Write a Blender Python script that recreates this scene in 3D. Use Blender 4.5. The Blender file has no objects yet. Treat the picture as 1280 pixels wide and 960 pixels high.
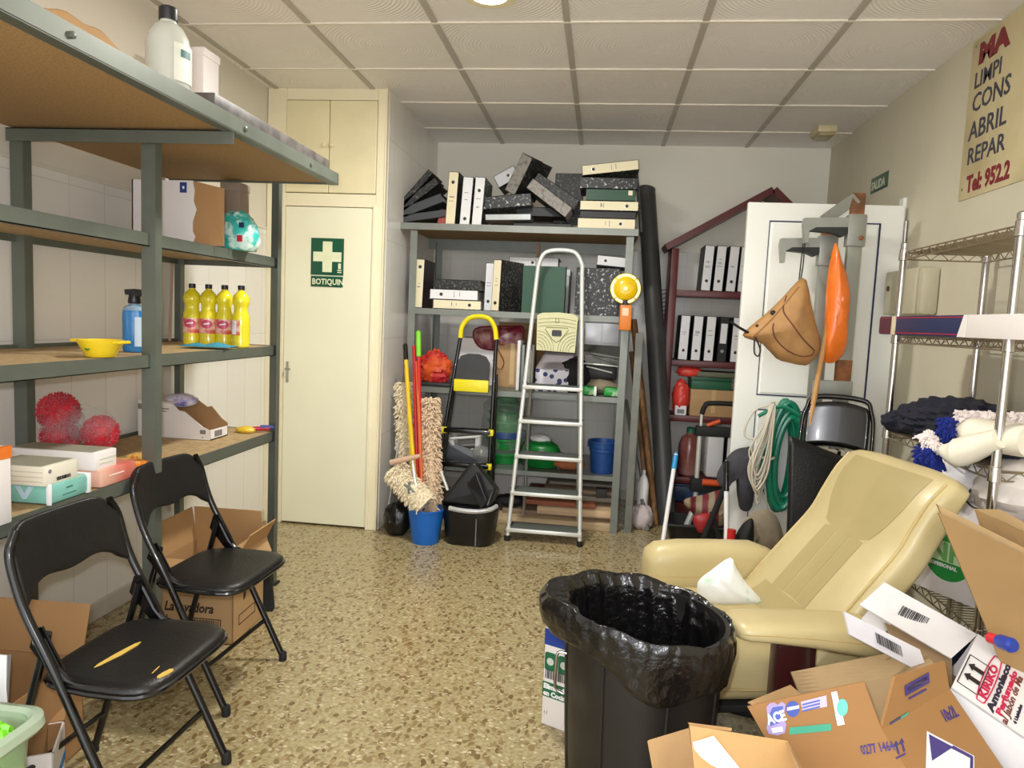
import bpy, bmesh, math, random
from mathutils import Matrix, Vector, Euler
random.seed(7)
COL = bpy.context.scene.collection
PI = math.pi
# ---------------------------------------------------------------- camera model (a pixel of the 1280x960 frame <-> a point of the room)
FPX, YAW, PITCH, ROLL, CAMZ = 896.14, .1212, .0915, .0447, 1.3604
def _axes():
    cy, sy, cp, sp = math.cos(YAW), math.sin(YAW), math.cos(PITCH), math.sin(PITCH)
    F = Vector((-sy*cp, cy*cp, -sp)); R = Vector((cy, sy, 0)); U = R.cross(F)
    c, s = math.cos(ROLL), math.sin(ROLL)
    return F, c*R + s*U, c*U - s*R
CF, CR, CU = _axes()
def P(u, v, x=None, y=None, z=None):
    d = CF + CR*((u-640)/FPX) - CU*((v-480)/FPX)
    if x is not None: t = x/d.x
    elif y is not None: t = y/d.y
    else: t = (z-CAMZ)/d.z
    return Vector((0, 0, CAMZ)) + d*t
# ---------------------------------------------------------------- materials
MATS = {}
def srgb(c):
    f = lambda a: (a/12.92 if a <= .04045 else ((a+.055)/1.055)**2.4)
    return tuple(f(a/255) for a in c) + (1,)
def nd(nt, t, **kw):
    n = nt.nodes.new(t)
    for k, v in kw.items():
        if k in n.inputs: n.inputs[k].default_value = v
        else: setattr(n, k, v)
    return n
def mat(name, rgb, rough=.5, metal=0, var=.08, scale=14, bump=0, bscale=60, spec=.5, trans=0, alpha=1, coat=0, emit=0, detail=4, stretch=None, sheen=0, sss=0):
    if name in MATS: return MATS[name]
    m = bpy.data.materials.new(name); m.use_nodes = True; nt = m.node_tree; L = nt.links
    b = nt.nodes['Principled BSDF']; c = srgb(rgb)
    tc = nd(nt, 'ShaderNodeTexCoord'); src = tc.outputs['Object']
    if stretch:
        mp = nd(nt, 'ShaderNodeMapping'); mp.inputs['Scale'].default_value = stretch; L.new(src, mp.inputs['Vector']); src = mp.outputs['Vector']
    n = nd(nt, 'ShaderNodeTexNoise', Scale=scale, Detail=detail); L.new(src, n.inputs['Vector'])
    r = nd(nt, 'ShaderNodeMapRange'); r.inputs['From Min'].default_value = .3; r.inputs['From Max'].default_value = .7
    r.inputs['To Min'].default_value = 1-var; r.inputs['To Max'].default_value = 1+var*.6; L.new(n.outputs['Fac'], r.inputs['Value'])
    mx = nd(nt, 'ShaderNodeVectorMath', operation='SCALE'); mx.inputs[0].default_value = c[:3]; L.new(r.outputs['Result'], mx.inputs['Scale'])
    L.new(mx.outputs['Vector'], b.inputs['Base Color'])
    b.inputs['Roughness'].default_value = rough; b.inputs['Metallic'].default_value = metal; b.inputs['Specular IOR Level'].default_value = spec
    b.inputs['Transmission Weight'].default_value = trans; b.inputs['Alpha'].default_value = alpha; b.inputs['Coat Weight'].default_value = coat
    if sheen: b.inputs['Sheen Weight'].default_value = sheen
    if sss: b.inputs['Subsurface Weight'].default_value = sss; b.inputs['Subsurface Radius'].default_value = (.02,.02,.02)
    if emit:
        b.inputs['Emission Color'].default_value = c; b.inputs['Emission Strength'].default_value = emit
    if bump:
        n2 = nd(nt, 'ShaderNodeTexNoise', Scale=bscale, Detail=3); L.new(src, n2.inputs['Vector'])
        bp = nd(nt, 'ShaderNodeBump', Strength=bump, Distance=.01); L.new(n2.outputs['Fac'], bp.inputs['Height']); L.new(bp.outputs['Normal'], b.inputs['Normal'])
    MATS[name] = m
    return m
def two(name, a, bcol, scale, lo, hi, rough=.5, kind='noise', stretch=None, detail=5, metal=0, bump=0):
    """two colours mixed by a thresholded procedural pattern"""
    if name in MATS: return MATS[name]
    m = mat(name, a, rough, metal); nt = m.node_tree; L = nt.links; b = nt.nodes['Principled BSDF']
    tc = nd(nt, 'ShaderNodeTexCoord'); src = tc.outputs['Object']
    if stretch:
        mp = nd(nt, 'ShaderNodeMapping'); mp.inputs['Scale'].default_value = stretch; L.new(src, mp.inputs['Vector']); src = mp.outputs['Vector']
    if kind == 'noise': n = nd(nt, 'ShaderNodeTexNoise', Scale=scale, Detail=detail); o = n.outputs['Fac']
    elif kind == 'wave': n = nd(nt, 'ShaderNodeTexWave', Scale=scale, Distortion=2.0); o = n.outputs['Fac']
    else: n = nd(nt, 'ShaderNodeTexVoronoi', Scale=scale); o = n.outputs['Distance']
    L.new(src, n.inputs['Vector'])
    r = nd(nt, 'ShaderNodeMapRange'); r.inputs['From Min'].default_value = lo; r.inputs['From Max'].default_value = hi; L.new(o, r.inputs['Value'])
    mx = nd(nt, 'ShaderNodeMix', data_type='RGBA'); mx.inputs['A'].default_value = srgb(a); mx.inputs['B'].default_value = srgb(bcol)
    L.new(r.outputs['Result'], mx.inputs['Factor']); L.new(mx.outputs['Result'], b.inputs['Base Color'])
    if bump:
        bp = nd(nt, 'ShaderNodeBump', Strength=bump, Distance=.01); L.new(o, bp.inputs['Height']); L.new(bp.outputs['Normal'], b.inputs['Normal'])
    return m
# ---------------------------------------------------------------- mesh builder
def catmull(pts, n=6, closed=False):
    pts = [Vector(p) for p in pts]; N = len(pts); out = []
    for i in range(N if closed else N-1):
        p1, p2 = pts[i], pts[(i+1) % N]
        p0 = pts[i-1] if (closed or i > 0) else p1*2-p2
        p3 = pts[(i+2) % N] if (closed or i+2 < N) else p2*2-p1
        for k in range(n):
            t = k/n
            out.append(.5*((2*p1)+(p2-p0)*t+(2*p0-5*p1+4*p2-p3)*t*t+(3*p1-p0-3*p2+p3)*t**3))
    if not closed: out.append(pts[-1])
    return out
class M:
    def __init__(s): s.v = []; s.f = []; s.mi = []; s.cur = 0
    def add(s, vs, fs, mtx=None):
        o = len(s.v)
        s.v += [(mtx @ Vector(v) if mtx else Vector(v)) for v in vs]
        for f in fs: s.f.append([i+o for i in f]); s.mi.append(s.cur)
        return s
    def box(s, c, d, bev=0, mtx=None, seg=2):
        """box centred at c with full sizes d"""
        bm = bmesh.new(); bmesh.ops.create_cube(bm, size=1)
        for v in bm.verts: v.co = Vector((v.co.x*d[0]+c[0], v.co.y*d[1]+c[1], v.co.z*d[2]+c[2]))
        if bev: bmesh.ops.bevel(bm, geom=list(bm.edges), offset=min(bev, min(d)*.45), segments=seg, affect='EDGES', profile=.5)
        bm.verts.index_update(); s.add([v.co.copy() for v in bm.verts], [[v.index for v in f.verts] for f in bm.faces], mtx); bm.free(); return s
    def bx(s, x0, x1, y0, y1, z0, z1, bev=0, mtx=None):
        return s.box(((x0+x1)/2, (y0+y1)/2, (z0+z1)/2), (abs(x1-x0), abs(y1-y0), abs(z1-z0)), bev, mtx)
    def tube(s, pts, r, seg=10, closed=False, cap=True, smooth=0, flat=1, mtx=None):
        pts = catmull(pts, smooth, closed) if smooth else [Vector(p) for p in pts]
        N = len(pts); rr = r if isinstance(r, (list, tuple)) else [r]*N
        if len(rr) != N: rr = [rr[min(len(rr)-1, int(i*(len(rr)-1)/(N-1)))]*(1-((i*(len(rr)-1)/(N-1)) % 1)) + rr[min(len(rr)-1, int(i*(len(rr)-1)/(N-1))+1)]*((i*(len(rr)-1)/(N-1)) % 1) for i in range(N)]
        vs = []; up = None
        for i in range(N):
            a = pts[i-1] if (closed or i > 0) else pts[i]; b = pts[(i+1) % N] if (closed or i < N-1) else pts[i]
            t = (b-a).normalized() if (b-a).length > 1e-9 else Vector((0,0,1))
            if up is None: up = Vector((0,0,1)) if abs(t.z) < .9 else Vector((1,0,0))
            sx = t.cross(up)
            if sx.length < 1e-6: sx = t.cross(Vector((0,1,0)))
            sx.normalize(); up = sx.cross(t).normalized()
            for k in range(seg):
                an = 2*PI*k/seg; vs.append(pts[i]+sx*(math.cos(an)*rr[i])+up*(math.sin(an)*rr[i]*flat))
        fs = []
        for i in range(N if closed else N-1):
            j = (i+1) % N
            for k in range(seg): k2 = (k+1) % seg; fs.append([i*seg+k, i*seg+k2, j*seg+k2, j*seg+k])
        if cap and not closed: fs.append(list(range(seg))[::-1]); fs.append([(N-1)*seg+k for k in range(seg)])
        return s.add(vs, fs, mtx)
    def lathe(s, prof, c=(0,0,0), seg=28, sx=1, sy=1, mtx=None, wob=None):
        vs = []; fs = []; n = len(prof)
        for i, (r, z) in enumerate(prof):
            for k in range(seg):
                a = 2*PI*k/seg; q = wob(a, i) if wob else 1
                vs.append((c[0]+r*math.cos(a)*sx*q, c[1]+r*math.sin(a)*sy*q, c[2]+z))
        for i in range(n-1):
            for k in range(seg): k2 = (k+1) % seg; fs.append([i*seg+k, i*seg+k2, (i+1)*seg+k2, (i+1)*seg+k])
        if prof[0][0] > 1e-5: fs.append(list(range(seg))[::-1])
        if prof[-1][0] > 1e-5: fs.append([(n-1)*seg+k for k in range(seg)])
        return s.add(vs, fs, mtx)
    def prism(s, poly, t, o=(0,0,0), ux=(1,0,0), uy=(0,1,0), mtx=None):
        """polygon (2D, counter-clockwise) in the plane o,ux,uy, extruded by t along ux x uy"""
        o, ux, uy = Vector(o), Vector(ux), Vector(uy); un = ux.cross(uy).normalized()
        n = len(poly); lo = [o+ux*a+uy*b for a, b in poly]; hi = [p+un*t for p in lo]
        return s.add(lo+hi, [list(range(n))[::-1], list(range(n, 2*n))]+[[i, (i+1) % n, n+(i+1) % n, n+i] for i in range(n)], mtx)
    def slab(s, corners, t, mtx=None):
        """flat panel through 3D corners (a plane), thickness t along its normal"""
        c = [Vector(p) for p in corners]; n = Vector((0,0,0))
        for i in range(len(c)): n += (c[i]-c[0]).cross(c[(i+1) % len(c)]-c[0])
        n.normalize(); k = len(c); hi = [p+n*t for p in c]
        return s.add(c+hi, [list(range(k))[::-1], list(range(k, 2*k))]+[[i, (i+1) % k, k+(i+1) % k, k+i] for i in range(k)], mtx)
    def grid(s, f, nu, nv, mtx=None, wrap=False):
        vs = [f(i/nu, j/nv) for j in range(nv+1) for i in range(nu+1)]; w = nu+1
        return s.add(vs, [[j*w+i, j*w+i+1, (j+1)*w+i+1, (j+1)*w+i] for j in range(nv) for i in range(nu)], mtx)
    def ball(s, c, r, seg=20, rings=12, wob=None, mtx=None):
        r = r if isinstance(r, (tuple, list)) else (r, r, r); vs = []; fs = []
        for i in range(rings+1):
            th = PI*i/rings
            for k in range(seg):
                a = 2*PI*k/seg; d = Vector((math.sin(th)*math.cos(a), math.sin(th)*math.sin(a), -math.cos(th)))
                q = wob(d) if wob else 1
                vs.append((c[0]+d.x*r[0]*q, c[1]+d.y*r[1]*q, c[2]+d.z*r[2]*q))
        for i in range(rings):
            for k in range(seg): k2 = (k+1) % seg; fs.append([i*seg+k, i*seg+k2, (i+1)*seg+k2, (i+1)*seg+k])
        return s.add(vs, fs, mtx)
    def mesh(s, name, mats, smooth=True, inv=None, ang=35):
        me = bpy.data.meshes.new(name)
        bm = bmesh.new(); bv = [bm.verts.new(inv @ v if inv else v) for v in s.v]
        for f, mi in zip(s.f, s.mi):
            try: fa = bm.faces.new([bv[i] for i in f]); fa.material_index = mi; fa.smooth = smooth
            except ValueError: pass
        bmesh.ops.remove_doubles(bm, verts=bm.verts, dist=1e-6)
        bmesh.ops.recalc_face_normals(bm, faces=bm.faces)
        if smooth:
            for e in bm.edges:
                if len(e.link_faces) == 2 and e.calc_face_angle(0) > math.radians(ang): e.smooth = False
        bm.to_mesh(me); bm.free()
        for m in (mats if isinstance(mats, (list, tuple)) else [mats]): me.materials.append(m)
        return me
# ---------------------------------------------------------------- objects
def tag(o, label=None, cat=None, group=None, kind=None):
    if label: o['label'] = label
    if cat: o['category'] = cat
    if group: o['group'] = group
    if kind: o['kind'] = kind
    return o
def thing(name, label, cat, loc=(0,0,0), rot=(0,0,0), group=None):
    o = bpy.data.objects.new(name, None); COL.objects.link(o); o.empty_display_size = .05
    if not isinstance(rot, (tuple, list)): rot = (0, 0, rot)
    o.location = loc; o.rotation_euler = rot
    return tag(o, label, cat, group)
def mtx_of(o):
    m = Matrix.LocRotScale(o.location, o.rotation_euler, o.scale)
    return mtx_of(o.parent) @ m if o.parent else m
def part(name, m, mats, parent, world=False, label=None, smooth=True, mod=None, kind=None, ang=35):
    """a mesh child; world=True when its vertices were written in room coordinates"""
    inv = mtx_of(parent).inverted() if world else None
    me = m if isinstance(m, bpy.types.Mesh) else m.mesh(name, mats, smooth, inv, ang)
    o = bpy.data.objects.new(name, me); COL.objects.link(o); o.parent = parent
    if mod: mod(o)
    return tag(o, label, None, None, kind)
def solo(name, m, mats, label, cat, group=None, loc=None, smooth=True, kind=None, mod=None, ang=35):
    """a thing that is one mesh, vertices in room coordinates, origin moved to its base"""
    if loc is None:
        c = sum((v for v in m.v), Vector())/len(m.v); loc = Vector((c.x, c.y, min(v.z for v in m.v)))
    me = m.mesh(name, mats, smooth, Matrix.Translation(-Vector(loc)), ang)
    o = bpy.data.objects.new(name, me); COL.objects.link(o); o.location = loc
    if mod: mod(o)
    return tag(o, label, cat, group, kind)
def struct(name, m, mats, parent=None, smooth=False):
    o = bpy.data.objects.new(name, m.mesh(name, mats, smooth)); COL.objects.link(o)
    if parent: o.parent = parent
    else: o['kind'] = 'structure'
    return o
def subsurf(n=2):
    def f(o): k = o.modifiers.new('sub', 'SUBSURF'); k.levels = n; k.render_levels = n
    return f
def copy_tree(o, parent=None):
    c = o.copy(); COL.objects.link(c)
    if parent: c.parent = parent
    for ch in o.children: copy_tree(ch, c)
    return c
def frame(o, ux, uy):
    """matrix whose x,y axes are ux,uy at o"""
    ux = Vector(ux).normalized(); uy = Vector(uy); uz = ux.cross(uy).normalized(); uy = uz.cross(ux)
    m = Matrix.Identity(4)
    for i in range(3): m[i][0], m[i][1], m[i][2], m[i][3] = ux[i], uy[i], uz[i], o[i]
    return m
def text(body, size, o, ux, uy, m, parent, name='lettering', bold=0, sx=1, align='LEFT', shear=0, world=True, label=None, ext=.0006, res=2):
    """lettering standing on the plane through o with reading direction ux and up direction uy"""
    c = bpy.data.curves.new(name, 'FONT'); c.body = body; c.size = size; c.extrude = ext; c.offset = bold; c.align_x = align; c.shear = shear; c.resolution_u = res
    t = bpy.data.objects.new(name, c); COL.objects.link(t)
    dg = bpy.context.evaluated_depsgraph_get(); dg.update()
    me = bpy.data.meshes.new_from_object(t.evaluated_get(dg)); bpy.data.objects.remove(t); bpy.data.curves.remove(c)
    me.name = name; me.materials.clear(); me.materials.append(m)
    k = frame(o, ux, uy) @ Matrix.Diagonal((sx, 1, 1, 1))
    if world: k = mtx_of(parent).inverted() @ k
    me.transform(k)
    ob = bpy.data.objects.new(name, me); COL.objects.link(ob); ob.parent = parent
    return tag(ob, label)
from mathutils.bvhtree import BVHTree
class Surf:
    """finds the point of a modelled surface behind a pixel, to lay seams and studs on it"""
    def __init__(s, m): s.b = BVHTree.FromPolygons([tuple(v) for v in m.v], m.f)
    def at(s, u, v, lift=.002):
        d = (CF+CR*((u-640)/FPX)-CU*((v-480)/FPX)).normalized(); h = s.b.ray_cast(Vector((0,0,CAMZ)), d)
        if h[0] is None: return None
        return h[0]-d*lift
    def line(s, pts, n=8, lift=.002):
        q = catmull([Vector((u, v, 0)) for u, v in pts], n); return [p for p in (s.at(a.x, a.y, lift) for a in q) if p]
def barcode(o, ux, uy, w, h, m, parent, n=14, name='barcode', world=True):
    b = M(); ux = Vector(ux).normalized(); uy = Vector(uy).normalized(); rnd = random.Random(3); x = 0
    while x < w-.001:
        d = rnd.choice((.012, .02, .035))*w; b.prism([(x, 0), (min(x+d, w), 0), (min(x+d, w), h), (x, h)], .0006, o, ux, uy); x += d+rnd.choice((.015, .03))*w
    return part(name, b, m, parent, world, smooth=False)
# ================================================================ the room
XL, XR, XC, YC, YB, H, YF = -2.08, 1.564, -1.33, 4.25, 5.53, 2.68, -1.5
def tile_mat(name, horiz, rgb, line, w, h, rough=.18):
    m = mat(name, rgb, rough, var=.03, scale=3); nt = m.node_tree; L = nt.links; b = nt.nodes['Principled BSDF']
    tc = nd(nt, 'ShaderNodeTexCoord'); sp = nd(nt, 'ShaderNodeSeparateXYZ'); L.new(tc.outputs['Object'], sp.inputs[0])
    cb = nd(nt, 'ShaderNodeCombineXYZ'); L.new(sp.outputs[horiz], cb.inputs['X']); L.new(sp.outputs['Z'], cb.inputs['Y'])
    br = nd(nt, 'ShaderNodeTexBrick', offset=0, squash=1); L.new(cb.outputs[0], br.inputs['Vector'])
    br.inputs['Color1'].default_value = srgb(rgb); br.inputs['Color2'].default_value = srgb(tuple(int(c*.985) for c in rgb)); br.inputs['Mortar'].default_value = srgb(line)
    br.inputs['Scale'].default_value = 1; br.inputs['Brick Width'].default_value = w; br.inputs['Row Height'].default_value = h; br.inputs['Mortar Size'].default_value = .0025; br.inputs['Mortar Smooth'].default_value = .3
    L.new(br.outputs['Color'], b.inputs['Base Color'])
    n = nd(nt, 'ShaderNodeTexNoise', Scale=5, Detail=1); L.new(tc.outputs['Object'], n.inputs['Vector'])
    ad = nd(nt, 'ShaderNodeMath', operation='MULTIPLY_ADD'); L.new(br.outputs['Fac'], ad.inputs[0]); ad.inputs[1].default_value = -.25; L.new(n.outputs['Fac'], ad.inputs[2])
    bp = nd(nt, 'ShaderNodeBump', Strength=.25, Distance=.01); L.new(ad.outputs[0], bp.inputs['Height']); L.new(bp.outputs['Normal'], b.inputs['Normal'])
    return m
WT = (243, 240, 234)
tileY = tile_mat('glazed_tile_side', 'Y', WT, (224,218,212), .2, .6)
tileX = tile_mat('glazed_tile_back', 'X', (226,223,215), (213,210,203), .2, .3)
plaster = mat('plaster', (240,237,224), .8, var=.04, scale=2.5, bump=.08, bscale=25)
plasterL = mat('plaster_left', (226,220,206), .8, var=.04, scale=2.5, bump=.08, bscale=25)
cream = mat('cream_gloss_paint', (242,239,212), .33, var=.03, scale=3, bump=.05, bscale=7)
frame_paint = mat('cream_frame_paint', (244,235,204), .4, var=.05, scale=4)
# floor: polished terrazzo
def terrazzo():
    m = mat('terrazzo', (199,180,132), .22); nt = m.node_tree; L = nt.links; b = nt.nodes['Principled BSDF']
    tc = nd(nt, 'ShaderNodeTexCoord'); nz = nd(nt, 'ShaderNodeTexNoise', Scale=9, Detail=2); L.new(tc.outputs['Object'], nz.inputs['Vector'])
    wv = nd(nt, 'ShaderNodeVectorMath', operation='MULTIPLY_ADD'); L.new(nz.outputs['Color'], wv.inputs[0]); wv.inputs[1].default_value = (.05,.05,0); L.new(tc.outputs['Object'], wv.inputs[2])
    base = nd(nt, 'ShaderNodeTexNoise', Scale=70, Detail=3); L.new(tc.outputs['Object'], base.inputs['Vector'])
    cr = nd(nt, 'ShaderNodeValToRGB'); L.new(base.outputs['Fac'], cr.inputs[0]); e = cr.color_ramp.elements
    e[0].position = .35; e[0].color = srgb((150,134,94)); e[1].position = .62; e[1].color = srgb((178,164,124))
    last = cr.outputs['Color']
    for i, (sc, th, pick, rot, st, c0, c1) in enumerate([(50, .46, .74, .5, (1,.62,1), (106,86,54), (150,128,88)), (60, .42, .74, -.9, (1,.5,1), (116,94,60), (160,138,98)), (85, .42, .66, 2.1, (.7,1,1), (128,108,72), (206,194,160))]):
        mp = nd(nt, 'ShaderNodeMapping'); mp.inputs['Rotation'].default_value = (0,0,rot); mp.inputs['Scale'].default_value = st; mp.inputs['Location'].default_value = (i*3.3, i*1.7, 0); L.new(wv.outputs[0], mp.inputs['Vector'])
        vo = nd(nt, 'ShaderNodeTexVoronoi', Scale=sc, voronoi_dimensions='2D'); L.new(mp.outputs[0], vo.inputs['Vector'])
        sp = nd(nt, 'ShaderNodeSeparateColor'); L.new(vo.outputs['Color'], sp.inputs[0])
        a = nd(nt, 'ShaderNodeMath', operation='GREATER_THAN'); L.new(sp.outputs[0], a.inputs[0]); a.inputs[1].default_value = pick
        d = nd(nt, 'ShaderNodeMath', operation='LESS_THAN'); L.new(vo.outputs['Distance'], d.inputs[0]); d.inputs[1].default_value = th
        k = nd(nt, 'ShaderNodeMath', operation='MULTIPLY'); L.new(a.outputs[0], k.inputs[0]); L.new(d.outputs[0], k.inputs[1])
        cc = nd(nt, 'ShaderNodeMix', data_type='RGBA'); cc.inputs['A'].default_value = srgb(c0); cc.inputs['B'].default_value = srgb(c1); L.new(sp.outputs[1], cc.inputs['Factor'])
        mx = nd(nt, 'ShaderNodeMix', data_type='RGBA'); L.new(k.outputs[0], mx.inputs['Factor']); L.new(last, mx.inputs['A']); L.new(cc.outputs['Result'], mx.inputs['B']); last = mx.outputs['Result']
    L.new(last, b.inputs['Base Color'])
    return m
struct('floor', M().bx(XL-.1, XR+.1, YF, YB+.1, -.1, 0), terrazzo())
# ceiling tiles: shallow round grooves about each tile's centre
XA, Y3, TT = -.8285, 5.1078, .6
def ceil_mat():
    m = mat('ceiling_tile', (246,242,238), .5, var=.04, scale=2); nt = m.node_tree; L = nt.links; b = nt.nodes['Principled BSDF']
    tc = nd(nt, 'ShaderNodeTexCoord'); mp = nd(nt, 'ShaderNodeMapping'); mp.inputs['Location'].default_value = (-XA/TT+10, -Y3/TT+20, 0); mp.inputs['Scale'].default_value = (1/TT, 1/TT, 0); L.new(tc.outputs['Object'], mp.inputs['Vector'])
    fr = nd(nt, 'ShaderNodeVectorMath', operation='FRACTION'); L.new(mp.outputs[0], fr.inputs[0])
    sb = nd(nt, 'ShaderNodeVectorMath', operation='SUBTRACT'); L.new(fr.outputs[0], sb.inputs[0]); sb.inputs[1].default_value = (.5,.5,0)
    ln = nd(nt, 'ShaderNodeVectorMath', operation='LENGTH'); L.new(sb.outputs[0], ln.inputs[0])
    ml = nd(nt, 'ShaderNodeMath', operation='MULTIPLY'); L.new(ln.outputs['Value'], ml.inputs[0]); ml.inputs[1].default_value = 2*PI*34
    sn = nd(nt, 'ShaderNodeMath', operation='SINE'); L.new(ml.outputs[0], sn.inputs[0])
    bp = nd(nt, 'ShaderNodeBump', Strength=.35, Distance=.003); L.new(sn.outputs[0], bp.inputs['Height']); L.new(bp.outputs['Normal'], b.inputs['Normal'])
    return m
struct('ceiling', M().bx(XL-.1, XR+.1, YF, YB+.1, H, H+.1), ceil_mat())
bar = mat('ceiling_bar_grey', (186,180,170), .45, var=.05); barw = mat('ceiling_bar_white', (236,228,214), .4, var=.03)
tn = [0]
def trim(m, mt): tn[0] += 1; return struct('trim_%d' % tn[0], m, mt)
for k in range(-2, 4): trim(M().bx(XA+TT*k-.015, XA+TT*k+.015, YF, YC if XA+TT*k < XC else YB, H-.006, H), bar)
for k in range(0, 9):
    y = Y3-TT*k; trim(M().bx(XL if y < YC else XC, XR, y-.007, y+.007, H-.008, H-.0005), barw)
# side and back walls: glazed tile below, paint above
struct('wall_left', M().bx(XL-.1, XL, YF, YB+.1, 0, 1.84), tileY)
struct('wall_left_upper', M().bx(XL-.1, XL-.004, YF, YB+.1, 1.84, H), plasterL)
struct('wall_back', M().bx(XL, XR+.1, YB, YB+.1, 0, 1.91), tileX)
struct('wall_back_upper', M().bx(XL, XR+.1, YB+.006, YB+.1, 1.91, H), plaster)
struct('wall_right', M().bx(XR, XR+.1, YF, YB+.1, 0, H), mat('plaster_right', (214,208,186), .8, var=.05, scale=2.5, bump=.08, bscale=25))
trim(M().bx(XL-.02, XL+.006, YF, YC, 1.835, 1.85, .003), plasterL)
trim(M().bx(XC, XR, YB-.006, YB+.02, 1.902, 1.914, .003), plaster)
struct('baseboard_left', M().bx(XL-.01, XL+.012, YF, YC, 0, .08, .004), mat('skirting', (206,200,188), .3))
struct('baseboard_back', M().bx(XC, XR, YB-.012, YB+.01, 0, .08, .004), mat('skirting', (206,200,188), .3))
struct('baseboard_right', M().bx(XR-.012, XR+.01, YF, YB, 0, .08, .004), mat('skirting', (206,200,188), .3))
# built-in closet in the far left corner
struct('wall_closet', M().bx(XC-.06, XC+.001, YC+.03, YB, 0, H), tileY)
fr = M(); fr.bx(XL, -1.962, YC, YC+.08, 0, H, .004); fr.bx(-1.392, XC-.003, YC, YC+.08, 0, H, .004); fr.bx(-1.962, -1.392, YC+.004, YC+.08, 1.985, 2.062, .003); fr.bx(-1.962, -1.392, YC+.004, YC+.08, 2.612, H, .003)
fr.bx(-1.34, XC-.001, YC-.012, YC+.03, 0, H, .004); fr.bx(-1.405, -1.385, YC-.01, YC+.01, 0, 2.0, .004)
struct('trim_closet_frame', fr, frame_paint)
d1 = struct('door_1', M().bx(-1.960, -1.396, YC+.006, YC+.046, .012, 1.981, .003), cream)
metal = mat('steel', (170,168,160), .35, 1)
hd = struct('door_handle', M().tube([(-1.93,YC+.01,.985),(-1.93,YC-.03,.985)], .007).tube([(-1.93,YC-.03,.985),(-1.90,YC-.034,.985)], .006), metal, d1, True)
struct('lock_plate', M().bx(-1.94, -1.925, YC-.0, YC+.012, .90, 1.03, .002), metal, d1)
for z in (.35, 1.72): struct('hinge', M().tube([(-1.393,YC-.004,z-.05),(-1.393,YC-.004,z+.05)], .008), frame_paint, d1, True)
for n, x0, x1, kx in (('door_2', -1.96, -1.690, -1.712), ('door_3', -1.686, -1.394, -1.664)):
    d = struct(n, M().bx(x0, x1, YC-.004, YC+.02, 2.066, 2.608, .004), mat('cream_cupboard_paint', (236,226,186), .4, var=.05, scale=6))
    struct('knob', M().lathe([(.004,0),(.005,.012),(.013,.018),(.013,.026),(.006,.03)], mtx=frame((kx,YC-.002,2.345), (1,0,0), (0,0,1)), seg=16), mat('cream_knob', (240,228,190), .3), d, True)
struct('shelf_closet', M().bx(XL, XC-.06, YC+.1, YB, 2.0, 2.03), cream)
# exit door, standing open into the room from the right wall
DY = 4.06
white_lac = mat('white_lacquer', (246,247,240), .3, var=.02, scale=3)
navy = mat('navy_groove', (34,38,78), .4)
d4 = struct('door_4', M().bx(.745, 1.545, DY, DY+.04, .01, 2.04, .004), white_lac)
def ring(m, x0, x1, z0, z1, w=.007, y=DY-.003, t=.006):
    m.bx(x0, x1, y, y+t, z1-w, z1); m.bx(x0, x1, y, y+t, z0, z0+w); m.bx(x0, x0+w*.6, y, y+t, z0, z1); m.bx(x1-w*1.3, x1, y, y+t, z0, z1); return m
struct('panel_groove', ring(ring(M(), .86, 1.43, 1.0, 1.945), .86, 1.43, .12, .925), navy, d4)
struct('panel', M().bx(.875, 1.415, DY-.009, DY+.001, 1.015, 1.93, .004).bx(.875, 1.415, DY-.009, DY+.001, .135, .91, .004), white_lac, d4)
for z in (.3, 1.1, 1.9): struct('hinge', M().tube([(1.553,DY-.004,z-.06),(1.553,DY-.004,z+.06)], .009), metal, d4, True)
trim(M().bx(XR-.012, XR+.01, DY-.93, DY-.86, 0, 2.1, .003).bx(XR-.012, XR+.01, DY+.005, DY+.07, 0, 2.1, .003).bx(XR-.012, XR+.01, DY-.93, DY+.07, 2.05, 2.11, .003) if False else M().bx(XR-.016, XR+.01, DY+.045, DY+.10, 0, 2.09, .003), white_lac)
# ---------------------------------------------------------------- signs, lamps and boxes on walls and ceiling
sgreen = mat('sign_green', (8,84,58), .3); sglow = mat('sign_pale', (236,240,204), .35)
def plate(t, x0, x1, z0, z1, y): part('plate', M().bx(x0, x1, y-.003, y, z0, z1, .001), sgreen, t, True)
t = thing('first_aid_sign', 'square green sign with a pale cross on the closet door', 'sign', (-1.688, YC+.005, 1.572)); yy = YC+.005
plate(t, -1.792, -1.584, 1.572, 1.795, yy)
part('cross', M().bx(-1.717, -1.657, yy-.0045, yy-.001, 1.59, 1.775).bx(-1.777, -1.717, yy-.0045, yy-.001, 1.654, 1.712).bx(-1.657, -1.598, yy-.0045, yy-.001, 1.654, 1.712), sglow, t, True, smooth=False)
part('print_mark', M().bx(-1.617, -1.6, yy-.0045, yy-.001, 1.612, 1.645).bx(-1.622, -1.596, yy-.0045, yy-.001, 1.6, 1.606).bx(-1.622, -1.596, yy-.0045, yy-.001, 1.588, 1.594), sglow, t, True, smooth=False)
t = thing('first_aid_name_sign', 'narrow green sign reading BOTIQUIN below the cross', 'sign', (-1.688, YC+.005, 1.505))
plate(t, -1.79, -1.586, 1.5, 1.565, yy)
text('BOTIQUIN', .049, (-1.782, yy-.0042, 1.515), (1,0,0), (0,0,1), sglow, t, bold=.001, sx=.86)
t = thing('exit_sign', 'small green sign reading SALIDA high on the right wall', 'sign', (XR, 4.5, 2.2))
part('plate', M().bx(XR-.004, XR, 4.39, 4.65, 2.2, 2.29, .001), mat('sign_green_old', (52,92,74), .4), t, True)
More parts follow.
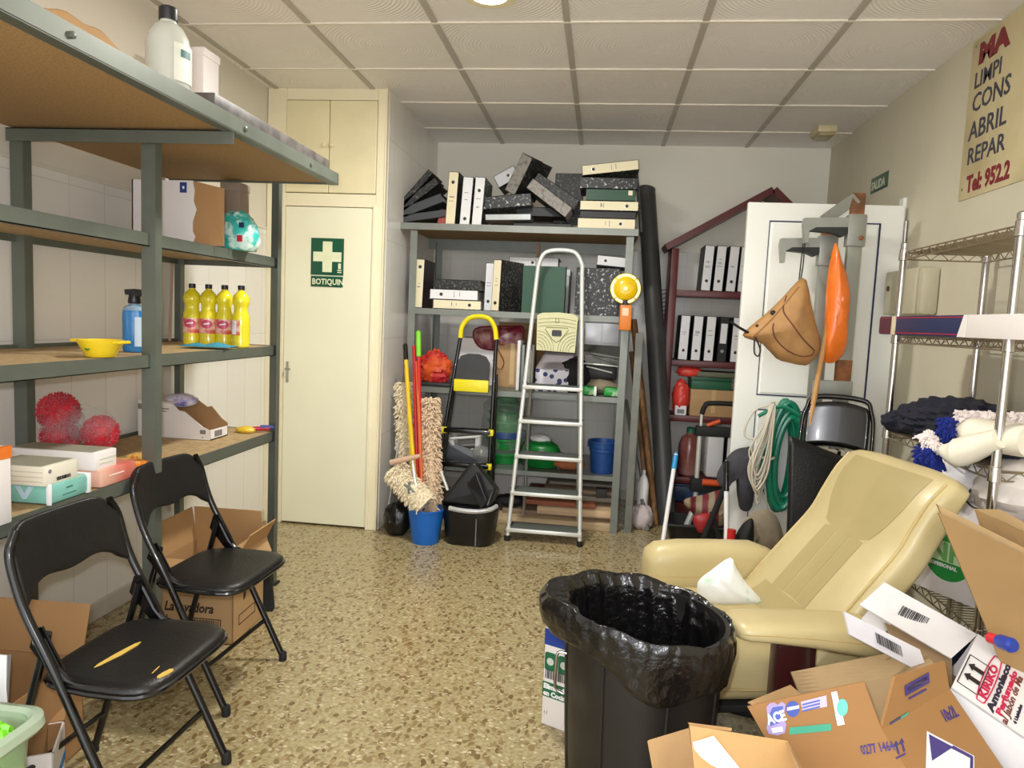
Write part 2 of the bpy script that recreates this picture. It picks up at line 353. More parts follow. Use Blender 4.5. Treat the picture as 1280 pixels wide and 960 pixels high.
text('SALIDA', .07, (XR-.005, 4.635, 2.217), (0,-1,0), (0,0,1), mat('sign_grey_letter', (206,212,190), .4), t, bold=.002, sx=.9)
# big painted notice on the right wall (its right end is outside the photograph)
SX = XR-.006
t = thing('notice_board', 'large yellowed notice with red and dark lettering on the right wall', 'sign', (XR, 3.1, 1.97))
part('board', M().bx(SX, XR, 2.72, 3.518, 1.972, 2.662, .001), two('yellowed_board', (216,202,160), (190,172,128), 3, .45, .75, .5), t, True)
redl = mat('letter_red', (132,30,44), .5); darkl = mat('letter_slate', (64,66,80), .5)
for body, px0, top, bot, mt, bold, sx in [('MA', (1223,83), (1247,52), None, redl, .006, 1.5)]: pass
def line_on_sign(body, u, v, u2, v2, mt, bold, sx):
    """u,v = foot of the first letter, u2,v2 = its head"""
    a = P(u, v, x=SX-.001); b = P(u2, v2, x=SX-.001)
    text(body, (b.z-a.z)/.70, a, (0,-1,0), (0,0,1), mt, t, bold=bold, sx=sx)
line_on_sign('MA', 1223, 80, 1226, 56, redl, .007, 1.42)
line_on_sign('LIMPI', 1217, 112, 1221, 91, darkl, .0015, 1.02)
line_on_sign('CONS', 1214, 142, 1217, 119, darkl, .0015, 1.0)
line_on_sign('ABRIL', 1210, 177, 1213, 154, darkl, .0015, 1.05)
line_on_sign('REPAR', 1208, 207, 1211, 186, darkl, .0015, 1.03)
line_on_sign('Tel: 952.2', 1207, 241, 1209, 221, redl, .004, .86)
part('screw', M().lathe([(.006,0),(.005,.003)], mtx=frame((SX,3.49,2.02), (0,1,0), (0,0,1)), seg=10).lathe([(.006,0),(.005,.003)], mtx=frame((SX,3.49,2.635), (0,1,0), (0,0,1)), seg=10), mat('screw_dark', (60,50,40), .4, 1), t, True)
# key cabinet on the wall
t = thing('electrical_box', 'grey-beige lockable wall box behind the chrome rack', 'box', (1.52, 3.83, 1.47))
gb = mat('box_grey_paint', (196,190,164), .45, var=.04)
part('body', M().bx(1.48, XR, 3.62, 4.02, 1.462, 1.69, .02), gb, t, True)
part('door', M().bx(1.462, 1.482, 3.65, 4.02, 1.465, 1.687, .008), gb, t, True)
part('lock', M().lathe([(.014,0),(.014,.006),(.008,.01)], mtx=frame((1.463,3.965,1.60), (0,-1,0), (0,0,1)), seg=14), mat('lock_brown', (90,70,56), .4, .6), t, True)
# ceiling lamps
def downlight(x, y, r=.1, lab=None, grp=None):
    t = thing('ceiling_light', lab, 'ceiling light', (x, y, H-.03), 0, grp)
    part('rim', M().lathe([(r*.86,.0),(r*1.05,0),(r*1.1,.008),(r*1.1,.03),(r*.86,.03)], seg=32), mat('lamp_rim', (235,225,190), .4), t)
    part('diffuser', M().lathe([(0,-.006),(r*.6,-.003),(r*.88,.006),(r*.88,.02)], seg=32), mat('lamp_glow', (255,238,170), .5, emit=16, var=0), t)
c = P(612, -4, z=H-.03); c_lamp = c
downlight(c.x, c.y, .105, 'round lit ceiling lamp set in the tiles')
t = thing('emergency_light', 'small cream emergency light on the ceiling by the back right corner', 'emergency light', (1.36, 5.02, H-.05))
rm = Matrix.Identity(4)
part('body', M().bx(-.1, .1, -.06, .06, .006, .05, .008), mat('emergency_body', (214,200,160), .4), t)
part('lens', M().bx(-.085, .085, -.05, .045, -.012, .008, .008), mat('emergency_lens', (176,164,120), .25), t)
part('indicator', M().lathe([(.006,-.016),(.006,-.008)], c=(.07,.03,0), seg=10), mat('indicator_white', (240,236,215), .3), t)
t.rotation_euler = (0, 0, PI/2)
# ================================================================ left steel rack and what stands on it
steelp = mat('rack_grey_green', (106,112,102), .42, .3, var=.10, scale=9)
chip = two('chipboard', (160,126,80), (186,152,104), 160, .35, .65, .75)
chip_dark = two('chipboard_worn', (166,136,92), (190,166,124), 40, .3, .7, .7)
card = mat('cardboard', (188,152,108), .8, var=.06, scale=5, stretch=(1,1,3))
card_in = mat('cardboard_inside', (186,146,98), .85, var=.06, scale=5)
card_dk = mat('cardboard_brown', (166,126,82), .8, var=.05, scale=5)
white_card = mat('white_card', (238,232,230), .6, var=.02)
ink = mat('ink_black', (36,32,32), .6); grey_ink = mat('ink_grey', (130,126,128), .6); blue_ink = mat('ink_blue', (40,66,140), .5)
tape = mat('paper_white', (244,244,246), .6, var=.02)
def angle_post(m, x, y, z0, z1, sx, sy, w=.05, t=.003):
    """slotted-angle post: one flange along x, one along y"""
    m.bx(x, x+sx*w, y-t/2, y+t/2, z0, z1); m.bx(x-t/2, x+t/2, y, y+sy*w*.7, z0, z1)
def holes(m, x, y, z0, z1, ny):
    pass
rack = thing('metal_shelving', 'grey-green steel rack along the left wall with an overhanging top board', 'shelving', (-1.73, 2.2, 0))
XF, XB = -1.55, -2.055
for y, s in ((1.30, 1), (2.31, 1), (3.28, -1)):
    for x in (XF, XB):
        m = M(); angle_post(m, x+(.020 if x == XF else .034), y, .0, (1.97 if s < 0 else 1.933), -1, s)
        part('post', m, steelp, rack, True, smooth=False)
    part('foot', M().bx(XF-.03, XF+.03, y-.022*s, y+.03*s, 0, .012, .002), mat('foot_black', (26,26,26), .6), rack, True)
for y in (1.30, 2.31):
    part('crossbar', M().bx(-2.06, -1.234, y-.03, y-.027, 1.888, 1.932).bx(-2.06, -1.234, y-.03, y+.005, 1.929, 1.932), steelp, rack, True, smooth=False)
for zt, zb in ((1.594, 1.549), (1.178, 1.132), (.765, .717)):
    part('shelf_board', M().bx(XB+.004, XF-.004, 1.25, 3.305, zt-.02, zt-.002), chip_dark, rack, True, smooth=False)
    part('front_rail', M().bx(XF-.002, XF+.002, 1.25, 3.31, zb, zt).bx(XF-.03, XF+.002, 1.25, 3.31, zb, zb+.003), steelp, rack, True, smooth=False)
    part('back_rail', M().bx(XB-.002, XB+.002, 1.25, 3.31, zb, zt+.012), steelp, rack, True, smooth=False)
    part('end_rail', M().bx(XB, XF, 3.306, 3.31, zb, zt), steelp, rack, True, smooth=False)
part('top_board', M().bx(-2.055, -1.236, 1.0, 3.205, 1.938, 1.974), chip, rack, True, smooth=False)
part('top_rail', M().bx(-1.236, -1.230, 1.0, 3.213, 1.930, 1.980).bx(-1.27, -1.23, 1.0, 3.213, 1.928, 1.932), steelp, rack, True, smooth=False)
part('top_end_rail', M().bx(-2.055, -1.23, 3.207, 3.213, 1.930, 1.98), steelp, rack, True, smooth=False)
for y in (1.55, 2.35, 2.9): part('bolt', M().lathe([(.009,0),(.009,.006),(.005,.008)], mtx=frame((-1.23,y,1.955), (0,1,0), (0,0,1)), seg=8), steelp, rack, True)
# --- top board
ZT = 1.975
BEFORE = set(COL.objects)
t = thing('detergent_jug', 'translucent white jug with a black cap on the top rack board', 'jug', (-1.235, 1.925, ZT))
jm = mat('jug_plastic', (206,208,196), .35, var=.03, trans=.15, sss=.1)
part('body', M().lathe([(.048,0),(.056,.008),(.058,.03),(.057,.12),(.052,.145),(.036,.172),(.022,.182),(.02,.2)], sx=1, sy=1.05, seg=32), jm, t)
part('cap', M().lathe([(.024,.188),(.025,.192),(.025,.22),(.022,.224)], seg=24), mat('cap_black', (24,24,26), .4), t)
part('label', M().lathe([(.0585,.02),(.0595,.022),(.0592,.115),(.0575,.118)], seg=32, sy=1.05).box((0,0,.4),(.001,.001,.001)) if False else M().grid(lambda a, b: (.0592*math.cos(-.75+a*1.3), .0622*math.sin(-.75+a*1.3), .02+b*.1), 10, 2), mat('label_pale', (226,228,214), .5), t)
part('label_mark', M().grid(lambda a, b: (.0598*math.cos(-.45+a*.6), .0628*math.sin(-.45+a*.6), .085+b*.02), 8, 1), mat('label_teal', (60,110,110), .5), t)
part('handle', M().tube([(-.035,.03,.16),(-.05,.045,.15),(-.058,.05,.11),(-.05,.045,.075)], .009, smooth=5, seg=8), jm, t)
stone = two('grey_stone', (100,94,90), (74,70,68), 18, .45, .62, .5)
t = solo('stone_slab', M().bx(-1.272, -1.186, 2.08, 2.985, ZT-.0, ZT+.047, .004), stone, 'long speckled grey slab lying along the edge of the top rack board', 'slab')
t = thing('white_carton', 'tall plain white carton standing behind the jug on the top board', 'box', (-1.8, 2.9, ZT))
part('body', M().bx(-1.80, -1.68, 2.86, 2.98, ZT, ZT+.46, .004), white_card, t, True)
part('lid', M().bx(-1.804, -1.676, 2.856, 2.984, ZT+.43, ZT+.463, .003), white_card, t, True)
def torn(f, n, a):
    return [(x+random.uniform(-a, a), y+random.uniform(-a, a)) for x, y in f]
t = thing('cardboard_scraps', 'torn cardboard sheet on the near end of the top rack board', 'cardboard', (-1.3, 1.5, ZT))
pts = [(-1.60,1.15),(-1.215,1.12),(-1.21,1.35),(-1.235,1.52),(-1.222,1.62),(-1.245,1.72),(-1.232,1.80),(-1.262,1.89),(-1.33,1.86),(-1.5,1.7),(-1.62,1.5)]
part('sheet', M().prism(pts, .008, (0,0,ZT)), card, t, True, smooth=False)
part('liner', M().prism([(x-.03, y-.04) for x, y in pts[1:9]]+[(-1.5,1.5),(-1.5,1.2)], .004, (0,0,ZT+.012)), card_in, t, True, smooth=False)
part('curled_edge', M().grid(lambda a, b: (-1.180-.03*b+.006*math.sin(a*14), 1.18+a*.60, ZT+.004+(.05+.018*math.sin(a*11)+.01*math.sin(a*27))*b*(1-a*.55)), 24, 6), card_in, t, True, mod=lambda o: setattr(o.modifiers.new('s','SOLIDIFY'), 'thickness', .004))
# --- shelf at eye level
Z2 = 1.594
t = thing('open_white_carton', 'white carton with a torn brown edge beside the turquoise packet', 'box', (-1.6, 2.6, Z2))
part('body', M().bx(-1.79, -1.545, 2.56, 2.565, Z2, Z2+.235).bx(-1.79, -1.785, 2.56, 2.79, Z2, Z2+.235).bx(-1.79, -1.545, 2.785, 2.79, Z2, Z2+.235).bx(-1.79, -1.545, 2.56, 2.79, Z2, Z2+.005), white_card, t, True, smooth=False)
zz = [(0,0),(.012,.03),(-.006,.06),(.006,.1),(.016,.13),(.004,.16),(.008,.2),(0,.235)]
part('torn_flap', M().slab([(-1.545,2.566,Z2),(-1.44,2.60,Z2),(-1.44,2.60,Z2+.215),(-1.47,2.585,Z2+.22),(-1.545,2.566,Z2+.235)], .004), card_dk, t, True, smooth=False)
part('torn_liner', M().prism([(-.03+x, z) for x, z in zz]+[(-.06,.235),(-.06,0)], .002, (-1.515,2.5615,Z2), (1,0,0), (0,0,1)), white_card, t, True, smooth=False)
part('stamp', M().bx(-1.595, -1.568, 2.558, 2.562, Z2+.19, Z2+.228), blue_ink, t, True, smooth=False)
part('stamp_mark', M().bx(-1.584, -1.577, 2.5565, 2.562, Z2+.204, Z2+.214), tape, t, True, smooth=False)
def crump(c, r, amp, seed, seg=28, rings=18, f=6, flat=.6):
    rnd = random.Random(seed); ks = [(rnd.uniform(-f, f), rnd.uniform(-f, f), rnd.uniform(-f, f), rnd.uniform(0, 6.3)) for _ in range(7)]
    def wob(d):
        s = sum(abs(math.sin(k[0]*d.x+k[1]*d.y+k[2]*d.z+k[3])) for k in ks)/7
        return 1+amp*(s-.6)*2
    m = M().ball((0,0,0), r, seg, rings, wob)
    zmin = -r[2]*flat
    m.v = [Vector((v.x+c[0], v.y+c[1], max(v.z, zmin)-zmin+c[2])) for v in m.v]
    return m
turq = two('turquoise_film', (70,196,186), (214,240,232), 22, .5, .6, .22, bump=.3)
t = thing('wipes_packet', 'crinkled turquoise and white plastic packet on the second rack shelf', 'packet', (-1.49, 2.78, Z2))
part('pouch', crump((-1.485,2.78,Z2), (.088,.07,.098), .16, 4, 40, 28, 9), turq, t, True)
part('print', M().bx(-1.445,-1.425,2.703,2.709,Z2+.03,Z2+.055), mat('print_red', (190,50,70), .4), t, True)
part('print', M().bx(-1.44,-1.422,2.708,2.714,Z2+.085,Z2+.105), mat('print_navy', (30,50,90), .4), t, True)
t = thing('small_grey_box', 'small greyish box at the far back of the second rack shelf', 'box', (-1.62, 3.04, Z2))
part('body', M().bx(-1.69, -1.60, 3.02, 3.1, Z2, Z2+.31, .003), mat('box_taupe', (160,142,126), .6), t, True)
part('lid', M().bx(-1.693, -1.597, 3.017, 3.103, Z2+.28, Z2+.313, .002), mat('box_taupe', (160,142,126), .6), t, True)
# --- third shelf
Z3 = 1.178
yb = mat('bowl_yellow', (236,206,40), .3, coat=.3)
t = thing('plastic_bowl', 'small yellow plastic bowl with a green dot beside the blue spray bottle', 'bowl', (-1.525, 2.03, Z3))
part('bowl', M().lathe([(0,.003),(.036,.003),(.04,.0),(.062,.04),(.066,.052),(.063,.052),(.058,.04),(.036,.008),(0,.008)], seg=32), yb, t)
for s in (-1, 1): part('grip', M().box((s*.07,0,.047), (.03,.05,.01), .004), yb, t)
part('dot', M().lathe([(.009,0),(.009,.002)], mtx=frame((-.003,-.0515,.028), (1,0,0), (0,.5,.86)), seg=16), mat('dot_green', (60,140,40), .4), t)
bluel = mat('blue_liquid', (52,136,206), .15, var=.03, trans=.1, coat=.5)
t = thing('spray_bottle', 'blue spray bottle with a black trigger head by the rack post', 'spray bottle', (-1.60, 2.30, Z3))
part('body', M().lathe([(.036,0),(.041,.006),(.042,.03),(.042,.132),(.04,.142)], seg=28, sy=.72), bluel, t)
part('shoulder', M().lathe([(.04,.142),(.034,.155),(.02,.162),(.015,.166),(.015,.174)], seg=28, sy=.8), mat('clear_shoulder', (168,200,224), .15, trans=.3), t)
hb = mat('trigger_black', (22,20,22), .35)
part('trigger_head', M().lathe([(.019,.166),(.021,.17),(.019,.185),(.017,.195)], seg=20).prism([(-.026,.196),(.024,.19),(.036,.202),(.034,.21),(.01,.216),(-.028,.213)], .028, (0,.014,0), (1,0,0), (0,0,1)), hb, t)
part('trigger', M().tube([(.026,0,.198),(.034,0,.186),(.033,0,.17)], .005, smooth=4, seg=8), hb, t)
part('label', M().grid(lambda a, b: (.0425*math.cos(-1.1+a*.9), .0308*math.sin(-1.1+a*.9), .02+b*.1), 10, 2), mat('label_blue_white', (200,220,236), .4), t)
yl = mat('yellow_liquid', (238,222,44), .14, var=.03, trans=.08, coat=.6)
rl = two('label_red_cream', (214,92,70), (240,196,180), 30, .45, .6, .4)
def cleaner_bottle(x, y, rz, lab):
    t = thing('cleaner_bottle', lab, 'bottle', (x, y, Z3), rz, 'yellow cleaner bottles on the rack')
    part('body', M().lathe([(.03,0),(.035,.005),(.036,.03),(.0345,.04),(.036,.05),(.0345,.06),(.036,.07),(.036,.115),(.034,.135),(.0285,.15),(.028,.17),(.034,.185),(.035,.2),(.03,.218),(.018,.23),(.0125,.236),(.012,.243)], seg=26), yl, t)
    part('cap', M().lathe([(.0135,.24),(.014,.243),(.014,.257),(.012,.259)], seg=18), mat('cap_black', (24,24,26), .4), t)
    part('label', M().grid(lambda a, b: (.0366*math.cos(-2.6+a*2.4), .0366*math.sin(-2.6+a*2.4), .052+b*.062), 16, 2), rl, t)
    part('emblem', M().grid(lambda a, b: (.0371*math.cos(-1.4+(a-.5)*1.3*math.sqrt(max(.02,1-(2*b-1)**2))), .0371*math.sin(-1.4+(a-.5)*1.3*math.sqrt(max(.02,1-(2*b-1)**2))), .074+b*.036), 10, 10), mat('emblem_pink', (206,70,110), .35), t)
    part('emblem_band', M().grid(lambda a, b: (.0375*math.cos(-1.75+a*.7), .0375*math.sin(-1.75+a*.7), .088+b*.006+a*.004), 8, 1), mat('emblem_white', (244,232,232), .35), t)
    return t
BY = 2.86
for i, (u, lab) in enumerate([(240, 'yellow cleaner bottle at the left end of the row of four, by the post'), (260.5, 'yellow cleaner bottle second from the left in the row of four'), (280.5, 'yellow cleaner bottle third from the left in the row of four'), (301, 'yellow cleaner bottle at the right end of the row, turned to its back label')]):
    y = BY+.012*i if i < 3 else BY-.005
    b = cleaner_bottle(P(u, 430, y=y).x, y, .12 if i < 3 else -1.0, lab)
    if i == 3: part('back_label', M().grid(lambda a, b: (.0371*math.cos(-1.35+a*.75), .0371*math.sin(-1.35+a*.75), .055+b*.055), 8, 2), tape, b)
t = solo('cleaning_cloth', M().grid(lambda a, b: (-1.64+a*.18-.02*b, 2.63+.13*b+.03*a+.05*math.sin(a*5)*0, Z3+.003+.016*abs(math.sin(a*5+b*2))*math.sin(PI*a)*math.sin(PI*b)+.004), 26, 14), mat('cloth_blue', (58,150,176), .8, var=.15, scale=30, bump=.3, bscale=200), 'flat blue cleaning cloth lying in front of the yellow bottles', 'cloth', mod=lambda o: setattr(o.modifiers.new('s','SOLIDIFY'), 'thickness', .004))
t = solo('wooden_rod', M().tube([(-1.93,3.02,Z3+.002),(-1.968,3.10,1.545)], .006, seg=8), mat('rod_pinkish', (178,150,128), .5), 'thin wooden rod leaning on the wall behind the yellow bottles', 'rod')
# --- fourth shelf
Z4 = .765
def pack(name, lab, x0, x1, y0, y1, z0, z1, mt, extras, rz=0, bev=.004, cat='box', group=None):
    """box whose front face is -y and right face +x; extras(t,w,d,h) adds print in local coordinates"""
    t = thing(name, lab, cat, ((x0+x1)/2, (y0+y1)/2, z0), rz, group); w, d, h = x1-x0, y1-y0, z1-z0
    part('body', M().bx(-w/2, w/2, -d/2, d/2, 0, h, bev), mt, t)
    extras(t, w, d, h); return t
teal = mat('teal_film', (134,200,188), .2, var=.06, scale=20, coat=.4); ivory = mat('ivory_card', (236,230,212), .55, var=.02)
def ex_teal(t, w, d, h):
    part('white_band', M().bx(w/2-.014, w/2+.001, -d/2-.001, -d/2+.004, 0, h+.001, .002), tape, t)
    part('white_end', M().bx(-w/2-.001, w/2+.002, d/2-.014, d/2+.002, 0, h+.001, .003), tape, t)
    part('print_line', M().bx(w/2-.0005, w/2+.001, -.035, .02, h*.32, h*.36).bx(w/2-.0005, w/2+.001, -.02, .005, h*.62, h*.68), mat('ink_teal', (50,120,120), .5), t, smooth=False)
    part('print_shape', M().prism([(-.03,.008),(0,.028),(.03,.008),(.03,h-.01),(.012,h-.03),(0,h-.026),(-.012,h-.03),(-.03,h-.01)], .0008, (-.0,-d/2-.0005,0), (1,0,0), (0,0,1)) if False else M().prism([(-.028,h-.008),(-.012,h-.008),(0,h*.5),(.012,h-.008),(.028,h-.008),(.006,.014),(-.006,.014)], .0008, (.01,-d/2+.0003,0), (1,0,0), (0,0,1)), mat('pale_blue_print', (196,224,240), .3), t, smooth=False)
pack('tissue_pack', 'teal plastic-wrapped pack at the bottom of the pile beside the tall box', -1.645, -1.47, 1.75, 1.91, Z4, Z4+.058, teal, ex_teal, .03, .012, 'packet')
def ex_iv(t, w, d, h):
    part('grey_top', M().bx(-w/2+.004, w/2-.012, -d/2+.004, d/2-.004, h-.0005, h+.0012), mat('box_grey_print', (158,156,138), .5), t, smooth=False)
    part('stripe', M().bx(-w/2, w/2-.004, -d/2-.0008, -d/2+.001, h*.2, h*.24).bx(-w/2, w/2-.004, -d/2-.0008, -d/2+.001, h*.45, h*.49).bx(-w/2, w/2-.004, -d/2-.0008, -d/2+.001, h*.7, h*.74), mat('print_tan', (206,196,172), .5), t, smooth=False)
    barcode((w/2+.0004, -.02, .008), (0,1,0), (0,0,1), .055, .01, ink, t, world=False)
    part('logo', M().lathe([(.006,0),(.006,.001)], mtx=frame((w/2,-.045,h*.72), (0,1,0), (0,0,1)), seg=14), grey_ink, t)
pack('glove_box', 'ivory box with a grey top lying on the teal pack', -1.65, -1.475, 1.735, 1.865, Z4+.058, Z4+.112, ivory, ex_iv, .03)
t2 = pack('red_pack', 'red and pink pack beneath the white box at the shelf edge', -1.66, -1.472, 1.955, 2.125, Z4, Z4+.056, two('red_fade_film', (206,72,58), (240,206,184), 3, .3, .7, .35), lambda t, w, d, h: part('print_line', M().bx(w/2-.0005, w/2+.001, -.05, .02, h*.55, h*.6), tape, t, smooth=False), .02, .008, 'packet')
def ex_wb(t, w, d, h):
    part('grey_top', M().bx(-w/2+.012, w/2-.012, -d/2+.004, d/2-.004, h-.0005, h+.0012), mat('box_grey_print', (158,156,138), .5), t, smooth=False)
    part('print_line', M().bx(w/2-.0005, w/2+.001, -.03, .03, h*.3, h*.36).bx(w/2-.0005, w/2+.001, -.03, .045, h*.55, h*.6), mat('ink_pale_green', (196,206,176), .5), t, smooth=False)
pack('white_box', 'white box lying on the red pack in front of the red dusters', -1.765, -1.485, 1.945, 2.045, Z4+.056, Z4+.112, white_card, ex_wb, .02)
orange = two('orange_floral_card', (226,120,40), (240,206,110), 40, .42, .55, .45)
pack('orange_sachet_box', 'orange and yellow patterned small box by the rack post', -1.60, -1.48, 2.135, 2.20, Z4, Z4+.042, orange, lambda t, w, d, h: part('window', M().bx(w/2-.0005, w/2+.001, -.02, .0, h*.25, h*.7), mat('ink_green', (96,120,50), .5), t, smooth=False), 0)
pack('orange_tea_box', 'orange patterned little box further along behind the chair back', -1.60, -1.50, 2.25, 2.31, Z4, Z4+.04, orange, lambda t, w, d, h: part('end_panel', M().bx(w/2-.0005, w/2+.001, -.02, .0, h*.2, h*.8), mat('ink_orange', (214,86,24), .5), t, smooth=False), .1)
def ex_tall(t, w, d, h):
    part('orange_top', M().bx(-w/2-.0008, w/2+.0008, -d/2-.0008, d/2+.0008, h-.02, h-.004).bx(w/2-.012, w/2+.001, -d/2-.001, d/2+.001, h-.03, h+.0008), mat('ink_orange2', (228,120,44), .45), t, smooth=False)
    part('green_mark', M().bx(w/2-.0005, w/2+.001, -.03, .012, h-.045, h-.041).bx(w/2-.0005, w/2+.001, -.03, .012, h-.066, h-.062).bx(w/2-.0005, w/2+.001, .009, .012, h-.066, h-.041), mat('ink_green2', (60,150,60), .5), t, smooth=False)
    text('vo', .035, (w/2+.0005, -.012, h-.1), (0,1,0), (0,0,1), ink, t, world=False)
    barcode((w/2+.0004, .0, .035), (0,1,0), (0,0,1), .018, .018, ink, t, world=False)
pack('tall_white_box', 'tall white box with an orange top edge at the left edge of the photo', -1.66, -1.445, 1.45, 1.598, Z4, Z4+.195, white_card, ex_tall, 0)
fluff = mat('duster_red', (204,28,48), .8, var=.35, scale=30, sheen=.4)
film = mat('clear_film', (220,220,226), .12, alpha=.10, var=.02, bump=.5, bscale=25)
def pom(c, r, lab, seed, wrap):
    rnd = random.Random(seed); t = thing('duster_head', lab, 'duster', (c[0], c[1], Z4), 0, 'red duster heads on the rack')
    m = M().ball(c, r*.86, 20, 12, lambda d: 1+.05*math.sin(9*d.x+7*d.z)*math.sin(8*d.y))
    for _ in range(1500):
        d = Vector((rnd.gauss(0,1), rnd.gauss(0,1), rnd.gauss(0,1))).normalized(); a = d.cross(Vector((rnd.gauss(0,1), rnd.gauss(0,1), rnd.gauss(0,1)))).normalized()*r*.05
        p = Vector(c)+d*r*.8; q = Vector(c)+(d+Vector((rnd.gauss(0,.14), rnd.gauss(0,.14), rnd.gauss(0,.14)))).normalized()*r*rnd.uniform(.93, 1.06)
        m.add([p-a, p+a, q+a*.5, q-a*.5], [[0,1,2,3]])
    part('fibre_ball', m, fluff, t, True, smooth=False)
    part('handle_stub', M().tube([(c[0],c[1],c[2]-r*.6),(c[0]-.02,c[1]+.03,Z4+.002)], .01, seg=8), mat('stub_grey', (150,150,154), .4), t, True)
    part('plastic_wrap', M().ball(wrap[0], wrap[1], 24, 14, lambda d: 1+.06*math.sin(13*d.x+5*d.z)+.05*math.sin(17*d.y)), film, t, True)
pom((-1.80,2.19,Z4+.185), .066, 'red fluffy duster head highest of the three, by the rear post', 1, ((-1.79,2.19,Z4+.15), (.075,.06,.07)))
pom((-1.79,2.185,Z4+.095), .062, 'red fluffy duster head low in the pile of dusters, behind the white box', 2, ((-1.79,2.19,Z4+.11), (.07,.06,.055)))
pom((-1.645,2.185,Z4+.125), .058, 'red fluffy duster head on the right, half wrapped in clear film', 3, ((-1.665,2.175,Z4+.15), (.075,.06,.06)))
# carton with a slanted open front
t = thing('slanted_carton', 'white carton with a slanted cut front on the fourth shelf', 'box', (-1.75, 2.86, Z4))
pf = [(-1.93,0),(-1.605,0),(-1.605,.04),(-1.64,.055),(-1.72,.115),(-1.745,.118),(-1.775,.145),(-1.93,.152)]
part('front_wall', M().prism(pf, .004, (0,2.80,Z4), (1,0,0), (0,0,1)), white_card, t, True, smooth=False)
pb = [(-1.93,0),(-1.605,0),(-1.605,.055),(-1.635,.075),(-1.68,.125),(-1.70,.12),(-1.765,.162),(-1.93,.152)]
part('rear_wall', M().prism(pb, .004, (0,2.94,Z4), (1,0,0), (0,0,1)), [card_dk], t, True, smooth=False)
part('base', M().bx(-1.93, -1.605, 2.797, 2.94, Z4, Z4+.004).bx(-1.61, -1.605, 2.797, 2.94, Z4, Z4+.042).bx(-1.93, -1.925, 2.797, 2.94, Z4, Z4+.15), white_card, t, True, smooth=False)
part('top_flap', M().slab([(-1.93,2.80,Z4+.152),(-1.77,2.80,Z4+.147),(-1.77,2.94,Z4+.15),(-1.93,2.94,Z4+.153)], .003), white_card, t, True, smooth=False)
part('inner_bag', crump((-1.78,2.87,Z4+.125), (.07,.05,.03), .2, 9, 24, 12, 8, .9), two('bag_violet', (120,110,180), (220,216,236), 20, .4, .55, .3), t, True)
part('print_block', M().bx(-1.93,-1.87,2.7945,2.797,Z4+.115,Z4+.138), grey_ink, t, True, smooth=False)
part('print_line', M().bx(-1.862,-1.79,2.7945,2.797,Z4+.12,Z4+.124).bx(-1.85,-1.80,2.7945,2.797,Z4+.11,Z4+.113), grey_ink, t, True, smooth=False)
part('print_corner', M().bx(-1.65,-1.625,2.7945,2.797,Z4+.025,Z4+.042).bx(-1.641,-1.636,2.7945,2.797,Z4+.008,Z4+.013).bx(-1.6065,-1.604,2.83,2.89,Z4+.01,Z4+.035), grey_ink, t, True, smooth=False)
t = thing('marker_packet', 'yellow, red and blue little packet at the far end of the fourth shelf', 'packet', (-1.53, 3.06, Z4))
part('yellow_end', crump((-1.575,3.04,Z4), (.045,.03,.018), .2, 12, 20, 10, 8), mat('packet_yellow', (226,190,60), .3), t, True)
part('red_end', M().tube([(-1.55,3.055,Z4+.014),(-1.485,3.09,Z4+.016)], .011, seg=10), mat('packet_red', (176,40,60), .3), t, True)
part('blue_end', M().tube([(-1.52,3.07,Z4+.022),(-1.47,3.1,Z4+.02)], .01, seg=10), mat('packet_blue', (60,76,140), .3), t, True)

def settle(k=1.05):
    """the goods were modelled a little small: enlarge each about its own base and space them out along the shelves"""
    for o in set(COL.objects)-BEFORE:
        if o.parent is None: o.location.x *= k; o.location.y *= k; o.scale = (k, k, k)
settle()
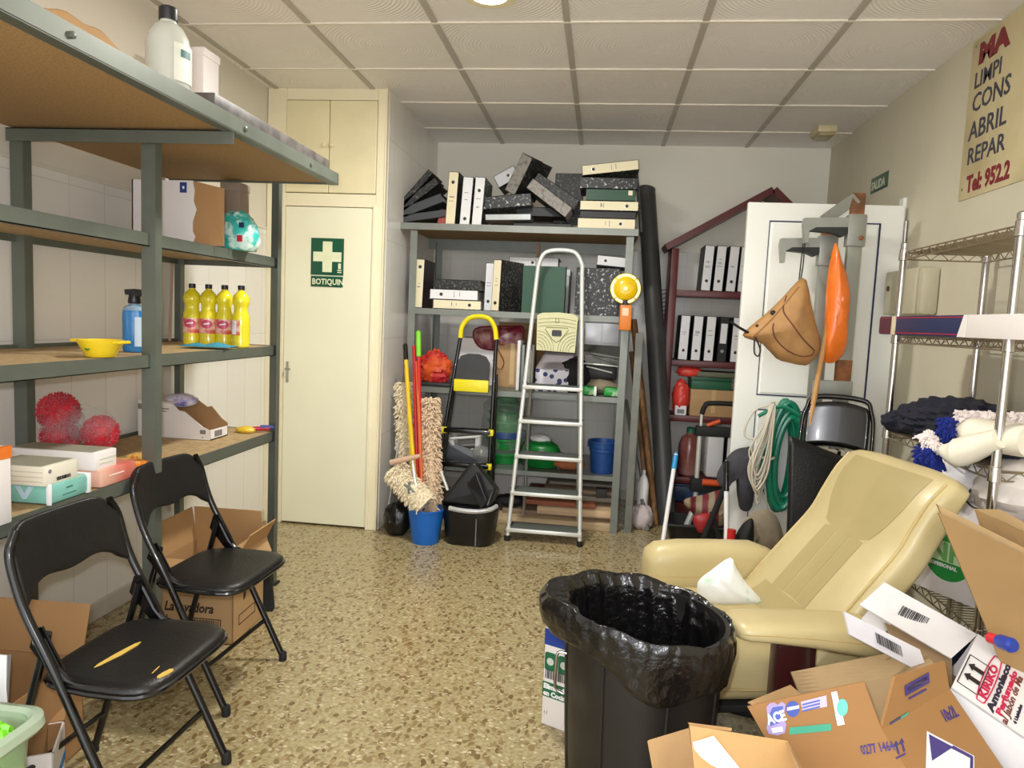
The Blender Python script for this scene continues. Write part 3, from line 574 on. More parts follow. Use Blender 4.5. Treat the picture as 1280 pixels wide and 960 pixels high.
# ================================================================ folding chairs and cartons on the left
blk = mat('black_enamel', (16,15,17), .22, .2, var=.05, coat=.4)
vinyl = mat('black_vinyl', (20,19,19), .42, var=.1, scale=40, bump=.12, bscale=120)
plug = mat('rubber_black', (22,22,22), .7)
foam = mat('yellow_foam', (214,180,84), .8, var=.1, scale=60)
def fold_chair(name, lab, x, y, rz, rips=False):
    t = thing(name, lab, 'chair', (x, y, 0), rz, 'black folding chairs by the rack')
    for s in (-1, 1):
        pts = [(0,.2*s,.012),(-.12,.2*s,.25),(-.22,.198*s,.45),(-.295,.196*s,.585),(-.325,.195*s,.66),(-.345,.192*s,.735),(-.352,.165*s,.785)]
        part('front_leg_tube', M().tube(pts, .0115, smooth=5, seg=12), blk, t)
        part('foot_cap', M().lathe([(.014,0),(.015,.004),(.014,.03),(.012,.034)], c=(0,.2*s,0), seg=14), plug, t)
        part('rear_leg', M().tube([(-.262,.172*s,.54),(-.28,.172*s,.47),(-.345,.172*s,.24),(-.41,.172*s,.012)], .0105, smooth=4, seg=12), blk, t)
        part('foot_cap', M().lathe([(.013,0),(.014,.004),(.013,.028),(.011,.03)], c=(-.412,.172*s,0), seg=14), plug, t)
        part('hinge_bracket', M().prism([(-.30,.505),(-.235,.43),(-.21,.43),(-.205,.455),(-.265,.56),(-.285,.555)], .006, (0,(.186 if s > 0 else -.18),0), (1,0,0), (0,0,1)), blk, t)
        part('rivet', M().lathe([(.008,0),(.007,.004),(.0,.006)], mtx=frame((-.268,.205*s,.53), (1,0,0), (0,0,s)) if True else None, seg=12), metal, t)
        part('seat_arm', M().tube([(-.262,.184*s,.53),(-.20,.186*s,.435),(-.10,.186*s,.425)], .008, smooth=3, seg=8), blk, t)
    part('front_stretcher', M().tube([(-.075,-.2,.155),(-.075,.2,.155)], .008, seg=10), blk, t)
    part('rear_stretcher', M().tube([(-.375,-.172,.13),(-.375,.172,.13)], .008, seg=10), blk, t)
    # seat: padded, rounded, narrower at the rear
    def seat(a, b):   # a around, b from centre out
        an = 2*PI*a; ca, sa = math.cos(an), math.sin(an); k = 1/((abs(ca)**5+abs(sa)**5)**.2)
        x = -.135+.165*ca*k*b; w = .198-.018*(-(x+.135)/.165 if x < -.135 else 0); return x, w*sa*k*b
    m = M(); N = 48; rings = [(0.0,.440),(.5,.440),(.85,.438),(.95,.434),(1.0,.424),(1.0,.412),(.97,.406),(.0,.406)]
    vs = []; fs = []
    for b, z in rings:
        for i in range(N):
            px, py = seat(i/N, b); vs.append((px, py, z+.006*(1-b)*-1))
    for r in range(len(rings)-1):
        for i in range(N): j = (i+1) % N; fs.append([r*N+i, r*N+j, (r+1)*N+j, (r+1)*N+i])
    m.add(vs, fs); st = part('seat', m, vinyl, t, ang=50)
    tr = [seat(i/N, 1.0) for i in range(N)]
    part('seat_rim', M().tube([(a, b, .412) for a, b in tr], .008, closed=True, seg=8), blk, t)
    # backrest: bowed panel with a wavy lower edge
    def back(a, b):
        yy = (a-.5)*2; y = yy*.19
        lo = .60+.05*(1-abs(yy)**2.2)-.012*math.cos(yy*PI*1.5)*(1 if abs(yy) < .8 else .4); hi = .80-.055*max(0, (abs(yy)-.55)/.45)**3
        z = lo+(hi-lo)*b; return (-.308-(z-.6)*.28-.022*(1-yy*yy), y, z)
    b = M().grid(back, 26, 8)
    def md(o):
        s = o.modifiers.new('s','SOLIDIFY'); s.thickness = .022; s.offset = 0; v = o.modifiers.new('b','BEVEL'); v.width = .007; v.segments = 3; v.limit_method = 'ANGLE'
    part('backrest', b, vinyl, t, mod=md)
    if rips:
        def strip(p, q, w, name='foam_rip'):
            p, q = Vector(p), Vector(q); d = (q-p).normalized(); n = Vector((-d.y, d.x)); L = (q-p).length
            out = [p, p+d*L*.12+n*w*.7, p+d*L*.5+n*w, p+d*L*.9+n*w*.8, q, p+d*L*.88-n*w*.7, p+d*L*.5-n*w, p+d*L*.1-n*w*.6]
            part(name, M().prism([(v.x, v.y) for v in out][::-1], .0022, (-.05,0,.4355)), foam, t, smooth=False, label='yellow foam showing through a tear in the seat')
        strip((-.125,-.125), (-.105,.03), .009); strip((.055,-.135), (.066,-.085), .009); strip((.03,-.12), (.025,-.08), .0018)
    return t
fold_chair('folding_chair', 'nearest black folding chair with yellow tears in its seat', -1.045, 1.715, math.radians(-1), True)
fold_chair('folding_chair', 'black folding chair with an undamaged seat standing behind the torn one', -1.165, 2.35, math.radians(-2))
# ---------------------------------------------------------------- cartons
def open_box(t, w, d, h, mo, mi, flaps=(), th=.005, body='body'):
    """carton with its base at the local origin; flaps: (side, degrees out from upright, length[, inset])"""
    m = M(); m.bx(-w/2, w/2, -d/2, -d/2+th, 0, h).bx(-w/2, w/2, d/2-th, d/2, 0, h).bx(-w/2, -w/2+th, -d/2, d/2, 0, h).bx(w/2-th, w/2, -d/2, d/2, 0, h).bx(-w/2, w/2, -d/2, d/2, 0, th)
    b = part(body, m, mo, t, smooth=False)
    part('lining', M().bx(-w/2+th, w/2-th, -d/2+th, -d/2+th+.001, th, h-.001).bx(-w/2+th, w/2-th, d/2-th-.001, d/2-th, th, h-.001).bx(-w/2+th, -w/2+th+.001, -d/2+th, d/2-th, th, h-.001).bx(w/2-th-.001, w/2-th, -d/2+th, d/2-th, th, h-.001), mi, t, smooth=False)
    for fl in flaps:
        side, ang, L = fl[:3]; ins = fl[3] if len(fl) > 3 else .004
        a = math.radians(ang); n = {'+x':(1,0),'-x':(-1,0),'+y':(0,1),'-y':(0,-1)}[side]; half = (d if n[0] else w)/2
        hx, hy = n[0]*w/2, n[1]*d/2; tx, ty = -n[1], n[0]
        o = [(hx+tx*s*(half-(.0 if k == 0 else ins))+n[0]*math.sin(a)*L*k, hy+ty*s*(half-(.0 if k == 0 else ins))+n[1]*math.sin(a)*L*k, h+math.cos(a)*L*k) for s, k in ((-1,0),(1,0),(1,1),(-1,1))]
        part('flap', M().slab(o, -th*.8), (mi if len(fl) < 5 else fl[4]), t, smooth=False)
    return b
# carton with the round script print, behind the far chair
t = thing('printed_carton', 'open brown carton printed La lavadora under the rack behind the far chair', 'box', (-1.565, 2.76, 0), math.radians(2))
open_box(t, .31, .28, .335, card, card_in, [('+y', -8, .15), ('-x', 8, .14), ('+x', 28, .13, .02), ('-y', 100, .12, .01)])
FY = -.1415
part('torn_panel', M().slab([(.155,-.13,.40),(.155,.13,.40),(.20,.12,.31),(.205,.0,.29),(.20,-.12,.315)], .004), card, t, smooth=False)
text('La lavadora', .055, (-.135, FY, .125), (1,0,0), (0,0,1), ink, t, world=False, bold=.0012, shear=.25, sx=.82)
text('2L', .045, (-.15, FY, .075), (1,0,0), (0,0,1), ink, t, world=False)
part('barcode_frame', M().bx(-.03, .105, FY-.0004, FY+.002, .055, .058).bx(-.03, .105, FY-.0004, FY+.002, .098, .101).bx(-.03, -.027, FY-.0004, FY+.002, .055, .101).bx(.102, .105, FY-.0004, FY+.002, .055, .101), ink, t, smooth=False)
barcode((-.022, FY, .061), (1,0,0), (0,0,1), .12, .034, ink, t, world=False)
part('drawing', M().tube([(-.15,FY,.275),(-.13,FY,.30),(-.105,FY,.315),(-.085,FY,.305),(-.07,FY,.275),(-.085,FY,.262),(-.12,FY,.262)], .0022, smooth=5, seg=6, closed=True, flat=.5).tube([(-.12,FY,.29),(-.105,FY,.298),(-.09,FY,.288)], .002, smooth=4, seg=6), ink, t)
part('side_barcode', M().bx(.1545, .1562, -.09, .06, .06, .063).bx(.1545, .1562, -.09, .06, .1, .103).bx(.1545, .1562, -.09, -.087, .06, .103).bx(.1545, .1562, .057, .06, .06, .103), ink, t, smooth=False)
part('side_mark', M().prism([(-.05,.15),(-.03,.16),(-.03,.2),(-.05,.19)], .0008, (.1552,0,0), (0,1,0), (0,0,1)).prism([(.03,.16),(.055,.17),(.05,.23),(.035,.21)], .0008, (.1552,0,0), (0,1,0), (0,0,1)), ink, t, smooth=False)
t = thing('black_tray', 'black plastic tray standing on edge at the foot of the far rack post', 'tray', (-1.50, 3.02, 0))
part('panel', M().slab([(-1.50,2.97,0),(-1.405,2.99,0),(-1.43,3.01,.18),(-1.50,2.99,.2)], .03), plug, t, True, smooth=False)
part('rim', M().tube([(-1.50,2.985,.2),(-1.43,3.005,.18),(-1.403,2.985,.005)], .006, seg=8), plug, t, True)
# bottom left: brown open carton, white box with a blue stripe, green tub
t = thing('brown_carton', 'open brown carton behind the torn chair at the lower left', 'box', (-1.69, 1.745, 0), math.radians(3))
open_box(t, .40, .30, .29, card_dk, card_dk, [('+y', 18, .15), ('-x', 60, .14)])
t = thing('loose_card', 'white card panel standing against the brown carton at the left edge', 'card', (-1.6, 1.58, 0))
part('panel', M().slab([(-1.80,1.545,.0),(-1.46,1.545,.0),(-1.449,1.575,.315),(-1.455,1.585,.45),(-1.80,1.585,.45)], .004), tape, t, True, smooth=False)
part('edge', M().slab([(-1.4585,1.545,.0),(-1.456,1.551,.0),(-1.4515,1.591,.45),(-1.454,1.585,.45)], .004), mat('grey_edge', (120,120,120), .6), t, True, smooth=False)
t = thing('striped_box', 'low white carton with a blue stripe beneath the torn chair', 'box', (-1.475, 1.68, 0), math.radians(30))
open_box(t, .13, .16, .16, white_card, card_dk, [('+y', 75, .07), ('-x', 40, .06)])
bluestr = mat('stripe_blue', (44,130,214), .5)
part('stripe', M().bx(-.065, .0655, -.0808, -.079, .05, .075).bx(.064, .0658, -.0808, .08, .05, .075), bluestr, t, smooth=False)
part('print_mark', M().bx(-.06, -.035, -.0809, -.079, .125, .15).bx(-.03, -.02, -.0809, -.079, .125, .15), bluestr, t, smooth=False)
tubm = mat('tub_plastic', (186,204,176), .25, var=.03, alpha=.5, coat=.3)
t = thing('plastic_tub', 'translucent greenish tub of bright green things at the lower left corner', 'tub', (-1.46, 1.30, 0))
def rrect(w, d, r, n=6):
    o = []
    for cx, cy, a0 in ((w/2-r, d/2-r, 0), (-w/2+r, d/2-r, 90), (-w/2+r, -d/2+r, 180), (w/2-r, -d/2+r, 270)):
        for k in range(n+1): a = math.radians(a0+90*k/n); o.append((cx+r*math.cos(a), cy+r*math.sin(a)))
    return o
def loft(m, secs, cap0=True, cap1=False):
    """secs: list of (outline, z) with equal point counts"""
    n = len(secs[0][0]); vs = [(x, y, z) for o, z in secs for x, y in o]; fs = []
    for i in range(len(secs)-1):
        for k in range(n): k2 = (k+1) % n; fs.append([i*n+k, i*n+k2, (i+1)*n+k2, (i+1)*n+k])
    if cap0: fs.append(list(range(n))[::-1])
    if cap1: fs.append([(len(secs)-1)*n+k for k in range(n)])
    return m.add(vs, fs)
part('body', loft(M(), [(rrect(.36,.24,.04), 0), (rrect(.38,.26,.045), .02), (rrect(.43,.29,.05), .38), (rrect(.425,.285,.05), .38), (rrect(.375,.255,.045), .024), (rrect(.2,.12,.04), .022)], True, True), tubm, t)
part('rim', loft(M(), [(rrect(.43,.29,.05), .375), (rrect(.47,.33,.06), .372), (rrect(.48,.34,.06), .38), (rrect(.475,.335,.06), .40), (rrect(.44,.30,.05), .405), (rrect(.425,.285,.05), .395), (rrect(.425,.285,.05), .375)], False), mat('tub_rim', (190,208,184), .25, var=.03, alpha=.75, coat=.3), t)
t = solo('green_scourer', crump((-1.31,1.39,.215), (.055,.045,.105), .2, 21, 30, 18, 9, .7), mat('lime_green', (132,232,40), .4, var=.2, scale=30), 'bright lime green packet inside the translucent tub', 'packet')
t = solo('white_rags', crump((-1.40,1.34,.026), (.12,.08,.11), .25, 22, 30, 18, 9, .8), mat('rag_white', (226,228,220), .8), 'white crumpled rags at the bottom of the translucent tub', 'rag')
t = solo('orange_rag', crump((-1.36,1.225,.026), (.06,.03,.07), .25, 23, 24, 14, 9, .8), mat('rag_orange', (222,150,60), .8), 'small orange rag in the right end of the translucent tub', 'rag')
# ================================================================ rack on the back wall, with its binders
galv = mat('galvanised', (128,132,126), .45, .4, var=.08, scale=12)
RF, RB, RX0, RX1 = 4.60, 5.34, -1.265, .165
br = thing('metal_shelving', 'galvanised shelving on the back wall loaded with black marbled binders', 'shelving', (-.55, 4.97, 0))
for x, s in ((RX0, 1), (RX1, -1)):
    for y, q in ((RF, 1), (RB, -1)):
        m = M(); m.bx(x, x+s*.045, y-.0015, y+.0015, 0, 1.90).bx(x-.0015, x+.0015, y, y+q*.035, 0, 1.90)
        part('post', m, galv, br, True, smooth=False)
for z0, z1, k in ((1.903, 1.945, 1), (1.362, 1.40, 0), (.85, .885, 0), (.34, .37, 0)):
    x0, x1, y0 = (RX0-.10, RX1+.025, RF-.02) if k else (RX0+.003, RX1-.003, RF+.002)
    part('shelf_board', M().bx(x0+.004, x1-.004, y0+.004, RB-.004, z1-.018, z1-.001), chip if k else galv, br, True, smooth=False)
    part('front_rail', M().bx(x0, x1, y0-.002, y0+.002, z0, z1), galv, br, True, smooth=False)
    part('side_rail', M().bx(x0-.001, x0+.002, y0, RB, z0, z1), galv, br, True, smooth=False)
    part('side_rail', M().bx(x1-.002, x1+.001, y0, RB, z0, z1), galv, br, True, smooth=False)
part('back_rail', M().bx(RX0-.10, RX1, RB-.004, RB, 1.85, 1.944), galv, br, True, smooth=False)
part('middle_strut', M().bx(-.475, -.452, 4.96, 4.975, 1.40, 1.88), mat('strut_brown', (142,106,84), .6), br, True, smooth=False)
marble = two('marbled_board', (20,20,22), (198,198,194), 55, .56, .66, .45, detail=8)
marble_dim = two('marbled_board_fine', (24,24,25), (120,118,112), 60, .52, .72, .5, detail=8)
greenb = mat('binder_green', (14,70,44), .45, var=.06); blackb = mat('binder_black', (22,22,24), .5); greyb = two('binder_grey_spine', (150,146,140), (112,104,96), 40, .5, .65, .6)
slate = mat('binder_slate', (62,66,70), .5)
sp_cream = mat('spine_cream', (236,226,192), .55, var=.03); sp_white = mat('spine_white', (234,234,236), .55, var=.02); paper = mat('paper_block', (222,216,204), .8)
sil = mat('folder_silver', (176,180,180), .35, .2)
RNG = random.Random(11)
def binder(lab, loc, theta=0, yaw=0, w=.07, h=.318, d=.285, cover=None, spine='cream', hole=.82, lines=True, tilt=0, group='ring binders on the back rack', wedge=0):
    """lever-arch binder: spine faces -y, stands on +z; theta turns it about y (90 = lying, its head to the right)"""
    cover = cover or marble
    t = thing('ring_binder', lab, 'binder', loc, (math.radians(tilt), math.radians(theta), math.radians(yaw)), group)
    th = .003
    part('cover', M().bx(-w/2, -w/2+th, 0, d, 0, h).bx(w/2-th, w/2, 0, d, 0, h).bx(-w/2, w/2, 0, th, 0, h), cover, t, smooth=False)
    part('pages', M().bx(-w/2+.006, w/2-.006-w*wedge, .02, d-.008, .006, h-.012), paper, t, smooth=False)
    if spine:
        sm = {'cream': sp_cream, 'white': sp_white, 'grey': greyb, 'slate': slate}[spine]
        part('spine_label', M().bx(-w/2+.003, w/2-.003, -.0012, .001, .004, h-.004), sm, t, smooth=False)
        if hole is not None:
            part('finger_ring', M().lathe([(.0125,0),(.0125,.0012),(.009,.0016)], mtx=frame((0,-.0012,h*hole), (1,0,0), (0,0,1)), seg=18), metal, t)
            part('finger_hole', M().lathe([(.0095,.0017),(.0,.0019)], mtx=frame((0,-.0012,h*hole), (1,0,0), (0,0,1)), seg=16), ink, t)
        if lines:
            z0 = h*(.45 if hole is None or hole > .5 else .6)
            for k in range(RNG.randint(2, 4)):
                zz = z0+RNG.uniform(-.1, .1)*h; ww = w*RNG.uniform(.15, .32)
                part('handwriting', M().bx(-ww, ww*RNG.uniform(.4, 1), -.0018, 0, zz, zz+.0035), grey_ink, t, smooth=False)
    return t
def pb(u, v, y): return P(u, v, y=y)
ZS = 1.945
# upright on the top shelf
a = pb(562.5, 279, 4.62); binder('tallest upright cream-spined binder on the top of the back rack', (a.x, 4.62, ZS), 2.5, w=.066, h=.335, cover=marble_dim, hole=.8)
a = pb(580.5, 279, 4.62); binder('upright white-spined binder between the cream one and the hole-at-top one', (a.x, 4.62, ZS), 3, w=.068, h=.305, spine='white', hole=.13)
a = pb(595.5, 279, 4.62); binder('third upright binder on the top shelf, beside the heap of black binders', (a.x, 4.62, ZS), 3, w=.066, h=.305, hole=.72, spine='white')
# leaning fan at the left, between closet and uprights
for lab, u, v, ph, w, cov in [('lowest slate folder of the leaning pile beside the closet wall', 497, 274, 9, .05, slate), ('slate binder second from below in the leaning pile by the closet wall', 496, 268, 22, .06, slate), ('marbled binder second from the top of the leaning pile by the closet wall', 497, 262, 38, .05, marble_dim), ('uppermost black marbled binder of the leaning pile by the closet wall', 497, 259, 49, .04, marble_dim)]:
    a = pb(u, v, 4.64); z = a.z
    dx = .5*w*math.sin(math.radians(ph))
    binder(lab, (a.x+.01, 4.64, max(z, ZS+.5*w*math.cos(math.radians(ph))+.001)), 90-ph, w=w, h=.31, cover=cov, spine=None)
t = solo('red_notebook', M().bx(-.035, .035, -.01, .2, 0, .10, .01, Matrix.Translation((-1.075,4.66,ZS)) @ Matrix.Rotation(.25, 4, 'Y')), mat('notebook_red', (176,84,74), .6), 'little reddish notebook between the leaning pile and the upright binders', 'notebook')
# heap in the middle
def heap(lab, u, v, y, ph, **k):
    a = pb(u, v, y); return binder(lab, tuple(a), 90-ph, **k)
heap('black folder lying flat under the heap on the top shelf', 642, 280, 4.66, 0, w=.022, h=.37, cover=blackb, spine=None)
heap('silver folder lying flat at the front of the heap', 607, 271.5, 4.62, 2, w=.04, h=.29, cover=sil, spine='slate' and None)
heap('marbled black binder lying over the silver folder', 604, 254, 4.66, 6, w=.08, h=.31, cover=marble, spine=None)
heap('dark binder lying across the heap under the grey-spined one', 646, 264, 4.75, 0, w=.06, h=.33, cover=blackb, spine=None)
heap('white-spined binder poking up at the back of the heap', 620, 228, 4.95, 30, w=.085, h=.16, cover=blackb, spine='white', hole=.6, lines=False)
heap('large grey-spined binder standing tilted over the heap', 637, 241, 4.72, 62, w=.085, h=.26, cover=marble_dim, spine='grey', hole=None, lines=False, yaw=-22)
heap('worn grey-brown binder sliding down the right side of the heap', 711, 266, 4.63, 145, w=.075, h=.315, cover=marble_dim, spine='grey', hole=None)
heap('dark marbled binder tilted behind the worn grey-brown one', 720, 256, 4.76, 148, w=.07, h=.32, cover=marble_dim, spine=None)
heap('dark marbled binder standing at the back left of the stacked ones', 709, 281, 4.92, 90, w=.19, h=.34, d=.06, cover=marble_dim, spine=None)
# stack at the right
def lying(lab, u0, v0, y, w, h, **k):
    a = pb(u0, v0, y); return binder(lab, (a.x, y, a.z), 90, w=w, h=h, **k)
yk = 4.61; x0 = pb(721.5, 283, yk).x; z = ZS
def st(lab, dx, w, h, th=90, **k):
    global z
    binder(lab, (x0+dx, yk+k.pop('dy', 0), z+w/2+.0005), th, w=w, h=h, **k); z += w+.001
st('cream-spined binder at the bottom of the stack on the top shelf', .0, .064, .362, hole=.74)
st('black binder second from the bottom of the stack on the top shelf', .015, .046, .345, cover=blackb, spine=None, dy=.012)
st('cream-spined binder in the middle of the stack on the top shelf', .01, .06, .365, hole=.8)
st('green binder lying in the stack on the top shelf', .045, .072, .305, cover=greenb, spine=None)
st('marbled binder below the tilted one on top of the stack', .005, .07, .355, cover=marble, spine=None)
a = (x0+.012, yk-.01, z+.036); binder('cream-spined binder tilted on top of the stack on the top shelf', a, 83, w=.062, h=.352, hole=.2)
part('cover_label', M().bx(-.028, .0, -.002, .0, .262, .288), sp_cream, [o for o in COL.objects if o.get('label') == 'green binder lying in the stack on the top shelf'][0], smooth=False)
solo('loose_folder', M().slab([(.21,4.72,ZS),(.215,4.95,ZS),(.165,4.95,ZS+.38),(.162,4.72,ZS+.36)], .012), marble_dim, 'loose marbled cover slumped over the right end of the top shelf', 'folder', smooth=False)
# second shelf
Z2b = 1.401; ya = 4.63
a = pb(522.5, 384, ya); binder('cream-spined binder alone at the left end of the second shelf', (a.x, ya, Z2b), 1.5, w=.056, h=.318, cover=mat('binder_maroon_black', (44,34,36), .5), hole=.84)
a = pb(541, 383, ya); binder('cream binder at the bottom of the small lying pile on the second shelf', (a.x, ya, Z2b+.031), 90, w=.06, h=.322, hole=.76)
a = pb(537, 371, ya); binder('white-spined binder lying on the cream one on the second shelf', (a.x, ya, Z2b+.061+.034), 90, w=.066, h=.322, spine='white', hole=.24)
a = pb(541, 361, ya+.03); binder('marbled binder on top of the small lying pile on the second shelf', (a.x, ya+.05, Z2b+.128+.034), 90, w=.066, h=.315, spine=None, cover=marble_dim)
a = pb(609.5, 389, 4.75); binder('slim white-spined upright binder left of the turned cream one', (a.x, 4.75, Z2b), 1, w=.058, h=.318, spine='white', hole=.2)
a = pb(618.5, 387, 4.62); binder('cream-spined binder turned to show its marbled side on the second shelf', (a.x, 4.62, Z2b), 1.5, yaw=-24, w=.06, h=.33, hole=.16, cover=marble_dim)
a = pb(678, 390, 4.63); binder('green binder standing face-on behind the aluminium ladder', (a.x, 4.63, Z2b), 0, w=.28, h=.30, d=.07, cover=greenb, spine=None)
a = pb(745, 392, 4.63); binder('big marbled binder standing face-on beside the amber lamp', (a.x, 4.63, Z2b), 0, w=.275, h=.30, d=.075, cover=marble, spine=None)
t = thing('file_box', 'pale box of files standing behind the green binder', 'box', (-.40, 4.95, Z2b)); part('body', M().bx(-.57, -.24, 4.90, 5.2, Z2b, Z2b+.30, .004), mat('file_box_grey', (196,198,198), .6), t, True); part('lid', M().bx(-.575, -.235, 4.895, 5.205, Z2b+.26, Z2b+.304, .003), sp_white, t, True)
a = pb(636, 324, 4.90); binder('white-spined binder lying behind the ladder on the file box', (a.x, 4.91, Z2b+.304+.038), 90, w=.072, h=.34, spine='white', hole=.48)
t = thing('file_box', 'pale box of files behind the big marbled binder', 'box', (0, 4.95, Z2b)); part('body', M().bx(-.18, .10, 4.93, 5.2, Z2b, Z2b+.315, .004), mat('file_box_grey', (196,198,198), .6), t, True); part('lid', M().bx(-.03, -.026, 4.926, 4.931, Z2b, Z2b+.315), grey_ink, t, True)
a = pb(783, 317, 4.80); binder('white-spined binder lying askew at the right under the top board', (.14, 4.80, Z2b+.352), -86, w=.066, h=.20, spine='white', hole=.72, lines=False, cover=slate)
# ================================================================ ladders, lamp, poles in front of the back rack
alu = mat('aluminium', (206,208,206), .3, .75, var=.04)
alu_w = mat('aluminium_bright', (226,228,222), .32, .35, var=.03)
yel = mat('yellow_plastic', (236,220,30), .4); gt = mat('tread_grey', (96,102,96), .6, var=.1, stretch=(1,60,1), scale=2)
dgrey = mat('plastic_dark_grey', (52,52,54), .55)
# --- black and yellow step ladder leaning on the rack
t = thing('step_ladder', 'folded black step ladder with a yellow top handle leaning on the back rack', 'ladder', (-.84, 4.40, 0))
def yl_(z): return 4.38+.13*z/1.35
Lx = lambda z: -1.035+.15*z/1.28; Rx = lambda z: -.66+.0*z
for f, nm in ((Lx, 'left'), (Rx, 'right')):
    part('rail', M().tube([(f(0), yl_(0), .015), (f(1.24), yl_(1.24), 1.24)], .0125, seg=12), blk, t, True)
    part('foot', M().tube([(f(0), yl_(0), .0), (f(.04), yl_(.04), .04)], .017, seg=12), plug, t, True)
    part('rear_rail', M().tube([(f(0)+.02, yl_(0)+.10, .005), (f(1.0)+.01, yl_(1.0)+.03, 1.0)], .010, seg=10), blk, t, True)
hp = [(Lx(1.22), yl_(1.22), 1.22), (-.885, 4.505, 1.29), (-.845, 4.51, 1.345), (-.78, 4.512, 1.362), (-.715, 4.512, 1.35), (-.675, 4.508, 1.295), (Rx(1.22), yl_(1.22), 1.22)]
part('handle', M().tube(hp, .020, smooth=6, seg=12, flat=.8), yel, t, True)
part('platform', M().prism([(-.905,.965),(-.69,.955),(-.69,1.07),(-.715,1.11),(-.76,1.125),(-.83,1.125),(-.875,1.11),(-.895,1.07)], .02, (0,4.47,0), (1,0,0), (0,0,1)), dgrey, t, True, smooth=False)
part('platform_edge', M().bx(-.912, -.69, 4.435, 4.475, .885, .962, .006), yel, t, True)
for z in (.635, .42):
    part('step', M().bx(Lx(z), Rx(z), yl_(z)-.035, yl_(z)+.045, z-.012, z+.016, .004), blk, t, True)
    for f in (Lx, Rx): part('joint', M().box((f(z), yl_(z)-.012, z), (.036,.04,.04), .008), yel, t, True)
# --- aluminium ladder
t = thing('step_ladder', 'aluminium step ladder with five treads and a beige top tray', 'ladder', (-.28, 4.4, 0))
FY0, FY1 = 4.27, 4.50
ly = lambda z: FY0+(FY1-FY0)*z/1.79
lx = lambda z: -.508+.093*min(z,1.7)/1.7; rx = lambda z: -.062-.082*min(z,1.7)/1.7
arch = [(lx(.02), ly(.02), .02), (lx(.5), ly(.5), .5), (lx(1.1), ly(1.1), 1.1), (lx(1.62), ly(1.62), 1.62), (lx(1.7)+.004, ly(1.7), 1.70), (-.385, ly(1.76), 1.765), (-.33, ly(1.79), 1.79), (-.24, ly(1.79), 1.792), (-.185, ly(1.76), 1.775), (rx(1.7)-.002, ly(1.7), 1.71), (rx(1.62), ly(1.62), 1.62), (rx(1.1), ly(1.1), 1.1), (rx(.5), ly(.5), .5), (rx(.02), ly(.02), .02)]
part('front_frame', M().tube(arch, .0135, smooth=5, seg=12), alu_w, t, True)
rear = [(lx(.0)+.055, ly(0)+.40, .01), (lx(.8)+.03, ly(.8)+.18, .8), (lx(1.2)+.02, ly(1.2)+.06, 1.2)]
part('rear_leg', M().tube(rear, .010, seg=10), alu, t, True)
part('rear_leg', M().tube([(rx(.0)-.03, ly(0)+.40, .01), (rx(.8)-.02, ly(.8)+.18, .8), (rx(1.2)-.015, ly(1.2)+.06, 1.2)], .010, seg=10), alu, t, True)
for q, z in ((lx,.2),(lx,.9)): part('rear_bar', M().tube([(lx(z)+.05, ly(z)+.40*(1-z/1.4), z), (rx(z)-.03, ly(z)+.40*(1-z/1.4), z)], .007, seg=8), alu, t, True)
for z in (.945, .735, .52, .295, .072):
    s = part('tread', M().bx(lx(z)+.004, rx(z)-.004, ly(z)-.01, ly(z)+.135, z-.008, z+.010, .003), gt, t, True)
    part('tread_nose', M().bx(lx(z)-.012, rx(z)+.012, ly(z)-.022, ly(z)-.008, z-.014, z+.010, .004), alu_w, s, True)
    for f in (lx, rx): part('end_cap', M().box((f(z), ly(z)+.01, z+.024), (.03,.03,.012), .003), dgrey, s, True)
for f in (lx, rx): part('foot', M().lathe([(.017,0),(.019,.004),(.018,.03),(.015,.034)], c=(f(0), ly(0), 0), seg=14), plug, t, True)
trm = mat('tray_beige', (206,204,160), .5, var=.04)
tray = part('tray', M().prism([(-.395,1.172),(-.158,1.166),(-.15,1.385),(-.18,1.402),(-.27,1.408),(-.37,1.402),(-.4,1.385)], .018, (0,4.425,0), (1,0,0), (0,0,1)), trm, t, True, smooth=False)
rib = mat('tray_groove', (128,128,98), .6)
for k in range(6):
    w = .10+.0*k; z0 = 1.36-.022*k
    part('groove', M().tube([(-.275+(a-.5)*2*(.115 if k < 4 else .11), 4.4058, z0+.012*math.cos((a-.5)*3)) for a in [i/12 for i in range(13)]], .0022, seg=6, flat=.5), rib, tray, True) if k < 3 else None
for s in (-1, 1):
    for k in range(5):
        r = .035+.017*k; c = (-.277+s*.115, 1.172)
        part('groove', M().tube([(c[0]-s*r*math.cos(a), 4.4058, c[1]+r*1.15*math.sin(a)) for a in [PI/2*i/10 for i in range(11)]], .0022, seg=6, flat=.5), rib, tray, True)
part('slot', M().prism([(-.30,1.262),(-.25,1.262),(-.245,1.27),(-.245,1.292),(-.25,1.30),(-.30,1.30),(-.305,1.292),(-.305,1.27)], .004, (0,4.408,0), (1,0,0), (0,0,1)), dgrey, tray, True, smooth=False)
part('slot_frame', M().tube([(-.345,4.4055,1.30),(-.34,4.4055,1.315),(-.21,4.4055,1.315),(-.205,4.4055,1.30),(-.25,4.4055,1.24),(-.275,4.4055,1.225),(-.30,4.4055,1.24)], .0022, closed=True, seg=6), rib, tray, True)
part('hook_hole', M().tube([(-.285,4.4055,1.345),(-.285,4.4055,1.37),(-.265,4.4055,1.37),(-.265,4.4055,1.345)], .0022, closed=True, seg=6), rib, tray, True)
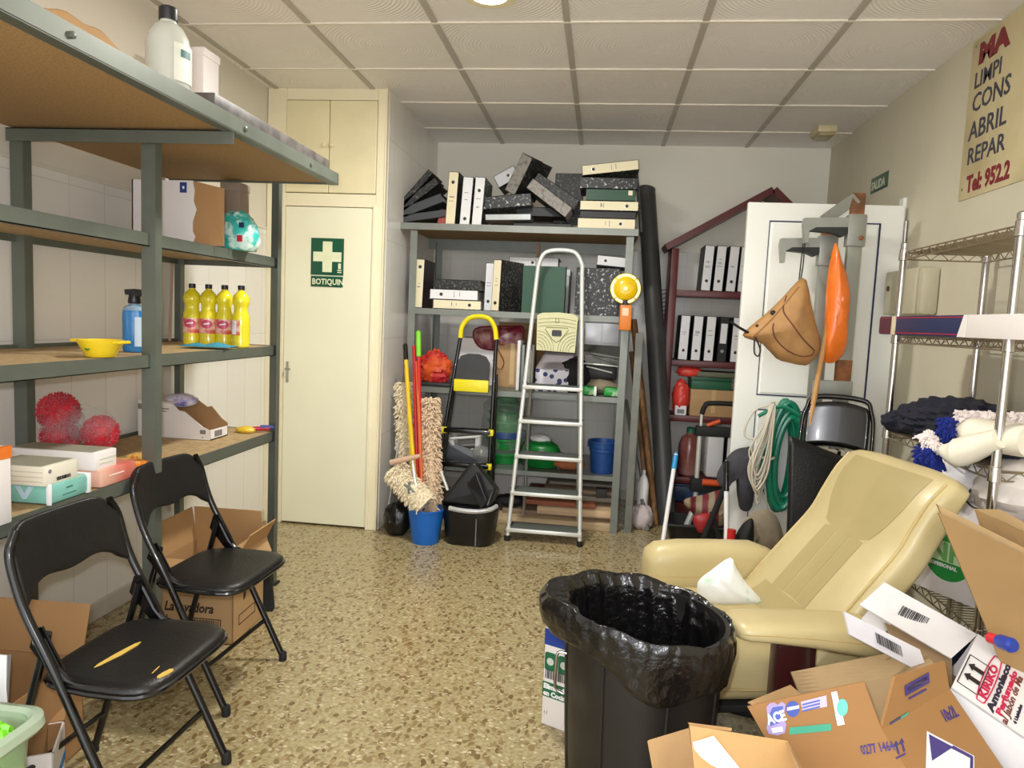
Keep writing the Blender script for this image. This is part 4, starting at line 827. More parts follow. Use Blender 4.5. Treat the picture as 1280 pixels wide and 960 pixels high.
# --- amber warning lamp hooked on the right post of the rack
c = P(782, 361, y=4.50)
t = thing('warning_lamp', 'round amber warning lamp on an orange battery box hooked to the rack post', 'lamp', (c.x, 4.5, 1.33))
F0 = frame(c, (1,0,0), (0,0,1))
refl = mat('lamp_reflector_ring', (250,244,170), .25, coat=.6, emit=.6); amber = mat('amber_lens', (236,196,10), .2, coat=.5, var=.15, scale=60)  # ring material emits faintly, standing in for light it would reflect
rg = M()
part('housing', M().lathe([(.0,-.05),(.07,-.05),(.09,-.03),(.095,.0),(.088,.012),(.068,.014)], mtx=F0, seg=40), mat('lamp_yellow', (214,186,20), .35), t, True)
for k in range(4):
    a0 = PI/4+PI/2*k+.06; a1 = a0+PI/2-.12
    part('reflector', M().grid(lambda a, b: F0 @ Vector(((.07+.021*b)*math.cos(a0+(a1-a0)*a), (.07+.021*b)*math.sin(a0+(a1-a0)*a), .0155-.006*(2*b-1)**2)), 16, 3), refl, t, True)
part('lens', M().lathe([(.07,.012),(.066,.026),(.05,.036),(.03,.04),(.012,.041),(.0,.044)], mtx=F0, seg=40), amber, t, True)
part('lens_centre', M().lathe([(.012,.042),(.008,.047),(0,.049)], mtx=F0, seg=16), refl, t, True)
ob = mat('battery_orange', (222,124,34), .45, var=.05)
bx = part('battery_box', M().bx(c.x-.028, c.x+.045, 4.445, 4.525, c.z-.255, c.z-.10, .008), ob, t, True)
part('sticker', M().bx(c.x-.014, c.x+.024, 4.4435, 4.446, c.z-.165, c.z-.118), mat('sticker_pale', (244,210,170), .5), bx, True, smooth=False)
part('neck', M().tube([(c.x+.005,4.5,c.z-.10),(c.x,4.5,c.z-.07)], .022, seg=12), dgrey, t, True)
# --- pipes and poles leaning in the gap right of the rack
pipe = mat('pipe_grey', (66,66,66), .45, var=.06)
top = P(808, 237, y=5.40)
m = M().tube([(.515,4.93,.0),(top.x,5.40,top.z)], .064, seg=32)
t = thing('plastic_pipe', 'thick dark grey plastic pipe leaning upright beside the back rack', 'pipe', (.515, 4.93, 0)); part('tube', m, pipe, t, True); part('rim', M().tube([(top.x-.0009,5.398,top.z-.006),(top.x+.0,5.401,top.z+.004)], .066, seg=32), mat('pipe_rim', (84,82,80), .5), t, True)
rust = two('rusty_pole', (126,84,46), (86,66,50), 30, .4, .6, .7, stretch=(1,1,.2)); woodp = two('pole_wood', (150,104,56), (110,80,48), 20, .4, .6, .6, stretch=(3,3,.3))
a = P(792, 400, y=5.36); solo('wooden_pole', M().tube([(.435,4.88,.0),(a.x,5.36,a.z)], .024, seg=12), woodp, 'brown wooden pole leaning next to the thick pipe', 'pole')
a = P(789, 440, y=5.25); solo('rusty_pole', M().tube([(.395,4.80,.0),(a.x,5.25,a.z)], .016, seg=12), rust, 'thin rusty pole leaning between the wooden pole and the grey bar', 'pole')
a = P(782, 500, y=5.1); solo('steel_bar', M().tube([(.372,4.72,.0),(a.x,5.1,a.z)], .017, seg=4), mat('bar_grey', (112,112,108), .5, .3), 'square grey steel bar leaning nearest to the rack', 'bar')
a = P(798, 420, y=5.38); solo('copper_pole', M().tube([(.405,4.98,.0),(a.x,5.38,a.z)], .014, seg=12), mat('pole_dark_brown', (96,70,54), .6), 'thin dark brown pole touching the thick pipe', 'pole')
solo('steel_angle', M().bx(.215, .262, 4.64, 4.643, 0, 1.3).bx(.260, .263, 4.64, 4.68, 0, 1.3), mat('angle_worn', (124,126,118), .5, .3, var=.15), 'loose grey steel angle standing right beside the rack post', 'bar', smooth=False)
t = solo('white_bottle', M().lathe([(.04,0),(.045,.01),(.047,.14),(.03,.19),(.014,.21),(.014,.24)], c=(.335,4.84,.14), seg=20, sx=.8), tape, 'white plastic bottle wedged between the rack and the poles', 'bottle')
t = solo('plastic_bag', crump((.335,4.80,0), (.075,.09,.085), .22, 31, 24, 16, 8, .8), mat('bag_pinkish', (210,196,198), .5, bump=.4, bscale=30), 'pinkish white plastic bag on the floor at the foot of the poles', 'bag')
# --- mops, poles, buckets
bl = mat('bucket_blue', (24,104,196), .35, var=.03)
t = thing('bucket', 'bright blue bucket holding cream mop heads by the closet', 'bucket', (-.985, 4.12, 0))
part('shell', M().lathe([(0,.004),(.076,.004),(.08,.0),(.083,.01),(.108,.20),(.113,.202),(.113,.21),(.106,.21),(.08,.012),(0,.01)], seg=36), bl, t)
mopc = mat('mop_cream', (236,222,190), .95, var=.12, scale=60, sheen=.3); mopp = mat('mop_beige', (224,198,166), .95, var=.12, scale=60, sheen=.3)
def fringe(m, f, n, L, rnd, droop=.4, w=.006):
    """yarn strands rooted on the surface f(a,b)->(point, outward)"""
    for _ in range(n):
        p, d = f(rnd.random(), rnd.random()); d = (d+Vector((rnd.gauss(0,.35), rnd.gauss(0,.35), rnd.gauss(0,.35)))).normalized(); l = L*rnd.uniform(.6, 1.25)
        m.tube([p-d*.01, p+d*l*.5, p+d*l+Vector((0,0,-l*droop))], [w, w, w*.5], seg=5)
rnd = random.Random(5)
def bar_surface(a, b, r):
    a, b = Vector(a), Vector(b); ax = (b-a).normalized(); s = ax.cross(Vector((0,1,0))).normalized(); q = ax.cross(s)
    def f(u, v):
        an = 2*PI*v; d = s*math.cos(an)+q*math.sin(an); return a+(b-a)*u+d*r, d
    return f
# flat cream mop: from the bucket up to the left
t = thing('mop', 'cream flat mop head with a grey clamp, tipped out of the blue bucket', 'mop', (-1.05, 4.10, .2))
m = M(); A, B = (-1.19,4.12,.43), (-.98,4.08,.24); m.tube([A, ((A[0]+B[0])/2-.005, 4.09, .33), B], [.05,.062,.075], smooth=4, seg=14); fringe(m, bar_surface(A, B, .052), 900, .032, rnd); part('fringe', m, mopc, t, True)
part('clamp', M().box((-1.07,4.03,.345), (.012,.03,.07), .004, None).tube([(-1.10,4.03,.36),(-1.06,4.02,.345),(-1.02,4.03,.30)], .007, seg=8), mat('clamp_grey', (120,126,118), .4), t, True)
part('pole', M().tube([(-1.0,4.05,.26),(-1.045,4.06,.38),(-1.072,4.09,.50)], .010, seg=10), alu_w, t, True)
t = thing('mop', 'tall beige mop head standing in the blue bucket behind the coloured poles', 'mop', (-.96, 4.17, .2))
m = M(); A, B = P(537,498,y=4.32), P(541,640,y=4.22); m.tube([A, (A+B)/2, B], [.035,.055,.065], smooth=4, seg=14, flat=.6); fringe(m, bar_surface(A, B, .042), 1200, .03, rnd); part('fringe', m, mopp, t, True)
part('pole', M().tube([(-.90,4.10,.44),(-.855,4.10,.33)], .009, seg=10), alu_w, t, True)
m = M(); A, B = P(505,478,y=4.44), P(507,575,y=4.40); m.tube([A, B], [.03,.05], seg=12, flat=.6); fringe(m, bar_surface(A, B, .04), 500, .028, rnd)
t = thing('mop', 'cream mop head hanging behind the yellow poles against the closet side', 'mop', (-1.08, 4.4, .5)); part('fringe', m, mopc, t, True)
part('handle', M().tube([(-1.20,4.08,.475),(-1.12,4.07,.50),(-1.02,4.07,.53)], [.017,.017,.012], seg=12), mat('handle_pinkish', (212,176,150), .6), t, True)
def stick(lab, u0, v0, u1, v1, y0, y1, r, mt, tip=None, tipc=None, foot=None):
    a = P(u0, v0, y=y0); b = P(u1, v1, y=y1); t = thing('broom_pole', lab, 'pole', tuple(b), 0, 'coloured poles in the mop bucket')
    part('pole', M().tube([b, a], r, seg=12), mt, t, True)
    if tip:
        d = (a-b).normalized(); part('grip', M().tube([a-d*tip, a+d*.004, a+d*.012], [r*1.25,r*1.25,r*.7], seg=12), tipc, t, True)
    return t
redp = mat('pole_red', (200,34,36), .35); yelp = mat('pole_yellow', (238,200,30), .35); lime = mat('grip_lime', (130,214,50), .4); orp = mat('pole_orange', (214,96,50), .4)
stick('yellow pole with a black grip leaning leftmost in the mop bucket', 506.5, 432, 519, 640, 4.36, 4.14, .0125, yelp, .09, blk)
stick('plain yellow pole second from the left in the mop bucket', 507.5, 460, 522, 640, 4.34, 4.12, .0125, yelp)
stick('dark red pole in the mop bucket right of the yellow ones', 517.5, 432, 523, 640, 4.38, 4.16, .0125, redp)
stick('red pole with a lime green grip in the mop bucket', 523, 416, 526, 640, 4.36, 4.12, .0125, redp, .15, lime)
stick('orange-red pole rightmost in the mop bucket', 521, 452, 528, 622, 4.33, 4.10, .011, orp)
# small broom and black bag at the left
t = thing('dustpan_broom', 'black bag-like broom head with a thin grey stick by the closet corner', 'broom', (-1.20, 4.24, 0))
part('head', crump((-1.19,4.22,0), (.085,.07,.11), .22, 41, 26, 16, 9, .8), mat('bag_black_gloss', (18,18,20), .3, bump=.3, bscale=40), t, True)
part('stick', M().tube([P(483,650,y=4.2), P(499,548,y=4.28)], .006, seg=8), mat('stick_grey', (170,174,178), .4, .4), t, True)
# black pedal bin with mop wringer on top
t = thing('mop_bucket', 'black oval mop bucket with a silver rim band in front of the step ladder', 'bucket', (-.725, 4.20, 0))
bb = mat('bucket_black', (20,20,21), .35, var=.06)
part('shell', loft(M(), [(rrect(.27,.20,.07), 0), (rrect(.29,.22,.08), .012), (rrect(.335,.26,.09), .215), (rrect(.35,.275,.1), .217), (rrect(.35,.275,.1), .232), (rrect(.325,.25,.09), .232), (rrect(.28,.21,.07), .02)], True, True), bb, t)
part('rim_band', M().tube([(-.11,-.137,.262-.03),(-.04,-.146,.226),(.05,-.146,.226),(.13,-.13,.238),(.165,-.08,.25)], .012, smooth=5, seg=8, flat=1.2), mat('band_silver', (196,196,196), .35, .3), t)
part('seam', M().bx(.05, .056, -.126, -.112, .01, .21), mat('seam_grey', (120,120,122), .4), t)
t = thing('bucket_wringer', 'black plastic mop wringer lying tilted on the black bucket', 'wringer', (-.73, 4.2, .235))
sec = []
part('funnel', M().slab([(-.90,4.10,.25),(-.60,4.06,.255),(-.565,4.10,.36),(-.70,4.13,.50),(-.73,4.13,.505)], -.12), bb, t, True, smooth=False, mod=lambda o: (setattr(o.modifiers.new('b','BEVEL'), 'width', .018), setattr(o.modifiers['b'], 'segments', 3)))
part('lip', M().slab([(-.73,4.085,.375),(-.675,4.08,.455),(-.60,4.045,.30),(-.635,4.04,.255)], -.03), bb, t, True, smooth=False, mod=lambda o: (setattr(o.modifiers.new('b','BEVEL'), 'width', .006), setattr(o.modifiers['b'], 'segments', 2)))
part('ridge', M().tube([(-.735,4.07,.385),(-.66,4.065,.40),(-.625,4.03,.28)], .007, smooth=3, seg=8), bb, t, True)
# ================================================================ goods low on the back rack
def puff(pts, t, back=None, rings=6, wob=0, seed=0, n=8, yoff=None):
    """cushion-like body on an outline of room points; bulges by t toward the viewer side (-y) and by back behind"""
    pts = catmull(pts, n//2, True); N = len(pts); c = sum(pts, Vector())/N; m = M(); rnd = random.Random(seed); k = [rnd.uniform(3, 9) for _ in range(4)]
    back = t*.6 if back is None else back
    vs = []; fs = []
    def ringset(sg, amt):
        out = []
        for r in range(rings+1):
            q = 1-r/rings
            for p in pts:
                v = c+(p-c)*q; d = amt*math.sqrt(max(0, 1-q*q)); w = wob*math.sin(k[0]*10*v.x+k[1]*8*v.z)*math.sin(k[2]*9*v.z+k[3]*7*v.x)*(1-q)
                out.append(Vector((v.x, v.y+sg*(d+w), v.z)))
        return out
    f = ringset(-1, t); b = ringset(1, back)
    for ofs, arr, fl in ((0, f, False), (len(f), b, True)):
        for r in range(rings):
            for i in range(N):
                j = (i+1) % N; q = [ofs+r*N+i, ofs+r*N+j, ofs+(r+1)*N+j, ofs+(r+1)*N+i]; fs.append(q[::-1] if fl else q)
    return m.add(f+b, fs)
def px(pts, y): return [P(u, v, y=y) for u, v in pts]
Z3b, Z4b = .886, .371
t = solo('orange_safety_net', crump((-1.115,4.78,Z3b+.02), (.11,.07,.12), .28, 51, 36, 24, 10, .75), two('net_orange_red', (226,90,30), (196,36,40), 12, .45, .55, .6, bump=.6), 'crumpled orange and red netting at the left end of the third rack shelf', 'netting')
t = solo('black_tray', M().box((-1.06,4.75,Z3b+.011), (.26,.16,.02), .006), dgrey, 'flat black tray under the orange netting', 'tray')
t = thing('white_box', 'white box behind the black ladder platform on the third rack shelf', 'box', (-.85, 5.0, Z3b)); part('body', M().bx(-.99, -.74, 4.93, 5.2, Z3b, Z3b+.32, .004), sp_white, t, True); part('lid', M().bx(-.995, -.735, 4.925, 5.205, Z3b+.26, Z3b+.325, .003), white_card, t, True)
t = thing('storage_box', 'tall tan cardboard box standing behind the black ladder on the third shelf', 'box', (-.6, 4.95, Z3b)); part('body', M().bx(-.715, -.49, 4.88, 5.2, Z3b, Z3b+.30, .003), card, t, True); part('tape_band', M().bx(-.615, -.585, 4.877, 5.0, Z3b+.02, Z3b+.302), mat('tape_tan', (206,176,126), .35), t, True, smooth=False)
t = thing('cardboard_box', 'wide cardboard box at the back under the second shelf, behind the red bag', 'box', (-.55, 5.2, Z3b)); part('body', M().bx(-.75, -.30, 5.215, 5.32, Z3b, Z3b+.44, .003), card_dk, t, True); part('flap', M().bx(-.75, -.30, 5.21, 5.216, Z3b+.40, Z3b+.445), card, t, True)
rb = two('bag_red_clear', (128,34,52), (188,150,146), 10, .45, .6, .3)
t = thing('zip_bag', 'clear bag with dark red trim lying on the tan box', 'bag', (-.58, 4.95, Z3b+.31))
part('pouch', puff(px([(592,418),(600,409),(640,408),(654,409),(652,428),(640,438),(612,437),(598,432)], 4.93), .06, .05, wob=.006, seed=3), rb, t, True)
part('trim', M().tube([p+Vector((0,-.012,0)) for p in px([(592,418),(600,409),(640,408),(654,409),(652,428),(640,438),(612,437),(598,432)], 4.93)], .006, closed=True, smooth=3, seg=6), mat('trim_red', (128,22,44), .5), t, True)
part('cord', M().tube(px([(622,436),(630,452),(624,462),(616,450)], 4.86), .003, smooth=5, seg=6), mat('trim_red', (128,22,44), .5), t, True)
for i, (u, w_, lab, mt) in enumerate([(647, .02, 'pale board standing on edge left of the aluminium ladder', sp_white), (652, .02, 'grey board standing on edge second from the tan box', galv), (660, .03, 'greenish grey board standing on edge just behind the ladder rail', mat('board_greenish', (150,156,146), .6))]):
    a = P(u, 490, y=4.74); solo('board', M().bx(a.x-w_/2, a.x+w_/2, 4.70+.02*i, 5.1, Z3b, Z3b+.33-.03*i, .002), mt, lab, 'board')
tri = two('triangle_print', (40,44,110), (232,230,240), 26, .40, .42, .5, kind='voronoi')
t = thing('printed_carton', 'white carton with violet triangle print behind the ladder treads', 'box', (-.30, 4.75, Z3b)); part('body', M().bx(-.42, -.20, 4.70, 4.95, Z3b, Z3b+.15, .004), tri, t, True); part('top_sheet', M().slab([(-.42,4.70,Z3b+.152),(-.20,4.70,Z3b+.152),(-.18,4.95,Z3b+.25),(-.38,4.95,Z3b+.25)], .004), mat('sheet_lilac', (196,188,194), .6), t, True, smooth=False)
solo('black_rags', crump((-.165,4.78,Z3b), (.10,.09,.13), .2, 61, 28, 18, 8, .8), mat('rag_black', (24,24,26), .8), 'black cloth bundle behind the right rail of the aluminium ladder', 'cloth')
t = thing('metal_bracket', 'black and silver metal brackets on the right of the third shelf', 'bracket', (.02, 4.8, Z3b+.13))
part('arm', M().tube(px([(728,454),(773,458)], 4.72), .007, seg=8), alu, t, True); part('arm', M().tube(px([(733,458),(765,466)], 4.70), .005, seg=8), alu, t, True); part('arm', M().tube(px([(740,444),(774,455)], 4.75), .006, seg=8), alu, t, True)
part('plate', M().bx(-.11, .11, 4.76, 4.98, Z3b+.10, Z3b+.19, .01), blackb, t, True)
solo('beige_canvas', crump((.01,4.82,Z3b), (.12,.12,.055), .12, 62, 28, 14, 6, .9), mat('canvas_taupe', (146,134,112), .9), 'folded taupe canvas under the metal brackets', 'canvas')
t = thing('grey_board', 'dark grey sloping board lying over the brackets', 'board', (0, 4.85, Z3b+.2)); part('panel', M().slab([P(728,432,y=4.80),P(728,440,y=4.66),P(776,448,y=4.66),P(774,435,y=4.80)], .012), mat('board_dark', (84,84,80), .5), t, True, smooth=False); part('edge', M().tube([P(728,440,y=4.655),P(776,448,y=4.655)], .005, seg=6), galv, t, True)
gf = two('green_pack_film', (40,150,60), (190,226,180), 16, .55, .65, .3)
for u, lab in ((735, 'green film-wrapped pack at the front of the third shelf, right of the ladder'), (764, 'green film-wrapped pack nearest the rack post')):
    a = P(u, 495, y=4.66); t = thing('wrapped_pack', lab, 'packet', (a.x, 4.66, Z3b), 0, 'green wrapped packs'); part('pack', M().box((0,0,.03), (.105,.09,.058), .016), gf, t); part('band', M().box((.045,0,.03), (.02,.094,.062), .01), tape, t)
# fourth shelf
wc = mat('crate_white', (226,226,222), .45)
t = thing('plastic_basket', 'white slotted plastic basket behind the steps of the black ladder', 'basket', (-.86, 4.78, Z4b))
m = M(); A = frame((-.865,4.78,Z4b+.01), (1,.1,.12), (-.1,1,0))
o1 = rrect(.16,.15,.02); o2 = rrect(.22,.20,.03)
m.tube([A @ Vector((x, y, .17)) for x, y in o2], .009, closed=True, seg=8).tube([A @ Vector((x, y, .0)) for x, y in o1], .008, closed=True, seg=8).tube([A @ Vector((x*.5+a*.5, y*.5+b*.5, .085)) for (x, y), (a, b) in zip(o1, o2)], .006, closed=True, seg=6)
for i in range(0, len(o1)): m.tube([A @ Vector((*o1[i], 0)), A @ Vector((*o2[i], .17))], .006, seg=5)
part('lattice', m, wc, t, True); part('base', M().prism(o1, .006, mtx=A), wc, t, True)
t = thing('grey_tray', 'grey plastic tray tilted against the white basket', 'tray', (-.93, 4.72, Z4b)); part('panel', M().slab([(-1.09,4.70,Z4b+.17),(-1.05,4.68,Z4b+.03),(-.73,4.66,Z4b+.01),(-.75,4.70,Z4b+.07)], .02), mat('tray_slate', (66,72,80), .45), t, True, smooth=False); part('rim', M().tube([(-1.09,4.70,Z4b+.17),(-.75,4.69,Z4b+.07)], .009, seg=8), mat('tray_slate', (66,72,80), .45), t, True)
solo('clear_bag', crump((-.76,4.70,Z4b), (.07,.06,.07), .14, 63, 28, 18, 9, .85), mat('bag_clear_grey', (150,152,148), .15, alpha=.75, bump=.5, bscale=40), 'clear grey plastic bag at the front between the ladders', 'bag')
grn = mat('green_plastic', (20,130,54), .3, var=.2, scale=12)
t = thing('wrapped_baskets', 'stack of green baskets in clear film between the two ladders', 'basket', (-.62, 4.85, Z4b))
m = M()
for k, (z, r) in enumerate([(0,.13),(.10,.135),(.22,.125),(.28,.118),(.34,.10)]): m.lathe([(r*.85,z),(r,z+.06),(r*1.06,z+.062),(r*1.06,z+.072),(r*.95,z+.07)], c=(-.62,4.86,Z4b), seg=28)
m.lathe([(.10,.40),(.06,.46),(.0,.48)], c=(-.62,4.86,Z4b), seg=28)
part('baskets', m, grn, t, True); part('blue_band', M().lathe([(.137,.175),(.141,.18),(.141,.215),(.137,.22)], c=(-.62,4.86,Z4b), seg=28), mat('band_blue', (40,70,120), .4), t, True)
part('film', M().ball((-.63,4.85,Z4b+.25), (.165,.13,.27), 28, 18, lambda d: (1+.05*math.sin(9*d.x+5*d.z)+.04*math.sin(15*d.z))*(1 if d.z > -.85 else .9)), mat('film_dull', (170,180,170), .12, alpha=.25, bump=.5, bscale=25), t, True)
t = thing('green_basket', 'flat green basket with a white cloth behind the third ladder tread', 'basket', (-.36, 4.78, Z4b)); part('bowl', M().lathe([(0,.004),(.11,.004),(.15,.085),(.16,.088),(.155,.095),(.142,.09),(.105,.01),(0,.01)], seg=30, sy=.8), grn, t); part('cover', crump((0,0,.07), (.12,.09,.07), .15, 64, 24, 12, 7, .6), grn, t)
solo('white_cloth', crump((-.37,4.80,Z4b+.165), (.07,.06,.03), .2, 65, 22, 12, 8, .7), tape, 'white cloth lying on top of the flat green basket', 'cloth')
solo('orange_cloth', crump((-.17,4.74,Z4b), (.11,.07,.045), .15, 66, 24, 12, 7, .9), mat('cloth_terracotta', (176,104,66), .85), 'terracotta cloth on the fourth shelf right of the green basket', 'cloth')
dbl = mat('bucket_dark_blue', (28,70,132), .4, var=.05)
a = P(752, 590, y=4.72)
t = thing('bucket', 'dark blue bucket on the fourth shelf at the right rack post', 'bucket', (.05, 4.73, Z4b))
part('shell', M().lathe([(0,.004),(.072,.004),(.074,0),(.076,.01),(.086,.14),(.092,.143),(.092,.165),(.096,.168),(.097,.20),(.102,.202),(.102,.212),(.094,.212),(.074,.014),(0,.012)], seg=36), dbl, t)
part('ear', M().box((-.10,0,.185), (.012,.03,.035), .004), dbl, t); part('ear', M().box((.10,0,.185), (.012,.03,.035), .004), dbl, t)
# planks and boards under the rack
pk = [('pale pine plank at the bottom of the pile under the rack', -.72, .16, 4.63, .0, .05, (206,180,142), 0), ('grey-brown plank lying under the rack behind the ladder foot', -.60, .15, 4.70, .052, .03, (150,126,104), 1), ('reddish plank lying on the wood pile under the rack', -.46, .02, 4.66, .135, .03, (162,98,70), 0), ('wide pale plank in the middle of the wood pile under the rack', -.36, .15, 4.63, .085, .048, (216,184,146), 0), ('grey weathered board on the wood pile by the right post', -.20, .16, 4.72, .17, .03, (140,132,120), 0), ('brown board near the top of the wood pile', -.33, .16, 4.76, .205, .025, (150,128,104), 1), ('grey slat on top of the wood pile under the fourth shelf', -.30, .15, 4.80, .25, .02, (132,124,112), 0)]
zz = {}
for lab, x0, x1, y0, z, h, c, s in pk:
    solo('plank', M().bx(x0, x1, y0, y0+.5, z, z+h, .003), mat('plank_%d_%d' % (c[0], c[1]), c, .75, var=.18, scale=6, stretch=(.6,8,8)), lab, 'plank', 'planks under the back rack')
t = thing('white_panel_board', 'white board standing on edge under the rack behind the black bucket', 'board', (-.5, 4.9, 0)); part('panel', M().bx(-.80, -.34, 5.22, 5.24, 0, .33, .002), white_card, t, True); part('shelf_edge', M().bx(-.80, -.34, 5.2, 5.22, .0, .05, .002), mat('edge_grey2', (150,150,146), .6), t, True)
solo('black_bundle', crump((-.56,4.78,.09), (.10,.08,.04), .15, 67, 22, 12, 7, .8), mat('rag_black', (24,24,26), .8), 'flat black bundle beside the wood pile under the rack', 'cloth')
solo('dark_block', M().bx(.02, .09, 4.70, 4.76, .20, .262, .004), mat('block_dark', (60,58,58), .6), 'small dark block on the wood pile next to the rack post', 'block')
# ================================================================ house-shaped bookcase behind the exit door
burg = mat('burgundy_wood', (92,26,26), .4, var=.12, scale=8, stretch=(1,1,.2))
t = thing('bookcase', 'burgundy house-shaped bookcase with a gabled top by the exit door', 'bookcase', (1.0, 5.35, 0))
BYF, BYB = 5.20, 5.50
part('side_panel', M().bx(.455, .505, BYF, BYB, 0, 1.90, .003), burg, t, True); part('side_panel', M().bx(1.49, 1.54, BYF, BYB, 0, 1.90, .003), burg, t, True)
part('roof_board', M().slab([(.425,BYF-.02,1.885),(1.12,BYF-.02,2.295),(1.12,BYB,2.295),(.425,BYB,1.885)], .045), burg, t, True, smooth=False)
part('roof_board', M().slab([(1.10,BYF-.02,2.30),(1.55,BYF-.02,1.885),(1.55,BYB,1.885),(1.10,BYB,2.30)], .045), burg, t, True, smooth=False)
BZ = (1.59, 1.095, .70, .25)
for z in BZ: part('shelf', M().bx(.50, 1.50, BYF+.01, BYB-.005, z-.022, z+.022, .002), burg, t, True)
part('plinth', M().bx(.50, 1.50, BYF+.03, BYB-.02, 0, .08), burg, t, True)
G = 'office binders in the bookcase'
def bk(lab, u, v, z, lean=2, w=.066, sp='white', **k):
    a = P(u, v, y=BYF+.03); return binder(lab, (a.x, BYF+.03, z+.023), lean, w=w, h=.318, d=.25, cover=blackb, spine=sp, hole=k.pop('hole', .22), group=G, **k)
bk('leftmost white-spined office binder on the upper shelf of the bookcase', 882, 356, BZ[0], 2.5); bk('second white-spined office binder on the upper shelf of the bookcase', 897, 358, BZ[0], 2.5); bk('third white-spined office binder on the upper shelf of the bookcase', 913, 359, BZ[0], 2.5); bk('office binder half hidden by the door on the upper bookcase shelf', 927.5, 360, BZ[0], 2)
bk('leftmost white-spined office binder on the second shelf of the bookcase', 853, 444, BZ[1], 1.5); bk('second white-spined office binder on the second shelf of the bookcase', 869, 446, BZ[1], 1.5); bk('third white-spined office binder on the second shelf of the bookcase', 885, 447, BZ[1], 1.5)
b = bk('black office binder with a short white label on the second bookcase shelf', 901.5, 448, BZ[1], 1.5, sp=None); part('spine_label', M().bx(-.022, .022, -.002, .001, .13, .27), sp_white, b, smooth=False); part('finger_hole', M().lathe([(.012,.0),(.012,.001),(0,.0012)], mtx=frame((0,-.001,.075), (1,0,0), (0,0,1)), seg=16), metal, b)
bk('office binder half hidden by the door on the second bookcase shelf', 918, 448, BZ[1], 1.5)
wc_ = M()
for i in range(7): wc_.tube(px([(818,402-6*i),(826,396-5.5*i),(833,392-5.0*i),(838,396-5.2*i)], 5.46-.006*i), .003, smooth=5, seg=5)
solo('wire_brush', wc_, mat('bristle_black', (22,22,22), .5), 'spray of curved black bristles on the wall between the pipe and the bookcase', 'brush')
redbag = mat('bag_coral', (228,70,58), .35, bump=.4, bscale=30)
solo('red_plastic_bag', crump((.64,5.28,1.0), (.09,.05,.045), .25, 71, 26, 16, 9, .7), redbag, 'coral red plastic bag lying on the green carton in the bookcase', 'bag', loc=None)
solo('red_plastic_bag', crump((.59,5.27,.723), (.06,.06,.13), .2, 72, 26, 18, 9, .9), redbag, 'tall coral red plastic bag at the left end of the third bookcase shelf', 'bag')
t = thing('green_carton', 'green carton standing on a brown box in the bookcase', 'box', (.79, 5.33, .92)); part('body', M().bx(.655, .93, 5.23, 5.45, .915, 1.0, .004), mat('carton_green', (36,96,64), .5), t, True); part('lid', M().bx(.65, .935, 5.225, 5.455, .975, 1.004, .003), mat('carton_green_dark', (28,80,54), .5), t, True)
t = thing('brown_box', 'plain brown box under the green carton in the bookcase', 'box', (.8, 5.33, .723)); part('body', M().bx(.655, .97, 5.225, 5.45, .722, .914, .004), card, t, True); part('tape_band', M().bx(.80, .83, 5.223, 5.4, .75, .915), mat('tape_tan', (206,176,126), .35), t, True, smooth=False)
solo('folder_stack', M().bx(.69, 1.0, 5.23, 5.45, 1.006, 1.04, .003), mat('folder_olive', (104,104,84), .6), 'flat olive folders lying on the green carton', 'folder')
t = thing('small_box', 'small white box on the third bookcase shelf left of the brown box', 'box', (.585, 5.26, .723)); part('body', M().bx(.55, .63, 5.215, 5.262, .722, .79, .003), sp_white, t, True); part('print', M().bx(.565, .615, 5.2135, 5.216, .735, .765), grey_ink, t, True, smooth=False)
t = thing('liquid_jug', 'plastic jug of reddish liquid with a green cap in the bookcase', 'jug', (.685, 5.33, .273)); part('body', M().lathe([(.07,0),(.08,.01),(.082,.03),(.08,.22),(.06,.28),(.03,.30),(.026,.315)], seg=30), two('jug_reddish', (120,52,48), (150,112,104), 2.2, .40, .6, .2), t); part('cap', M().lathe([(.03,.312),(.03,.345),(.026,.35)], seg=20), mat('cap_green', (50,120,90), .4), t)
t = thing('white_canister', 'white canister beside the reddish jug in the bookcase', 'canister', (.87, 5.34, .273)); part('body', M().bx(.80, .92, 5.26, 5.42, .273, .60, .02), sp_white, t, True); part('cap', M().lathe([(.025,0),(.025,.03),(.02,.035)], c=(.86,5.34,.60), seg=16), dgrey, t, True)
bk('tall white binder low in the bookcase beside the canister', 911, 600, BZ[3], 0, w=.06)
t = thing('blue_container', 'dark blue container on the bookcase base', 'container', (.66, 5.3, .08)); part('body', M().bx(.56, .86, 5.26, 5.45, .08, .205, .015), mat('container_navy', (36,60,96), .45), t, True); part('rim', M().bx(.55, .87, 5.25, 5.46, .195, .215, .006), mat('container_navy', (36,60,96), .45), t, True)
